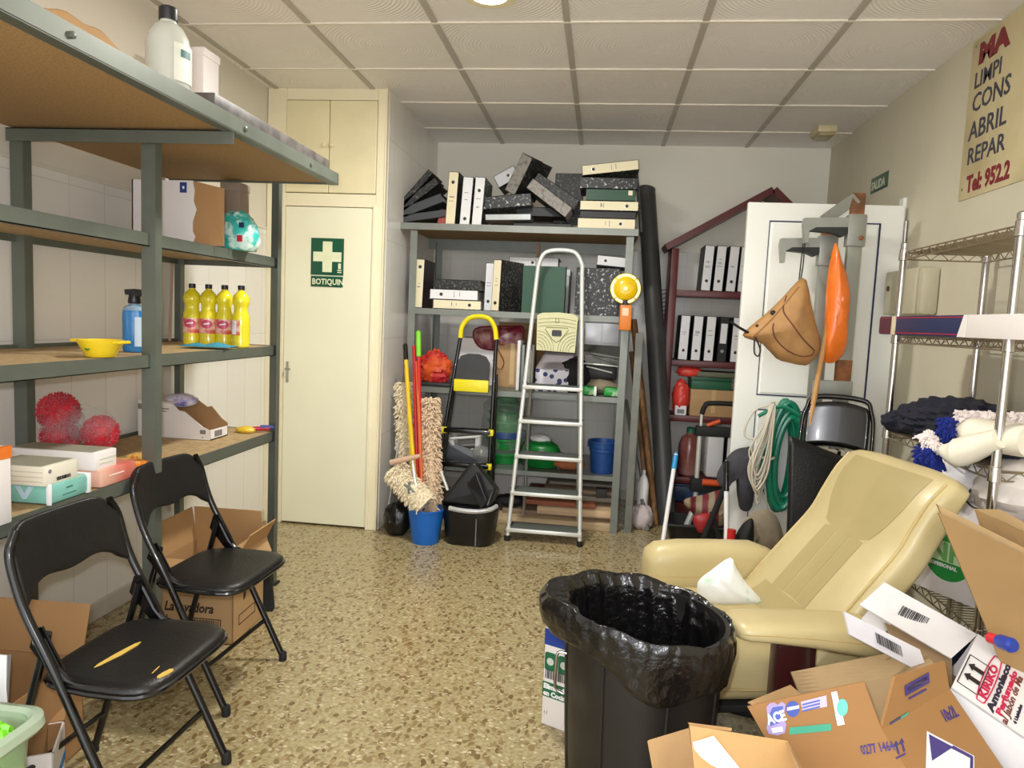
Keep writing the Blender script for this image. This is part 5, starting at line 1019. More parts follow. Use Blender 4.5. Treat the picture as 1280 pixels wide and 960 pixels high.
# ================================================================ things hung on and leaned against the open door
t = thing('hand_trolley', 'folding hand trolley with aluminium tubes and orange grips', 'trolley', (.75, 4.72, 0))
TY = 4.74
a, b = P(875, 540, y=TY), P(874, 612, y=TY)
tx0 = a.x; zt = P(875, 512, y=TY).z; zc = P(875, 538, y=TY).z; zb = P(874, 603, y=TY).z
for dx in (0, .36):
    part('upright', M().tube([(tx0+dx,TY,.12),(tx0+dx,TY,zc)], .016, seg=12), alu_w, t, True); part('inner_tube', M().tube([(tx0+.005+dx,TY+.01,zc),(tx0+.005+dx,TY+.01,zt-.03)], .010, seg=10), alu_w, t, True)
    part('orange_grip', M().tube([(tx0+.04+dx*.72,TY-.01,zt-.10),(tx0+.12+dx*.4,TY-.012,zt-.065)], .014, seg=10), mat('grip_orange', (214,84,36), .45), t, True)
part('top_handle', M().tube([(tx0+.005,TY+.01,zt-.03),(tx0+.02,TY+.01,zt+.02),(tx0+.06,TY+.01,zt+.045),(tx0+.30,TY+.01,zt+.045),(tx0+.35,TY+.01,zt+.02),(tx0+.365,TY+.01,zt-.03)], .016, smooth=4, seg=12), plug, t, True)
part('cross_plate', M().bx(tx0-.03, tx0+.40, TY-.025, TY+.025, zc-.035, zc+.03, .008), plug, t, True); part('cross_plate', M().bx(tx0-.04, tx0+.41, TY-.03, TY+.03, zb-.06, zb+.03, .008), plug, t, True)
part('orange_roller', M().tube([(tx0+.03,TY-.035,zb+.01),(tx0+.33,TY-.035,zb+.01)], .022, seg=14), mat('grip_orange', (214,84,36), .45), t, True)
for dx in (.0, .36): part('wheel', M().lathe([(.0,-.014),(.07,-.014),(.078,-.006),(.078,.006),(.07,.014),(0,.014)], mtx=frame((tx0+dx,TY+.06,.078), (0,1,0), (0,0,1)), seg=24), plug, t, True)
part('toe_plate', M().bx(tx0-.01, tx0+.37, TY-.22, TY+.02, .045, .055, .004), alu, t, True)
t = thing('bent_tube', 'grey bent tube and dark knob lying behind the tartan bag', 'tube', (.73, 4.6, 0)); part('bent_tube', M().tube([(.60,4.62,.06),(.66,4.62,.22),(.72,4.62,.27),(.80,4.62,.275)], .02, smooth=5, seg=10), alu_w, t, True); part('knob', M().ball((.72,4.55,.215), .045, 16, 10), dgrey, t, True)
t = thing('crate_tray', 'black plastic crate on the floor below the bookcase', 'crate', (.66, 4.75, 0)); part('shell', loft(M(), [(rrect(.40,.24,.05), 0), (rrect(.46,.28,.06), .13), (rrect(.48,.30,.06), .132), (rrect(.48,.30,.06), .145), (rrect(.44,.26,.05), .145), (rrect(.38,.22,.05), .01)], True, True), bb, t); t.location = (.70, 4.55, 0)
part('rim_line', M().tube([(-.235,-.152,.14),(.235,-.152,.14)], .006, seg=6), dgrey, t)
tart = two('tartan', (120,36,46), (156,140,116), 4.5, .35, .65, .6, kind='wave', stretch=(1,.6,1.3))
t = thing('tartan_bag', 'crumpled red and beige tartan bag in front of the trolley', 'bag', (.68, 4.2, .12))
part('pouch', puff(px([(854,626),(880,618),(905,612),(925,620),(928,640),(908,655),(888,662),(874,664),(868,645)], 4.46), .09, .06, wob=.014, seed=5), tart, t, True)
part('red_corner', puff(px([(866,646),(888,642),(886,658),(874,666)], 4.37), .03, .02), mat('tartan_red', (172,44,48), .4), t, True)
part('strap', M().tube(px([(925,622),(938,632),(930,650)], 4.40), .008, smooth=4, seg=6), tart, t, True)
t = thing('folded_stand', 'black folding stand legs leaning in front of the tartan bag', 'stand', (.62, 4.05, 0))
part('leg', M().tube([P(938,560,y=3.98), P(905,612,y=4.02), (P(866,692,y=4.05)).xy.to_3d()+Vector((0,0,.01))], .017, seg=10), plug, t, True); part('leg', M().tube([P(890,640,y=4.04), P(903,690,y=4.05)], .014, seg=10), plug, t, True)
part('foot', M().lathe([(.02,0),(.021,.02),(.016,.03)], c=((P(866,692,y=4.05)).x,4.05,0), seg=12), plug, t, True)
jk = mat('jacket_grey', (66,66,72), .9, var=.2, scale=20, bump=.3, bscale=60)
solo('grey_jacket', puff(px([(897,590),(915,565),(934,559),(942,566),(944,590),(940,634),(925,636),(922,610),(926,583),(912,592),(905,608),(898,605)], 3.93), .05, .04, wob=.012, seed=8), jk, 'dark grey jacket hanging at the left edge of the open door', 'jacket')
kh = mat('cloth_khaki', (150,138,116), .9, var=.15, scale=20, bump=.3, bscale=60)
solo('khaki_cloth', puff(px([(922,668),(935,645),(950,637),(965,640),(975,655),(978,682),(950,690),(940,662),(930,690)], 3.85), .05, .04, wob=.012, seed=9), kh, 'khaki grey cloth heaped low against the open door', 'cloth')
solo('black_boot', puff(px([(912,690),(922,664),(934,650),(942,652),(940,690),(925,696)], 3.80), .05, .04, seed=10), plug, 'black boot-like bundle between the white pole and the khaki cloth', 'bundle')
t = thing('red_dustpan', 'red dustpan with a red handle lying behind the armchair arm', 'dustpan', (.85, 3.75, 0)); part('pan', M().slab([(.80,3.72,.01),(1.05,3.72,.01),(1.05,3.9,.06),(.80,3.9,.06)], .02).tube([(.78,3.72,.14),(1.02,3.72,.10)], .02, seg=10), redp, t, True); part('handle', M().tube([(.72,3.74,.01),(.725,3.76,.32)], .022, seg=12), redp, t, True)
t = thing('mop_pole', 'white pole with a light blue grip leaning behind the trash can', 'pole', (.40, 3.95, 0)); a = P(845, 568, y=4.25); b = P(823, 716, y=3.95); b = Vector((b.x, 3.95, .012)); d = (a-b).normalized()
part('pole', M().tube([b, a], .0125, seg=12), tape, t, True); part('grip', M().tube([a-d*.09, a-d*.02, a+d*.012], [.0155,.0155,.009], seg=12), mat('grip_sky', (40,150,210), .4), t, True)
t = thing('mop_pole', 'white pole with a black grip upright before the tartan bag', 'pole', (.75, 3.75, 0)); a = P(908, 578, y=3.85); b = P(911, 700, y=3.72); b = Vector((b.x, 3.72, .0)); d = (a-b).normalized()
part('pole', M().tube([b, a], .0125, seg=12), tape, t, True); part('grip', M().tube([a-d*.15, a+d*.0, a+d*.012], [.0145,.015,.009], seg=12), blk, t, True)
# white cable bundle and green hose
t = thing('cable_coil', 'white cable looped in a bundle hanging on the open door', 'cable', (.93, 3.98, .5)); cw = mat('cable_white', (214,206,188), .5); rnd = random.Random(3)
hk = P(967, 503, y=4.0)
for k in range(13):
    w1, w2 = rnd.uniform(4, 17), rnd.uniform(-2, 12); L = rnd.uniform(70, 125); yy = 3.90-.005*k
    pts = [P(966+rnd.uniform(-3,3), 503, y=yy), P(960-w1*.4, 505+L*.35, y=yy), P(952-w1, 505+L*.75, y=yy), P(950-w1*.4, 505+L, y=yy), P(953+w2*.6, 505+L*.8, y=yy), P(962+w2*.3, 505+L*.4, y=yy)]
    part('loop', M().tube(pts, .0045, closed=True, smooth=5, seg=6), cw, t, True)
part('stray_loop', M().tube(px([(965,506),(945,512),(933,530),(931,545),(940,549),(944,547)], 3.90), .005, smooth=6, seg=6), cw, t, True)
part('tail', M().tube(px([(955,600),(960,640),(968,672),(972,678),(966,670)], 3.93), .005, smooth=6, seg=6), cw, t, True)
part('plug', M().box(P(951,607,y=3.92), (.03,.03,.035), .006), tape, t, True); part('tie', M().tube(px([(950,570),(960,575),(968,572)], 3.90), .009, seg=8), cw, t, True)
hg = mat('hose_green', (16,128,98), .3, var=.08, coat=.3)
t = thing('hose_coil', 'coiled green garden hose hanging on the open door', 'hose', (1.02, 3.95, .3)); rnd = random.Random(8)
for k in range(11):
    yy = 4.02-.010*k; cx = 980+rnd.uniform(-5,5); rx = 17+rnd.uniform(-8,6); ry = 60+rnd.uniform(-9,8); cy = 572+rnd.uniform(-5,5)
    part('loop', M().tube([P(cx+rx*math.cos(a)+6*math.sin(a), cy-ry*math.sin(a), y=yy) for a in [2*PI*i/14 for i in range(14)]], .0175, closed=True, smooth=3, seg=10), hg, t, True)
part('tie', M().tube(px([(948,520),(976,508),(1000,520)], 3.86), .01, smooth=4, seg=8), hg, t, True); part('buckle', M().box(P(951,606,y=3.87), (.02,.02,.03), .004), metal, t, True) if False else None
part('tail', M().tube(px([(954,560),(952,585),(953,612)], 3.93), .012, smooth=4, seg=8), hg, t, True)
# folded black chairs leaning on the door
def folded_chair(lab, cx, y, z0, tilt, yaw, hgt=.94):
    t = thing('folding_chair', lab, 'chair', (cx, y, z0), (math.radians(tilt), 0, math.radians(yaw)), 'folded black chairs against the door')
    part('frame_tube', M().tube([(-.17,0,.0),(-.185,0,.5),(-.188,0,.80),(-.17,0,.90),(-.12,0,hgt),(.12,0,hgt),(.17,0,.90),(.188,0,.80),(.185,0,.5),(.17,0,0)], .0115, smooth=5, seg=12), blk, t)
    part('backrest', M().grid(lambda a, b: ((a-.5)*.34*(1-.12*max(0,(b-.7)/.3)**2), -.004+.016*(1-(2*a-1)**2), .72+.02*(1-abs(2*a-1)**2)+b*(.20)), 20, 8), blk, t, mod=lambda o: setattr(o.modifiers.new('s','SOLIDIFY'), 'thickness', .018))
    part('seat', M().grid(lambda a, b: ((a-.5)*(.36-.02*b), -.035-.012*math.sin(PI*b), .20+.44*b-.02*(2*a-1)**2*(1 if b > .5 else -1)), 16, 12), vinyl, t, mod=lambda o: setattr(o.modifiers.new('s','SOLIDIFY'), 'thickness', .03))
    part('rear_legs', M().tube([(-.155,.03,0),(-.155,.02,.55),(.155,.02,.55),(.155,.03,0)], .0105, seg=10), blk, t); part('stretcher', M().tube([(-.18,0,.14),(.18,0,.14)], .008, seg=8), blk, t)
    return t
a = P(1033, 492, y=3.72); fc = folded_chair('folded black chair with a glossy back standing upright against the open door', a.x-.01, 3.54, 0, -8, -24, .955); fc.scale = (.86, 1, 1.10)
sp = M().grid(lambda a, b: tuple((P(984,690,y=3.45)*(1-a)+P(1060,690,y=3.45)*a)*(1-b)+(P(988,545,y=3.50)*(1-a)+P(1058,572,y=3.50)*a)*b+Vector((0,-.012*math.sin(PI*a)*math.sin(PI*b),0))), 14, 12)
solo('chair_seat', sp, vinyl, 'flat black seat pad standing in front of the folded chair behind the armchair', 'seat', mod=lambda o: setattr(o.modifiers.new('s','SOLIDIFY'), 'thickness', .035))
# steel prop frames with clamp jaws
stl = two('prop_steel', (150,152,142), (150,96,56), 6, .62, .72, .5, metal=.2); rst = two('prop_rust', (150,92,48), (110,72,44), 18, .4, .6, .7); jaw = mat('jaw_grey', (152,154,146), .45, .3, var=.08); rubber = mat('jaw_rubber', (34,40,38), .6)
def prop(lab, ub, vb, ut, vt, y, wpx, jawu, jawv, jawend, name='clamp_prop', rtop=None):
    a = P(ut, vt, y=y); x = a.x; w = wpx*y/FPX/2
    t = thing(name, lab, 'prop', (x, y, 0), 0, 'steel clamp props'); zt = a.z
    part('post', M().bx(x-w, x+w, y-w*.6, y+w*.6, 0, zt-.10, .004), stl, t, True); part('rusty_head', M().bx(x-w*.92, x+w*.92, y-w*.55, y+w*.55, zt-.11, zt, .003), rst, t, True)
    j = P(jawu, jawv, y=y); e = P(jawend, jawv, y=y)
    part('collar', M().bx(x-w*1.25, x+w*1.3, y-w*.85, y+w*.85, j.z-.10, j.z+.055, .005), jaw, t, True)
    part('arm', M().prism([(e.x,j.z+.0),(e.x+.012,j.z-.09),(e.x+.028,j.z-.09),(e.x+.03,j.z-.028),(x-w,j.z-.032),(x-w,j.z+.04),(e.x+.004,j.z+.032)], .045, (0,y+.02,0), (1,0,0), (0,0,1)), jaw, t, True, smooth=False)
    part('jaw_pad', M().prism([(e.x+.032,j.z-.03),(e.x+.06,j.z-.012),(x-w-.01,j.z-.008),(x-w-.006,j.z-.04),(x-w-.03,j.z-.055),(x-w-.07,j.z-.038)], .048, (0,y+.0215,0), (1,0,0), (0,0,1)), rubber, t, True, smooth=False)
    part('bolt', M().lathe([(.012,0),(.012,.008),(.006,.012)], mtx=frame((x+w*.6,y-w*.9,j.z-.06), (1,0,0), (0,0,1)), seg=6), rst, t, True)
    return t, x, w, zt
PY1, PY2 = 3.78, 3.90
t1, x1, w1, zt1 = prop('taller rusty-headed steel prop with a clamp jaw, right of the orange bag', 0, 0, 1073, 242, PY1, 16, 1070, 283, 1003)
t2, x2, w2, zt2 = prop('shorter steel prop with a clamp jaw from which the tan tool bag hangs', 0, 0, 1036, 282, PY2, 16, 1032, 308, 974)
part('top_beam', M().slab([(x1-w1,PY1-.03,zt1-.004),(x1-w1,PY1+.03,zt1-.004),(x2-w2,PY2+.05,zt1-.09),(x2-w2,PY2-.01,zt1-.09)], -.055), stl, t1, True, smooth=False)
a = P(1040, 480, y=PY1-.01); part('cross_bar', M().bx(x2-.06, x1+w1, PY1-.06, PY1-.03, a.z-.05, a.z+.02, .004), jaw, t1, True)
a = P(1060, 465, y=PY1); part('rust_patch', M().bx(x1-w1-.001, x1+w1+.001, PY1-w1*.6-.001, PY1+w1*.6+.001, a.z-.08, a.z+.06), rst, t1, True, smooth=False)
c0 = P(1003, 567, y=3.55); c1 = P(1052, 570, y=3.55)
t = thing('steel_bracket', 'beige angled steel bracket between the two folded chairs', 'bracket', (c1.x, 3.6, .3)); part('arm', M().bx(c0.x, c1.x, 3.55, 3.60, c0.z-.02, c0.z+.025, .004), mat('bracket_beige', (170,164,146), .5), t, True); part('upright', M().bx(c1.x-.025, c1.x+.02, 3.55, 3.60, 0, c0.z+.025, .004), mat('bracket_beige', (170,164,146), .5), t, True)
# tan tool bag, orange bag, stick
lea = mat('leather_tan', (180,134,82), .6, var=.16, scale=10, bump=.3, bscale=30); dk = mat('leather_seam', (110,66,44), .6)
t = thing('tool_bag', 'tan leather tool bag hanging by a cord from the clamp jaw', 'bag', (.95, 3.74, 1.2)); ty = 3.72
ol = [(997,351),(1008,350),(1014,379),(1020,405),(1025,424),(1024,438),(1016,450),(1007,457),(985,453),(970,448),(953,430),(931,422),(931,414),(956,393),(978,372)]
bm_ = puff(px(ol, ty), .075, .05, rings=10, wob=.013, seed=4, n=4); SB = Surf(bm_); part('body', bm_, lea, t, True, ang=60)
part('seam', M().tube(SB.line([(983,370),(979,388),(990,405),(1005,425),(1018,438)]), .0035, seg=6), dk, t, True)
part('pocket_seam', M().tube(SB.line([(967,404),(966,412),(970,424),(983,437),(1000,445),(1014,444),(1018,438)]), .0035, seg=6), dk, t, True)
part('flap_edge', M().tube(SB.line([(940,421),(958,405),(981,379),(998,358)]), .005, seg=6), lea, t, True)
for u, v, r in ((966,391,.013),(946,407,.007)): part('stud', M().lathe([(r,-.002),(r,.006),(r*.5,.009)], mtx=frame(SB.at(u, v, 0), (1,0,0), (0,0,1)), seg=14), ink, t, True)
part('cord', M().tube([P(998,357,y=ty), P(1001,330,y=3.82), P(1005,294,y=PY2-.03)], .003, seg=6), ink, t, True); part('cord', M().tube([P(1000,356,y=ty), P(1004,330,y=3.82), P(1007,294,y=PY2-.03)], .003, seg=6), ink, t, True)
part('strap', M().tube(px([(936,416),(925,410),(913,402)], ty-.02), .011, seg=8, flat=.6), plug, t, True); part('loop', M().tube(px([(944,421),(950,436),(948,445),(943,441),(943,424)], ty-.05), .004, smooth=5, seg=6), ink, t, True)
solo('orange_bag', puff(px([(1045,303),(1052,325),(1060,350),(1062,375),(1060,400),(1058,432),(1051,447),(1038,454),(1028,446),(1030,400),(1034,350),(1039,320)], 3.74), .06, .04, rings=8, wob=.006, seed=6, n=6), mat('orange_film', (240,120,36), .3, var=.12, coat=.3, bump=.25, bscale=18), 'long orange plastic bag hanging between the two steel props', 'bag')
a = P(1037, 390, y=3.73); b = P(1020, 486, y=3.71); d = (b-a).normalized(); solo('wooden_stick', M().tube([a, a+d*((a.z-.0)/-d.z)], .013, seg=12), mat('stick_pine', (206,156,96), .55), 'light wooden stick leaning in front of the orange bag', 'stick')
# ================================================================ chrome wire rack on the right wall
chrome = mat('chrome', (200,196,194), .16, 1, var=.03); wire = mat('wire_bronze', (150,136,112), .4, .6, var=.15)
CX0, CX1, CY0, CY1 = 1.205, 1.52, 2.31, 3.14
t = thing('wire_shelving', 'chrome wire shelving unit against the right wall', 'shelving', (1.36, 2.73, 0))
for x in (CX0, CX1):
    for y in (CY0, CY1):
        p = part('post', M().tube([(x,y,.015),(x,y,1.725)], .0135, seg=14), chrome, t, True); part('cap', M().lathe([(.0145,0),(.0145,.012),(.008,.018)], c=(x,y,1.722), seg=14), chrome, p, True)
        part('levelling_foot', M().lathe([(.016,0),(.016,.01),(.008,.02)], c=(x,y,0), seg=12), plug, p, True)
for z in (1.70, 1.36, .965, .455, .12):
    sh = part('wire_shelf', (lambda m: [m.tube([(CX0+.012,CY0+.01+i*(CY1-CY0-.02)/34,z-.006),(CX1-.012,CY0+.01+i*(CY1-CY0-.02)/34,z-.006)], .0022, seg=5) for i in range(35)] and m)(M()), wire, t, True)
    rm = M()
    for (ax, ay), (bx_, by) in (((CX0,CY0),(CX0,CY1)), ((CX1,CY0),(CX1,CY1)), ((CX0,CY0),(CX1,CY0)), ((CX0,CY1),(CX1,CY1))):
        for dz in (0, -.03): rm.tube([(ax,ay,z+dz),(bx_,by,z+dz)], .003, seg=6)
        L = math.hypot(bx_-ax, by-ay); n = max(3, int(L/.032))
        rm.tube([(ax+(bx_-ax)*i/n, ay+(by-ay)*i/n, z-(.03 if i % 2 else 0)) for i in range(n+1)], .0022, seg=5)
    part('rim_truss', rm, wire, sh, True)
    for x in (CX0, CX1):
        for y in (CY0, CY1): part('collar', M().lathe([(.0145,-.035),(.019,-.033),(.0165,.012),(.0145,.014)], c=(x,y,z), seg=14), chrome, sh, True)
# long navy and white box
nb = mat('box_navy', (34,44,84), .5, var=.03); rdl = mat('line_red', (180,30,60), .5)
t = thing('long_box', 'long flat navy and white box with red lines on the second wire shelf', 'box', (1.27, 2.6, 1.363))
bx0 = 1.183
part('white_body', M().bx(bx0, 1.34, 1.98, 2.55, 1.363, 1.438, .002), white_card, t, True)
part('navy_body', M().prism([(-3.285,0),(-2.46,0),(-2.53,.075),(-3.285,.075)], .157, (bx0,0,1.363), (0,-1,0), (0,0,1)) if False else M().bx(bx0+.0005, 1.3395, 2.52, 3.27, 1.3632, 1.4378, .002), nb, t, True)
part('slanted_white', M().prism([(0,.002),(.055,.002),(.055,.074),(-.005,.074)][::1] if False else [(0,.001),(.06,.001),(.06,.0745),(.035,.0745)], .0012, (bx0-.0008,2.58,1.363), (0,-1,0), (0,0,1)), white_card, t, True, smooth=False)
for z in (.007, .066): part('red_line', M().bx(bx0-.0008, bx0+.001, 2.55, 3.27, 1.363+z, 1.3665+z), rdl, t, True, smooth=False); part('red_line', M().bx(bx0, 1.34, 3.2695, 3.2712, 1.363+z, 1.3665+z), rdl, t, True, smooth=False)
part('cream_corner', M().bx(bx0-.0015, bx0+.001, 3.10, 3.14, 1.363, 1.4385), mat('tape_cream', (220,206,176), .5), t, True, smooth=False)
part('dark_end', M().bx(bx0-.001, bx0+.0005, 3.14, 3.2705, 1.372, 1.43), mat('box_maroon', (84,40,56), .5), t, True, smooth=False)
# clothes, mops and rolls on the third wire shelf
nv = mat('cloth_navy', (26,28,44), .9, var=.25, scale=18, bump=.4, bscale=40)
t = thing('navy_overalls', 'heap of dark navy work clothes on the third wire shelf', 'clothes', (1.36, 2.85, .968))
part('heap', crump((1.345,2.86,.968), (.175,.30,.095), .22, 81, 70, 40, 14, .75), nv, t, True); part('sleeve', crump((1.26,3.08,.968), (.10,.09,.05), .25, 82, 40, 24, 12, .8), nv, t, True); part('trouser_leg', puff([Vector((1.17,2.95,.96)),Vector((1.17,2.62,.96)),Vector((1.19,2.60,.84)),Vector((1.19,2.72,.82)),Vector((1.185,2.9,.90))], .03, .03, wob=.01, seed=3), nv, t, True) if False else None
part('fold', crump((1.36,2.55,.968), (.15,.20,.07), .22, 83, 60, 30, 12, .8), nv, t, True)
bfr = mat('fringe_blue', (18,38,128), .9, var=.3, scale=50); wfr = mat('fringe_white', (238,226,222), .9, var=.12, scale=40); wroll = mat('roll_white', (238,232,212), .55, var=.05, bump=.2, bscale=20)
rnd = random.Random(12)
def tuft(a, b, r, n, L, mt, pr, name='fringe'):
    m = M(); m.tube([a, b], r*.8, seg=10); fringe(m, bar_surface(a, b, r*.8), n, L, rnd, .4, .005); return part(name, m, mt, pr, True)
t = thing('dust_mop', 'white wrapped dust mop with a blue fringe hanging over the shelf edge, the lower one', 'mop', (1.22, 2.45, .97), 0, 'wrapped dust mops on the wire shelf')
part('roll', M().tube([P(1172,562,y=2.46), P(1195,566,y=2.42), P(1215,560,y=2.38), P(1250,548,y=2.30)], [.012,.046,.044,.03], smooth=4, seg=18), wroll, t, True)
tuft(P(1152,572,y=2.50), P(1170,570,y=2.47), .032, 420, .03, bfr, t, 'blue_fringe'); tuft(P(1155,555,y=2.50), P(1168,548,y=2.48), .024, 200, .022, wfr, t, 'white_cuff')
t = thing('dust_mop', 'white wrapped dust mop lying above the other with a blue tuft at its tip', 'mop', (1.25, 2.35, 1.02), 0, 'wrapped dust mops on the wire shelf')
part('roll', M().tube([P(1195,540,y=2.50), P(1215,541,y=2.46), P(1245,546,y=2.38), P(1290,552,y=2.26)], [.014,.05,.05,.05], smooth=4, seg=18), wroll, t, True)
tuft(P(1176,536,y=2.52), P(1192,534,y=2.50), .026, 260, .024, bfr, t, 'blue_fringe'); tuft(P(1196,523,y=2.56), P(1285,528,y=2.38), .02, 420, .024, wfr, t, 'white_fringe')
# white bags and the carton on the lower shelf
INPz = .46
bgw = mat('bag_white', (236,232,232), .45, var=.06, scale=8, bump=.4, bscale=18); bgp = two('bag_stained', (226,218,210), (196,182,176), 5, .45, .65, .6, bump=.3)
t = thing('logo_carton', 'white carton with a round green emblem on the lower wire shelf', 'box', (1.33, 2.66, INPz), math.radians(-28))
fl, fr2 = Vector((1.150,2.757,INPz)), Vector((1.290,2.496,INPz)); ux = (fr2-fl).normalized(); nn = ux.cross(Vector((0,0,1)))
t.location = (fl+fr2)/2-nn*.10; t.rotation_euler = (0, 0, math.atan2(ux.y, ux.x)); hb_ = .345; wb = .42
part('body', M().bx(-wb/2, wb/2, -.10, .10, .002, hb_, .003), white_card, t); part('tape', M().bx(-wb/2, wb/2, -.03, .03, hb_, hb_+.0012), mat('tape_tan', (206,176,126), .35), t, smooth=False)
lg = mat('logo_green', (30,150,66), .5); lgp = mat('logo_pale_green', (206,232,190), .5); lgm = mat('logo_mid_green', (110,180,100), .5)
LO = P(1196,692,y=2.62); loc = mtx_of(t).inverted() @ LO; cx, cz = loc.x, loc.z; R_ = .093; yf = -.1008
disc = [(R_*math.cos(2*PI*i/48), R_*math.sin(2*PI*i/48)) for i in range(48)]
part('emblem_disc', M().prism(disc, .001, (cx,yf,cz), (1,0,0), (0,0,1)), lg, t, smooth=False)
part('emblem_band', M().prism([(-.108,-.028),(.108,-.028),(.108,.042),(-.108,.042)], .0012, (cx,yf-.0005,cz), (1,0,0), (0,0,1)), lgp, t, smooth=False)
text('INF', .085, (cx-.098, yf-.002, cz-.022), (1,0,0), (0,0,1), lgm, t, world=False, bold=.003, sx=1.15); text('PROFESIONAL', .0165, (cx-.082, yf-.0015, cz-.048), (1,0,0), (0,0,1), tape, t, world=False, bold=.0008, sx=1.15)
t = solo('white_bag', crump((1.26,2.66,INPz+.348), (.10,.13,.085), .16, 91, 34, 20, 8, .7), bgw, 'crumpled white plastic bag on the carton beside the armchair back', 'bag')
t = solo('white_bag', crump((1.34,2.40,INPz+.348), (.13,.13,.11), .16, 92, 36, 20, 8, .7), bgp, 'larger stained white bag behind the near chrome post', 'bag')
t = solo('white_bag', crump((1.42,2.235,.02), (.10,.05,.44), .1, 93, 36, 24, 7, .9), bgw, 'tall white bag at the right edge behind the flattened cardboard', 'bag')
t = solo('brush_wire', M().tube(px([(1196,622),(1205,622),(1214,612),(1221,606)], 2.45), .004, smooth=4, seg=6).tube(px([(1206,624),(1216,634),(1230,638)], 2.45), .003, smooth=4, seg=6), mat('wire_black', (40,44,42), .6), 'thin black wire lying on the white bags', 'wire')
solo('navy_cloth', crump((1.30,2.62,.135), (.13,.2,.09), .2, 94, 34, 18, 8, .8), mat('cloth_deep_blue', (26,40,84), .9, var=.2), 'dark blue cloth on the bottom wire shelf under the emblem carton', 'cloth')
solo('white_tissue', crump((1.24,2.40,.135), (.06,.08,.10), .2, 95, 26, 16, 8, .8), tape, 'white crumpled tissue on the bottom wire shelf', 'tissue')
# flattened cardboard leaning on the rack
def sheet4(A, B, C, D, th=.006, n=6, bend=0):
    m = M(); A, B, C, D = map(Vector, (A, B, C, D)); nr = (B-A).cross(D-A).normalized()
    if nr.dot(Vector((0,0,CAMZ))-A) < 0: nr = -nr     # the given corners are the face turned to the room, the thickness lies behind
    f = lambda a, b: (A*(1-a)+B*a)*(1-b)+(D*(1-a)+C*a)*b+nr*bend*math.sin(PI*a)*math.sin(PI*b)
    g = lambda a, b: f(a, b)-nr*th
    m.grid(f, n, n); m.grid(g, n, n)
    for k in range(n):
        i, j = k/n, (k+1)/n
        for e in (lambda q: (q, 0), lambda q: (q, 1), lambda q: (0, q), lambda q: (1, q)): m.add([f(*e(i)), f(*e(j)), g(*e(j)), g(*e(i))], [[0,1,2,3]])
    return m
cf = mat('card_flat', (156,124,80), .8, var=.07, scale=6, stretch=(1,1,2)); cfe = mat('card_flat_edge', (184,154,110), .85, var=.1)
yk = 2.02
A, B = P(1173,641,y=yk), P(1345,727,y=yk-.06); D = P(1345,1052,y=yk-.12); C = Vector((1.52, yk-.14, .25)); D.z = max(D.z, .012)
t = thing('flattened_carton', 'large flattened brown carton leaning on the chrome rack, nearest of the stack', 'cardboard', (1.3, 2.0, 0), 0, 'flattened cartons leaning on the rack')
part('sheet', sheet4(A, B, C, D, .010), cf, t, True, smooth=False)
off = Vector((.012,.035,.014))
t = thing('flattened_carton', 'flattened brown carton second in the stack, its edge showing above the nearest', 'cardboard', (1.3, 2.05, 0), 0, 'flattened cartons leaning on the rack')
part('sheet', sheet4(A+off, B+off, C+Vector((.02,.04,0)), D+Vector((.015,.04,0)), .018), cfe, t, True, smooth=False)
A2, B2 = P(1218,636,y=2.16), P(1350,700,y=2.08); t = thing('flattened_carton', 'flattened brown carton with a curled top edge at the back of the stack', 'cardboard', (1.4, 2.12, 0), 0, 'flattened cartons leaning on the rack')
part('sheet', sheet4(A2, B2, Vector((1.54,2.0,.2)), Vector((1.40,2.10,.01)), .01, bend=.02), cf, t, True, smooth=False); part('curled_edge', sheet4(A2, P(1250,637,y=2.2), P(1350,690,y=2.12), B2, .004, bend=-.01), cfe, t, True, smooth=False)
# ================================================================ cream leather recliner
lea_c = mat('cream_leather', (198,182,134), .38, var=.06, scale=5, bump=.10, bscale=14, coat=.15); lea_d = mat('cream_leather_panel', (174,158,110), .36, var=.05, scale=5, bump=.10, bscale=14, coat=.15); pipg = mat('leather_piping', (196,174,118), .45); mahog = mat('mahogany', (58,20,22), .3, var=.25, scale=4, stretch=(8,8,.6), coat=.3)
ac = thing('armchair', 'cream leather reclining armchair with dark wooden side legs', 'armchair', (.60, 2.36, 0), math.radians(14))
def superr(w, h, k, n=32):
    o = []
    for i in range(n):
        a = 2*PI*i/n; c, s = math.cos(a), math.sin(a); q = 1/((abs(c)**k+abs(s)**k)**(1/k)); o.append((w*c*q, h*s*q))
    return o
def spline1(pts, t):
    """Catmull through control tuples at parameter 0..1"""
    q = catmull([Vector(p) for p in pts], 16); f = t*(len(q)-1); i = min(int(f), len(q)-2); return q[i].lerp(q[i+1], f-i)
FRONT = [(-.04,0,.43),(.02,0,.475),(.085,0,.555),(.165,0,.65),(.235,0,.735),(.275,0,.81),(.32,0,.885),(.37,0,.937)]
REAR = [(.14,0,.31),(.165,0,.395),(.212,0,.48),(.278,0,.575),(.342,0,.66),(.385,0,.74),(.425,0,.82),(.455,0,.89)]
def back_pt(t, a):
    """t along the height, a around the section"""
    f, r = spline1(FRONT, t), spline1(REAR, t); mid = (f+r)/2; hv = (f-r)/2
    hw = .285-.012*t-.01*math.sin(PI*t)
    c, s = math.cos(a), math.sin(a); k = 4.2; q = 1/((abs(c)**k+abs(s)**k)**(1/k)); y = hw*c*q; d = s*q
    if d > 0: d *= 1-.20*(1-min(1, abs(y/hw)))**.8*(.6+.4*math.sin(PI*min(1,t*1.15)))
    p = mid+hv*d; return Vector((p.x, y, p.z))
m = M(); NT, NA = 28, 56; vs = []; fs = []
caps = [(0, .0), (0, .55), (0, .85)]
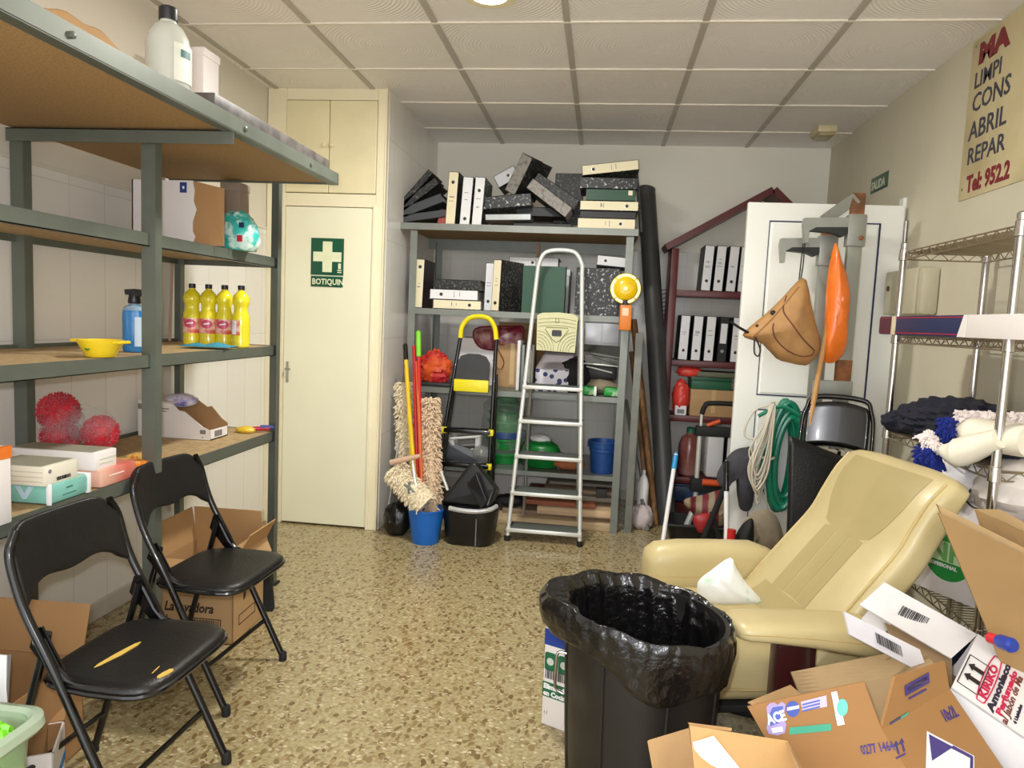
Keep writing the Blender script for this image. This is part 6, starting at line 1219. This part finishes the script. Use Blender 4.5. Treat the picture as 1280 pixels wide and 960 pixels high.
for i in range(NT+1):
    for k in range(NA): vs.append(back_pt(i/NT, 2*PI*k/NA))
def capring(t, sc, out):
    c = sum((back_pt(t, 2*PI*k/NA) for k in range(NA)), Vector())/NA
    ax = (spline1(FRONT, 1)-spline1(FRONT, .9)).normalized()*(1 if t > .5 else -1)
    return [c+(back_pt(t, 2*PI*k/NA)-c)*sc+ax*out for k in range(NA)]
for t_, lst in ((1, ((.97,.012),(.88,.028),(.6,.04),(.2,.045))),):
    for sc, o in lst: vs += capring(t_, sc, o)
rows = NT+1+4
for i in range(rows-1):
    for k in range(NA): j = (k+1) % NA; fs.append([i*NA+k, i*NA+j, (i+1)*NA+j, (i+1)*NA+k])
fs.append([(rows-1)*NA+k for k in range(NA)]); fs.append(list(range(NA))[::-1]); m.add(vs, fs)
bk_ = part('backrest', m, lea_c, ac, ang=60)
def on_front(y, t, lift=.0015):
    hw = .285-.012*t-.01*math.sin(PI*t); a = PI/2; lo, hi = 0.02, PI-.02
    for _ in range(40):
        mid = (lo+hi)/2
        if back_pt(t, mid).y > y: lo = mid
        else: hi = mid
    p = back_pt(t, lo); f, r = spline1(FRONT, t), spline1(REAR, t); return p+(f-r).normalized()*lift
part('head_panel', M().grid(lambda a, b: on_front((a-.5)*2*.195*(1-.38*(1-b)**2.5), .56+.44*b-(.035*(1-(2*a-1)**2))*(1-b), .0012), 24, 18), lea_d, bk_)
for i in range(3): part('lumbar_panel', M().grid(lambda a, b: on_front(-.105+i*.072+a*.066, .205+.34*b-.02*abs((i+a)/3-.5), .0012), 5, 14), lea_d, bk_)
part('lower_panel', M().grid(lambda a, b: on_front((a-.5)*.30*(1+.25*(1-b)), .02+.175*b, .0012), 12, 8), lea_d, bk_)
for s in (1, -1): part('piping', M().tube([back_pt(i/30, (.72 if s > 0 else PI-.72))+(Vector((0,0,.001))) for i in range(31)], .0045, seg=8), pipg, bk_)
# seat
m = M(); secs = []
for i, (x, zc, hh, w) in enumerate([(-.44,.36,.03,.24),(-.435,.36,.06,.262),(-.41,.358,.085,.272),(-.34,.36,.092,.278),(-.2,.358,.088,.28),(.0,.352,.082,.28),(.12,.35,.08,.275),(.16,.35,.05,.26)]): secs.append((superr(w, hh, 4.5, 40), x, zc))
vs = [(x, a, zc+b) for o, x, zc in secs for a, b in o]; n = 40; fs = []
for i in range(len(secs)-1):
    for k in range(n): j = (k+1) % n; fs.append([i*n+k, i*n+j, (i+1)*n+j, (i+1)*n+k])
fs += [list(range(n))[::-1], [(len(secs)-1)*n+k for k in range(n)]]; m.add(vs, fs)
st_ = part('seat_cushion', m, lea_c, ac, ang=60); part('seam', M().tube([(-.437+.0*0, -.24, .335), (-.30,-.2815,.335),(-.1,-.2825,.33),(.1,-.2785,.33)], .003, smooth=4, seg=6), pipg, st_)
# arms
def arm(s):
    m = M(); n = 32; vs = []; fs = []
    pr = [(-.295,.548,.010,.04),(-.29,.548,.019,.06),(-.27,.549,.025,.072),(-.20,.547,.029,.076),(-.08,.538,.036,.078),(.04,.525,.046,.078),(.10,.514,.050,.074),(.13,.51,.042,.06),(.138,.508,.022,.036)] if s < 0 else [(-.325,.47,.03,.04),(-.318,.465,.075,.062),(-.285,.46,.105,.072),(-.2,.46,.113,.076),(-.08,.46,.113,.076),(.08,.46,.11,.076),(.15,.46,.085,.07),(.16,.46,.03,.04)]
    for x, zc, hz, wy in pr:
        for a, b in superr(wy, hz, 3.2, n): vs.append((x, s*.335+a, zc+b))
    for i in range(len(pr)-1):
        for k in range(n): j = (k+1) % n; fs.append([i*n+k, i*n+j, (i+1)*n+j, (i+1)*n+k])
    fs += [list(range(n))[::-1], [(len(pr)-1)*n+k for k in range(n)]]; m.add(vs, fs)
    a_ = part('armrest', m, lea_c, ac, ang=60)
    part('seam', M().tube([(x, s*.335-wy*.985, zc+.004) for x, zc, hz, wy in pr[1:-1]], .0025, seg=6), pipg, a_)
    part('side_leg', M().bx(-.165, -.05, s*.335-.022, s*.335+.022, .035, .50 if s < 0 else .40, .004), mahog, ac)
    part('runner', M().bx(-.40, .20, s*.335-.03, s*.335+.03, .0, .042, .006), mahog, ac)
arm(-1); arm(1)
part('base_ring', M().tube([(.21*math.cos(a)-.10, .24*math.sin(a), .235) for a in [2*PI*i/20 for i in range(20)]], .016, closed=True, smooth=3, seg=12), plug, ac); part('base_ring', M().tube([(.24*math.cos(a)-.10, .25*math.sin(a), .018) for a in [2*PI*i/20 for i in range(20)]], .017, closed=True, smooth=3, seg=12), plug, ac)
for a in (.4, 1.97, 3.54, 5.1): part('strut', M().tube([(.21*math.cos(a)-.10, .23*math.sin(a), .235), (.24*math.cos(a+.1)-.10, .25*math.sin(a+.1), .02)], .013, seg=10), plug, ac)
part('under_frame', M().bx(-.30, .10, -.28, .28, .262, .285, .004), plug, ac); part('cross_rail', M().tube([(-.085,-.335,.25),(-.085,.335,.25)], .014, seg=10), plug, ac)
pkc = two('packet_print', (240,242,236), (176,220,186), 14, .58, .66, .3)
t = solo('white_packet', puff(px([(872,728),(890,712),(913,697),(921,711),(934,730),(952,752),(930,756),(895,756),(876,748)], 2.30), .035, .02, wob=.006, seed=14, n=6), pkc, 'white plastic packet with faint green print on the armchair seat', 'packet')
# ================================================================ trash can with liner, and what is around it
canm = two('can_black', (26,24,24), (46,44,42), 9, .5, .75, .42, bump=.05); bagm = mat('liner_black', (16,15,16), .24, var=.05, bump=.7, bscale=45, coat=.25)
TC = (.155, 1.87)
t = thing('trash_can', 'large black plastic trash can lined with a black bag', 'trash can', (TC[0], TC[1], 0))
part('shell', M().lathe([(0,.012),(.165,.012),(.172,0),(.180,.01),(.198,.30),(.21,.56),(.218,.562),(.218,.59),(.206,.59),(.192,.30),(.172,.02),(0,.018)], seg=48), canm, t)
for k in range(8):
    a = 2*PI*k/8+.25; part('rib', M().tube([(.181*math.cos(a),.181*math.sin(a),.03),(.198*math.cos(a),.198*math.sin(a),.30),(.209*math.cos(a),.209*math.sin(a),.53)], .005, seg=8), canm, t)
part('wire_handle', M().tube([(-.20,-.07,.50),(-.222,-.07,.50),(-.225,-.07,.46),(-.225,-.06,.40),(-.205,-.06,.385)], .004, smooth=3, seg=8), metal, t)
def lin(a, b):
    th = 2*PI*a; w = math.sin(7*th+1)*.5+math.sin(13*th)*.3+math.sin(23*th+2)*.2
    prof = [(.214,.505),(.222,.51),(.229,.535),(.233,.565),(.232,.605),(.225,.622),(.216,.617),(.202,.59),(.195,.50),(.187,.35),(.17,.12),(.10,.06),(.0,.055)]
    f = b*(len(prof)-1); i = min(int(f), len(prof)-2); u = f-i; r = prof[i][0]*(1-u)+prof[i+1][0]*u; z = prof[i][1]*(1-u)+prof[i+1][1]*u
    bulge = math.exp(-((th-PI*1.02)/.42)**2)
    cr = abs(math.sin(9*th+b*7+2*math.sin(3*th)))+.7*abs(math.sin(15*th-b*10+1.3))+.5*abs(math.sin(27*th+b*5))
    if b < .5: r += bulge*.05*(1-abs(b-.3)*1.5)+(cr-1.1)*.0032; 
    else: r += (w*.006+(abs(math.sin(11*th+b*6))-.6)*.010)*min(1, r/.1)
    if i == 0: z += (.035*math.sin(2*th+.8)+.018*math.sin(5*th))
    elif i < 2: z += ((.035*math.sin(2*th+.8)+.018*math.sin(5*th)))*.6*(1-u*.6)
    z += -.030*math.cos(th)*(1 if b < .62 else .4)+.004*math.sin(9*th)*(1 if .25 < b < .6 else 0)
    return Vector((r*math.cos(th), r*math.sin(th), z))
part('bag_liner', M().grid(lin, 220, 70), bagm, t, ang=80)
# white carton with green print behind the can
fw, fh = .30, .395
t = thing('cleaner_carton', 'white carton with blue and green print standing half behind the trash can', 'box', (0, 0, 0), 0)
e0, e1 = P(676,904,z=0), P(708,916,z=0); ux = (e1-e0).normalized(); ux.z = 0; nrm = ux.cross(Vector((0,0,1)))
t.location = e0+ux*fw/2-nrm*.10; t.rotation_euler = (0, 0, math.atan2(ux.y, ux.x))
part('body', M().bx(-fw/2, fw/2, -.10, .10, 0, fh, .004), white_card, t); part('flap', M().slab([(-fw/2,-.10,fh),(fw/2,-.10,fh),(fw/2,-.02,fh+.03),(-fw/2,-.02,fh+.03)], .003), white_card, t, smooth=False)
gb_ = mat('print_green', (22,104,66), .5); yq = -.1008
part('blue_band', M().bx(-fw/2-.0008, fw/2, yq, yq+.002, .28, .335), mat('print_blue', (28,60,150), .5), t, smooth=False)
part('green_band', M().bx(-fw/2-.0008, fw/2, yq, yq+.002, .10, .152), gb_, t, smooth=False)
text('Eliminador', .023, (-fw/2+.004, yq-.0008, .130), (1,0,0), (0,0,1), tape, t, world=False, bold=.0012); text('en Cocina', .023, (-fw/2+.004, yq-.0008, .106), (1,0,0), (0,0,1), tape, t, world=False, bold=.0012)
barcode((-fw/2+.008, yq-.0004, .165), (1,0,0), (0,0,1), .09, .032, ink, t, world=False)
for k in range(3):
    x = -fw/2+.025+.05*k; part('can_print', M().prism([(a+x, b+.225) for a, b in rrect(.042,.062,.008)], .001, (0,yq,0), (1,0,0), (0,0,1)), gb_, t, smooth=False); part('can_label', M().prism([(.013*math.cos(2*PI*i/16)+x, .013*math.sin(2*PI*i/16)+.225) for i in range(16)], .001, (0,yq-.0006,0), (1,0,0), (0,0,1)), mat('print_pale', (206,214,206), .5), t, smooth=False)
text('11', .016, (-fw/2+.008, yq-.0004, .04), (1,0,0), (0,0,1), grey_ink, t, world=False)
# ================================================================ cartons in the lower right corner
ace_m = mat('card_ace', (164,120,72), .75, var=.05, scale=5); ace_in = mat('card_ace_inside', (168,142,104), .85, var=.06); violet = mat('print_violet', (70,58,128), .6); teal2 = mat('print_teal', (70,170,140), .5); acew = mat('print_white', (240,240,246), .5); aceb = mat('print_ace_blue', (84,104,190), .5)
t = thing('ace_carton', 'open brown carton printed ACE in front of the armchair', 'box', (.75, 1.85, 0))
Bc, Lc, Cc = P(1102,912,z=.50), P(962,932,z=.40), P(1187,861,z=.52); e1, e2 = Lc-Bc, Cc-Bc; dn = (P(1150,988,z=.40)-Bc).normalized()
Fc = Lc+e2; hh = .27
hB = (Bc.z-.012)/-dn.z
def wall(p, q, name, mt): part(name, sheet4(p, q, q+dn*min(hh, (q.z-.006)/-dn.z), p+dn*min(hh, (p.z-.006)/-dn.z), .005), mt, t, True, smooth=False)
wall(Lc, Bc, 'side_wall', ace_m); wall(Bc, Cc, 'front_wall', ace_m); wall(Cc, Fc, 'side_wall', ace_in); wall(Fc, Lc, 'rear_wall', ace_in)
A_ = P(934,883,y=Lc.y+.03); pn = (Bc-Lc).cross(A_-Lc).normalized(); rd = P(1080,852,z=0)-Vector((0,0,CAMZ)); T_ = Vector((0,0,CAMZ))+rd*((Lc-Vector((0,0,CAMZ))).dot(pn)/rd.dot(pn))
part('logo_flap', sheet4(A_, T_, Bc, Lc, .006), ace_m, t, True, smooth=False)
r1 = P(1119,846,y=Bc.y+.06); pn2 = e2.cross(r1-Bc).normalized(); rd = P(1181,827,z=0)-Vector((0,0,CAMZ)); r2 = Vector((0,0,CAMZ))+rd*((Bc-Vector((0,0,CAMZ))).dot(pn2)/rd.dot(pn2)); part('front_flap', sheet4(r1, r2, Cc, Bc, .006), ace_m, t, True, smooth=False)
k1, k2, k3, k4 = P(989,840,y=1.86), P(1148,809,y=2.0), P(1172,834,y=Cc.y+.02), P(1000,868,y=1.84); part('rear_flap', sheet4(k1, k2, k3, k4, .005), ace_in, t, True, smooth=False)
part('inner_wall', sheet4(k4, k3, P(1110,905,y=Bc.y+.15), P(985,925,y=Lc.y+.15), .004), ace_in, t, True, smooth=False)
part('left_flap', sheet4(P(936,877,y=1.67), P(988,856,y=1.83), P(1002,868,y=1.82), Lc+Vector((.02,.04,.05)), .005), card, t, True, smooth=False)
U1 = (T_-A_).normalized(); V1 = ((A_-Lc)+(T_-Bc)).normalized(); N1 = U1.cross(V1).normalized(); V1 = N1.cross(U1)
if N1.dot(Vector((0,0,CAMZ))-Bc) < 0: N1 = -N1
def onflap(u, v, lift=.0016):
    """point of the logo flap's plane seen at a pixel"""
    dvec = CF+CR*((u-640)/FPX)-CU*((v-480)/FPX); o = Vector((0,0,CAMZ)); mid = (A_+T_+Bc+Lc)/4; s = (mid-o).dot(N1)/dvec.dot(N1); return o+dvec*s+N1*lift
fl_ = [o for o in COL.objects if o.parent == t and o.name.startswith('logo_flap')][0]
def blot(pts, mt, name, lift=.0016, fn=onflap, nn=None):
    q = [fn(u, v, lift) for u, v in pts]; m = M(); m.add(q, [list(range(len(q)))]); return part(name, m, mt, fl_ if fn is onflap else t, True, smooth=False, mod=lambda o: setattr(o.modifiers.new('s','SOLIDIFY'), 'thickness', .0008))
blot([(958,884),(962,879),(968,878),(972,881),(977,877),(982,880),(981,888),(979,897),(983,905),(981,916),(972,919),(961,917),(958,910),(960,900)], mat('logo_lilac', (176,160,214), .5), 'logo_cloud', .0014)
blot([(960,896),(966,884),(979,882),(978,893),(975,903),(963,907)], aceb, 'logo_shadow', .002)
text('ACE', .030, onflap(961,905,.0035), onflap(979,900,.0035)-onflap(961,905,.0035), V1, acew, fl_, bold=.0012, sx=.78, shear=.1)
blot([(964,910),(978,908),(979,914),(966,916)], acew, 'logo_strap', .002)
blot([(984+8.5*math.cos(a), 883-9.5*math.sin(a)+.5) if False else (991+8.5*math.cos(a), 886-10*math.sin(a)) for a in [2*PI*i/20 for i in range(20)]], mat('disc_blue', (70,92,176), .5), 'disc', .0016)
blot([(984,884),(999,881),(999,885),(984,888)], acew, 'disc_line', .0022)
blot([(1001,877),(1033,869),(1034,883),(1003,889)], mat('patch_lilac', (206,190,216), .5), 'text_patch', .0016)
for v in (0, 4, 8): blot([(1003,879.5+v),(1025,874+v),(1025,876+v),(1003,881.5+v)], aceb, 'text_line', .0022)
blot([(1039,865),(1046,864),(1056,905),(1047,907)], acew, 'bottle_print', .0016); blot([(1043,893),(1052,891),(1055,904),(1047,906)], teal2, 'bottle_label', .0022)
blot([(1053+7*math.cos(a), 884-11*math.sin(a)) for a in [2*PI*i/18 for i in range(18)]], mat('leaf_teal', (110,200,190), .5), 'leaf_print', .0019)
blot([(987,909),(1039,904),(1039,913),(987,918)], teal2, 'green_strip', .0016); blot([(1000,910.5),(1032,907.5),(1032,910.5),(1000,913.5)], acew, 'strip_text', .0022)
# marks on the two body walls
def wallfn(p0, ua, va):
    n_ = ua.cross(va).normalized()
    if n_.dot(Vector((0,0,CAMZ))-p0) < 0: n_ = -n_
    def f(u, v, lift=.0016):
        dvec = CF+CR*((u-640)/FPX)-CU*((v-480)/FPX); o = Vector((0,0,CAMZ)); s = (p0-o).dot(n_)/dvec.dot(n_); return o+dvec*s+n_*lift
    return f
fL = wallfn(Bc, e1, dn); fR = wallfn(Bc, e2, dn); fF = wallfn(Bc, e2, r1-Bc)
a = fL(1078,943); text('0277 1464', .026, a, fL(1104,939)-a, -dn, violet, t, sx=.62, bold=.0006)
a = fR(1181,903); text('10x2L', .036, a, fR(1206,891)-a, -dn, violet, t, sx=.66, bold=.0006)
def mark(pts, mt, name, f, lift=.0016): return blot(pts, mt, name, lift, f)
for du in (0, 7): mark([(1116+du,934-du*.45),(1119.5+du,926-du*.45),(1123+du,931-du*.45),(1121+du,931.5-du*.45),(1124+du,942-du*.45),(1122+du,943-du*.45),(1119+du,932.5-du*.45)], violet, 'arrow', fR)
mark([(1119,947),(1131,941),(1132,943),(1120,949)], violet, 'arrow_base', fR)
mark([(1158,914),(1217,945),(1217,990),(1156,990)], acew, 'diamond_label', fR); mark([(1160,918),(1190,934),(1164,951)], violet, 'diamond_corner', fR, .0024); mark([(1190,932),(1214,945),(1214,949),(1188,935.5)], violet, 'diamond_edge', fR, .0024); mark([(1212,945),(1215.5,946),(1215,990),(1211,990)], violet, 'diamond_edge', fR, .0024)
mark([(1130,857),(1160,840),(1161,853),(1131,870)], violet, 'print_frame', fF); mark([(1132.5,858.5),(1158,844),(1158.5,851),(1133,866)], mat('frame_fill', (116,100,130), .6), 'print_fill', fF, .0024)
mark([(1135,872),(1157,860),(1157,862.5),(1135,874.5)], violet, 'print_line', fF); mark([(1112,903),(1125,895),(1125,898),(1112,906)], mat('print_dark_teal', (60,70,110), .5), 'print_bar', fF); mark([(1125,896),(1135,889),(1134,893),(1126,898)], teal2, 'print_leaf', fF)
# small open carton in front with white paper
t = thing('small_carton', 'small open brown carton with a white sheet inside at the bottom edge', 'box', (.33, 1.42, 0))
q = lambda u, v, y: P(u, v, y=y)
H1, H2, H3, H4 = q(868,965,1.52), q(1008,965,1.56), q(1010,985,1.28), q(840,990,1.26)
zt_ = min(H1.z, H2.z); H1.z = H2.z = zt_; H3 = Vector((H2.x+.02, 1.27, zt_)); H4 = Vector((H1.x-.0, 1.25, zt_))
for p1_, p2_ in ((H1,H2),(H2,H3),(H3,H4),(H4,H1)): part('wall', sheet4(p1_, p2_, Vector((p2_.x,p2_.y,.004)), Vector((p1_.x,p1_.y,.004)), .004), card, t, True, smooth=False)
part('rear_flap', sheet4(q(862,907,1.56), q(984,926,1.60), H2, H1, .005), mat('cardboard_light', (206,164,108), .8, var=.05), t, True, smooth=False)
part('left_flap', sheet4(q(811,925,1.45), q(861,910,1.55), H1, q(822,985,1.36), .005), card, t, True, smooth=False)
part('right_flap', sheet4(q(984,927,1.59), q(1000,962,1.42), H3, H2, .005), card, t, True, smooth=False)
part('back_strip', sheet4(q(860,903,1.575), q(915,910,1.59), q(914,914,1.585), q(864,909,1.57), .003), card_in, t, True, smooth=False)
t = solo('paper_sheet', sheet4(q(866,928,1.545), q(892,920,1.55), q(945,985,1.53), q(878,985,1.515), .0015), mat('paper_bright', (252,252,255), .5, var=.0), 'bright white sheet of paper standing in the small carton', 'paper', smooth=False)
# white carton lying with its label up
kw = mat('carton_white', (238,236,238), .55, var=.02); kin = mat('carton_inside', (150,124,92), .85, var=.06); kred = mat('print_crimson', (200,30,80), .5); kblk = mat('print_dark', (40,30,60), .5); kbrown = mat('print_brown', (120,60,50), .5)
t = thing('ammonia_carton', 'white carton lettered KIRIKO lying open at the right edge', 'box', (1.1, 1.8, 0))
b_, a_2, d_ = P(1189,860,y=1.80), P(1222,793,y=2.05), P(1285,932,y=1.70)
eu = (a_2-b_); ev = (d_-b_); ev = (ev-eu*(ev.dot(eu)/eu.length_squared)).normalized(); Lw, Lh = eu.length, .34; eu.normalize(); nk = ev.cross(eu).normalized()
if nk.z < 0: nk = -nk
B0, A0 = b_, b_+eu*Lw; D0, C0 = B0+ev*Lh, A0+ev*Lh; dp = -nk*.15
part('label_side', sheet4(B0, A0, C0, D0, .004), kw, t, True, smooth=False)
part('side', sheet4(B0, D0, D0+dp, B0+dp, .004), kw, t, True, smooth=False); part('side', sheet4(A0, C0, C0+dp, A0+dp, .004), kw, t, True, smooth=False); part('bottom', sheet4(D0, C0, C0+dp, D0+dp, .004), kw, t, True, smooth=False); part('under_side', sheet4(B0+dp, A0+dp, C0+dp, D0+dp, .004), kin, t, True, smooth=False)
fK = wallfn(B0, eu, ev); UP = -ev
t_k = t
f1 = part('flap', sheet4(P(1075,756,y=1.90), P(1106,728,y=1.97), A0, P(1189,823,y=1.93), .005, bend=-.006), kw, t, True, smooth=False)
f2 = part('flap', sheet4(P(1055,764,y=1.86), P(1150,812,y=1.86), P(1162,846,y=1.84), P(1062,793,y=1.83), .005), mat('carton_grey_white', (214,212,218), .6), t, True, smooth=False)
part('inner_flap', sheet4(P(1077,774,y=1.96), P(1092,756,y=2.0), P(1115,778,y=2.0), P(1106,792,y=1.95), .004), kw, t, True, smooth=False); part('inside', sheet4(P(1106,778,y=1.97), P(1190,818,y=1.97), P(1190,858,y=1.88), P(1120,808,y=1.88), .004), kin, t, True, smooth=False)
c1 = wallfn(P(1106,728,y=1.97), A0-P(1106,728,y=1.97), P(1075,756,y=1.90)-P(1106,728,y=1.97)); o = c1(1121,768,.002); part('barcode', barcode(o, c1(1153,783,.002)-o, c1(1128,757,.002)-o, .085, .032, ink, t).data, ink, f1) if False else barcode(o, c1(1153,783,.002)-o, c1(1128,757,.002)-o, .095, .034, ink, t)
c2 = wallfn(P(1055,764,y=1.86), P(1150,812,y=1.86)-P(1055,764,y=1.86), P(1062,793,y=1.83)-P(1055,764,y=1.86)); o = c2(1096,804,.002); barcode(o, c2(1120,817,.002)-o, c2(1094,794,.002)-o, .07, .026, ink, t)
def kt(body, u, v, size, mt, bold=0, sx=1, shear=0): text(body, size, fK(u, v, .001), eu, UP, mt, t_k, bold=bold, sx=sx, shear=shear)
kt('KIRIKO', 1231.5, 875, .024, kred, .0010, 2.2); kt('Amoniaco', 1241, 891, .0215, kblk, .0010, 2.75); kt('Perfumado', 1251.5, 896, .019, kred, .0008, 2.7); kt('al Jabón de Ma', 1258, 907, .021, kbrown, .0004, 1.9, .2); kt('4 Unidades', 1270, 906, .010, kblk, .0005, 2.0)
# oval round the name
cK = fK(1231.5, 875, .0009)+eu*.098+UP*.0085; part('name_oval', M().tube([cK+eu*(.118*max(-1,min(1,1.2*math.cos(a))))+ev*(.0145*math.sin(a)) for a in [2*PI*i/40 for i in range(40)]], .0016, closed=True, seg=6), kred, t, True)
cA = fK(1217, 843, .0009)
fr_ = M()
for s0, s1 in ((-1,1),): 
    for sg in (-1, 1): fr_.tube([cA+eu*.075*sg-ev*.024, cA+eu*.075*sg+ev*.024], .0014, seg=4).tube([cA-eu*.075+ev*.024*sg, cA+eu*.075+ev*.024*sg], .0014, seg=4)
part('arrow_frame', fr_, ink, t, True)
for sg in (-.026, .026):
    z_ = cA+eu*sg; n_ = nk*.0012; part('up_arrow', M().add([z_+UP*.019+n_, z_-eu*.019+UP*.006+n_, z_-eu*.009+UP*.006+n_, z_-eu*.009-UP*.018+n_, z_+eu*.009-UP*.018+n_, z_+eu*.009+UP*.006+n_, z_+eu*.019+UP*.006+n_], [list(range(7))]), ink, t, True, smooth=False, mod=lambda o: setattr(o.modifiers.new('s','SOLIDIFY'), 'thickness', .0008))
t = thing('plain_carton', 'plain brown carton underneath the white lettered one', 'box', (1.2, 1.78, 0)); part('body', M().bx(1.02, 1.46, 1.60, 1.90, 0, .13, .004), card_dk, t, True); part('tape', M().bx(1.02, 1.46, 1.73, 1.77, .13, .1315), mat('tape_tan', (206,176,126), .35), t, True, smooth=False)
solo('white_cloth', crump((1.10,1.52,.0), (.14,.10,.22), .12, 97, 30, 18, 7, .9), mat('cloth_bluish_white', (206,212,222), .8, var=.05), 'white cloth bundle at the lower right corner under the white carton', 'cloth')
t = thing('cleaner_bottle', 'small blue bottle with a red cap at the edge of the white lettered carton', 'bottle', (1.06, 1.90, .50), 0, None)
a = P(1237,797,y=1.93); b = P(1268,808,y=1.86); part('body', M().tube([a.lerp(b,.3), a.lerp(b,.45), b.lerp(a,.1), b], [.012,.018,.019,.014], seg=18), mat('bottle_blue', (36,60,160), .3), t, True); part('cap', M().tube([a, a.lerp(b,.34)], .0135, seg=16), mat('cap_red', (206,30,44), .35), t, True)
# ================================================================ camera and light
cam = bpy.data.cameras.new('camera'); cam.sensor_width = 36; cam.lens = FPX/1280*36; cam.clip_start = .02
co = bpy.data.objects.new('camera', cam); COL.objects.link(co)
m4 = Matrix.Identity(4)
for i in range(3): m4[i][0], m4[i][1], m4[i][2] = CR[i], CU[i], -CF[i]
m4[2][3] = CAMZ; co.matrix_world = m4
bpy.context.scene.camera = co
def area(name, loc, rot, sx, sy, power, col):
    l = bpy.data.lights.new(name, 'AREA'); l.shape = 'RECTANGLE'; l.size = sx; l.size_y = sy; l.energy = power; l.color = col
    o = bpy.data.objects.new(name, l); COL.objects.link(o); o.location = loc; o.rotation_euler = rot; return o
area('ceiling_lamp_light', (c_lamp.x, c_lamp.y, H-.05), (0,0,0), .2, .2, 44, (1,.98,.92))
area('rear_fill_light', (-.2, -.4, H-.04), (0,0,0), 1.2, .3, 18, (1,1,1))  # unseen fill light, added behind the camera to lift the ambient level
f = area('camera_flash', tuple(CF*-.02+CR*-.05+CU*.06+Vector((0,0,CAMZ))), co.rotation_euler, .05, .035, 22, (1,1,1.03))
f.matrix_world = Matrix.Translation(CF*.03-CR*.05+CU*.065) @ m4
w = bpy.data.worlds.new('world'); bpy.context.scene.world = w; w.use_nodes = True
bg = w.node_tree.nodes['Background']; bg.inputs[0].default_value = (.98,.99,1,1); bg.inputs[1].default_value = 2.8
sc = bpy.context.scene
sc.view_settings.view_transform = 'Standard'; sc.view_settings.look = 'None'; sc.view_settings.exposure = 0; sc.view_settings.gamma = 1; sc.view_settings.use_curve_mapping = False
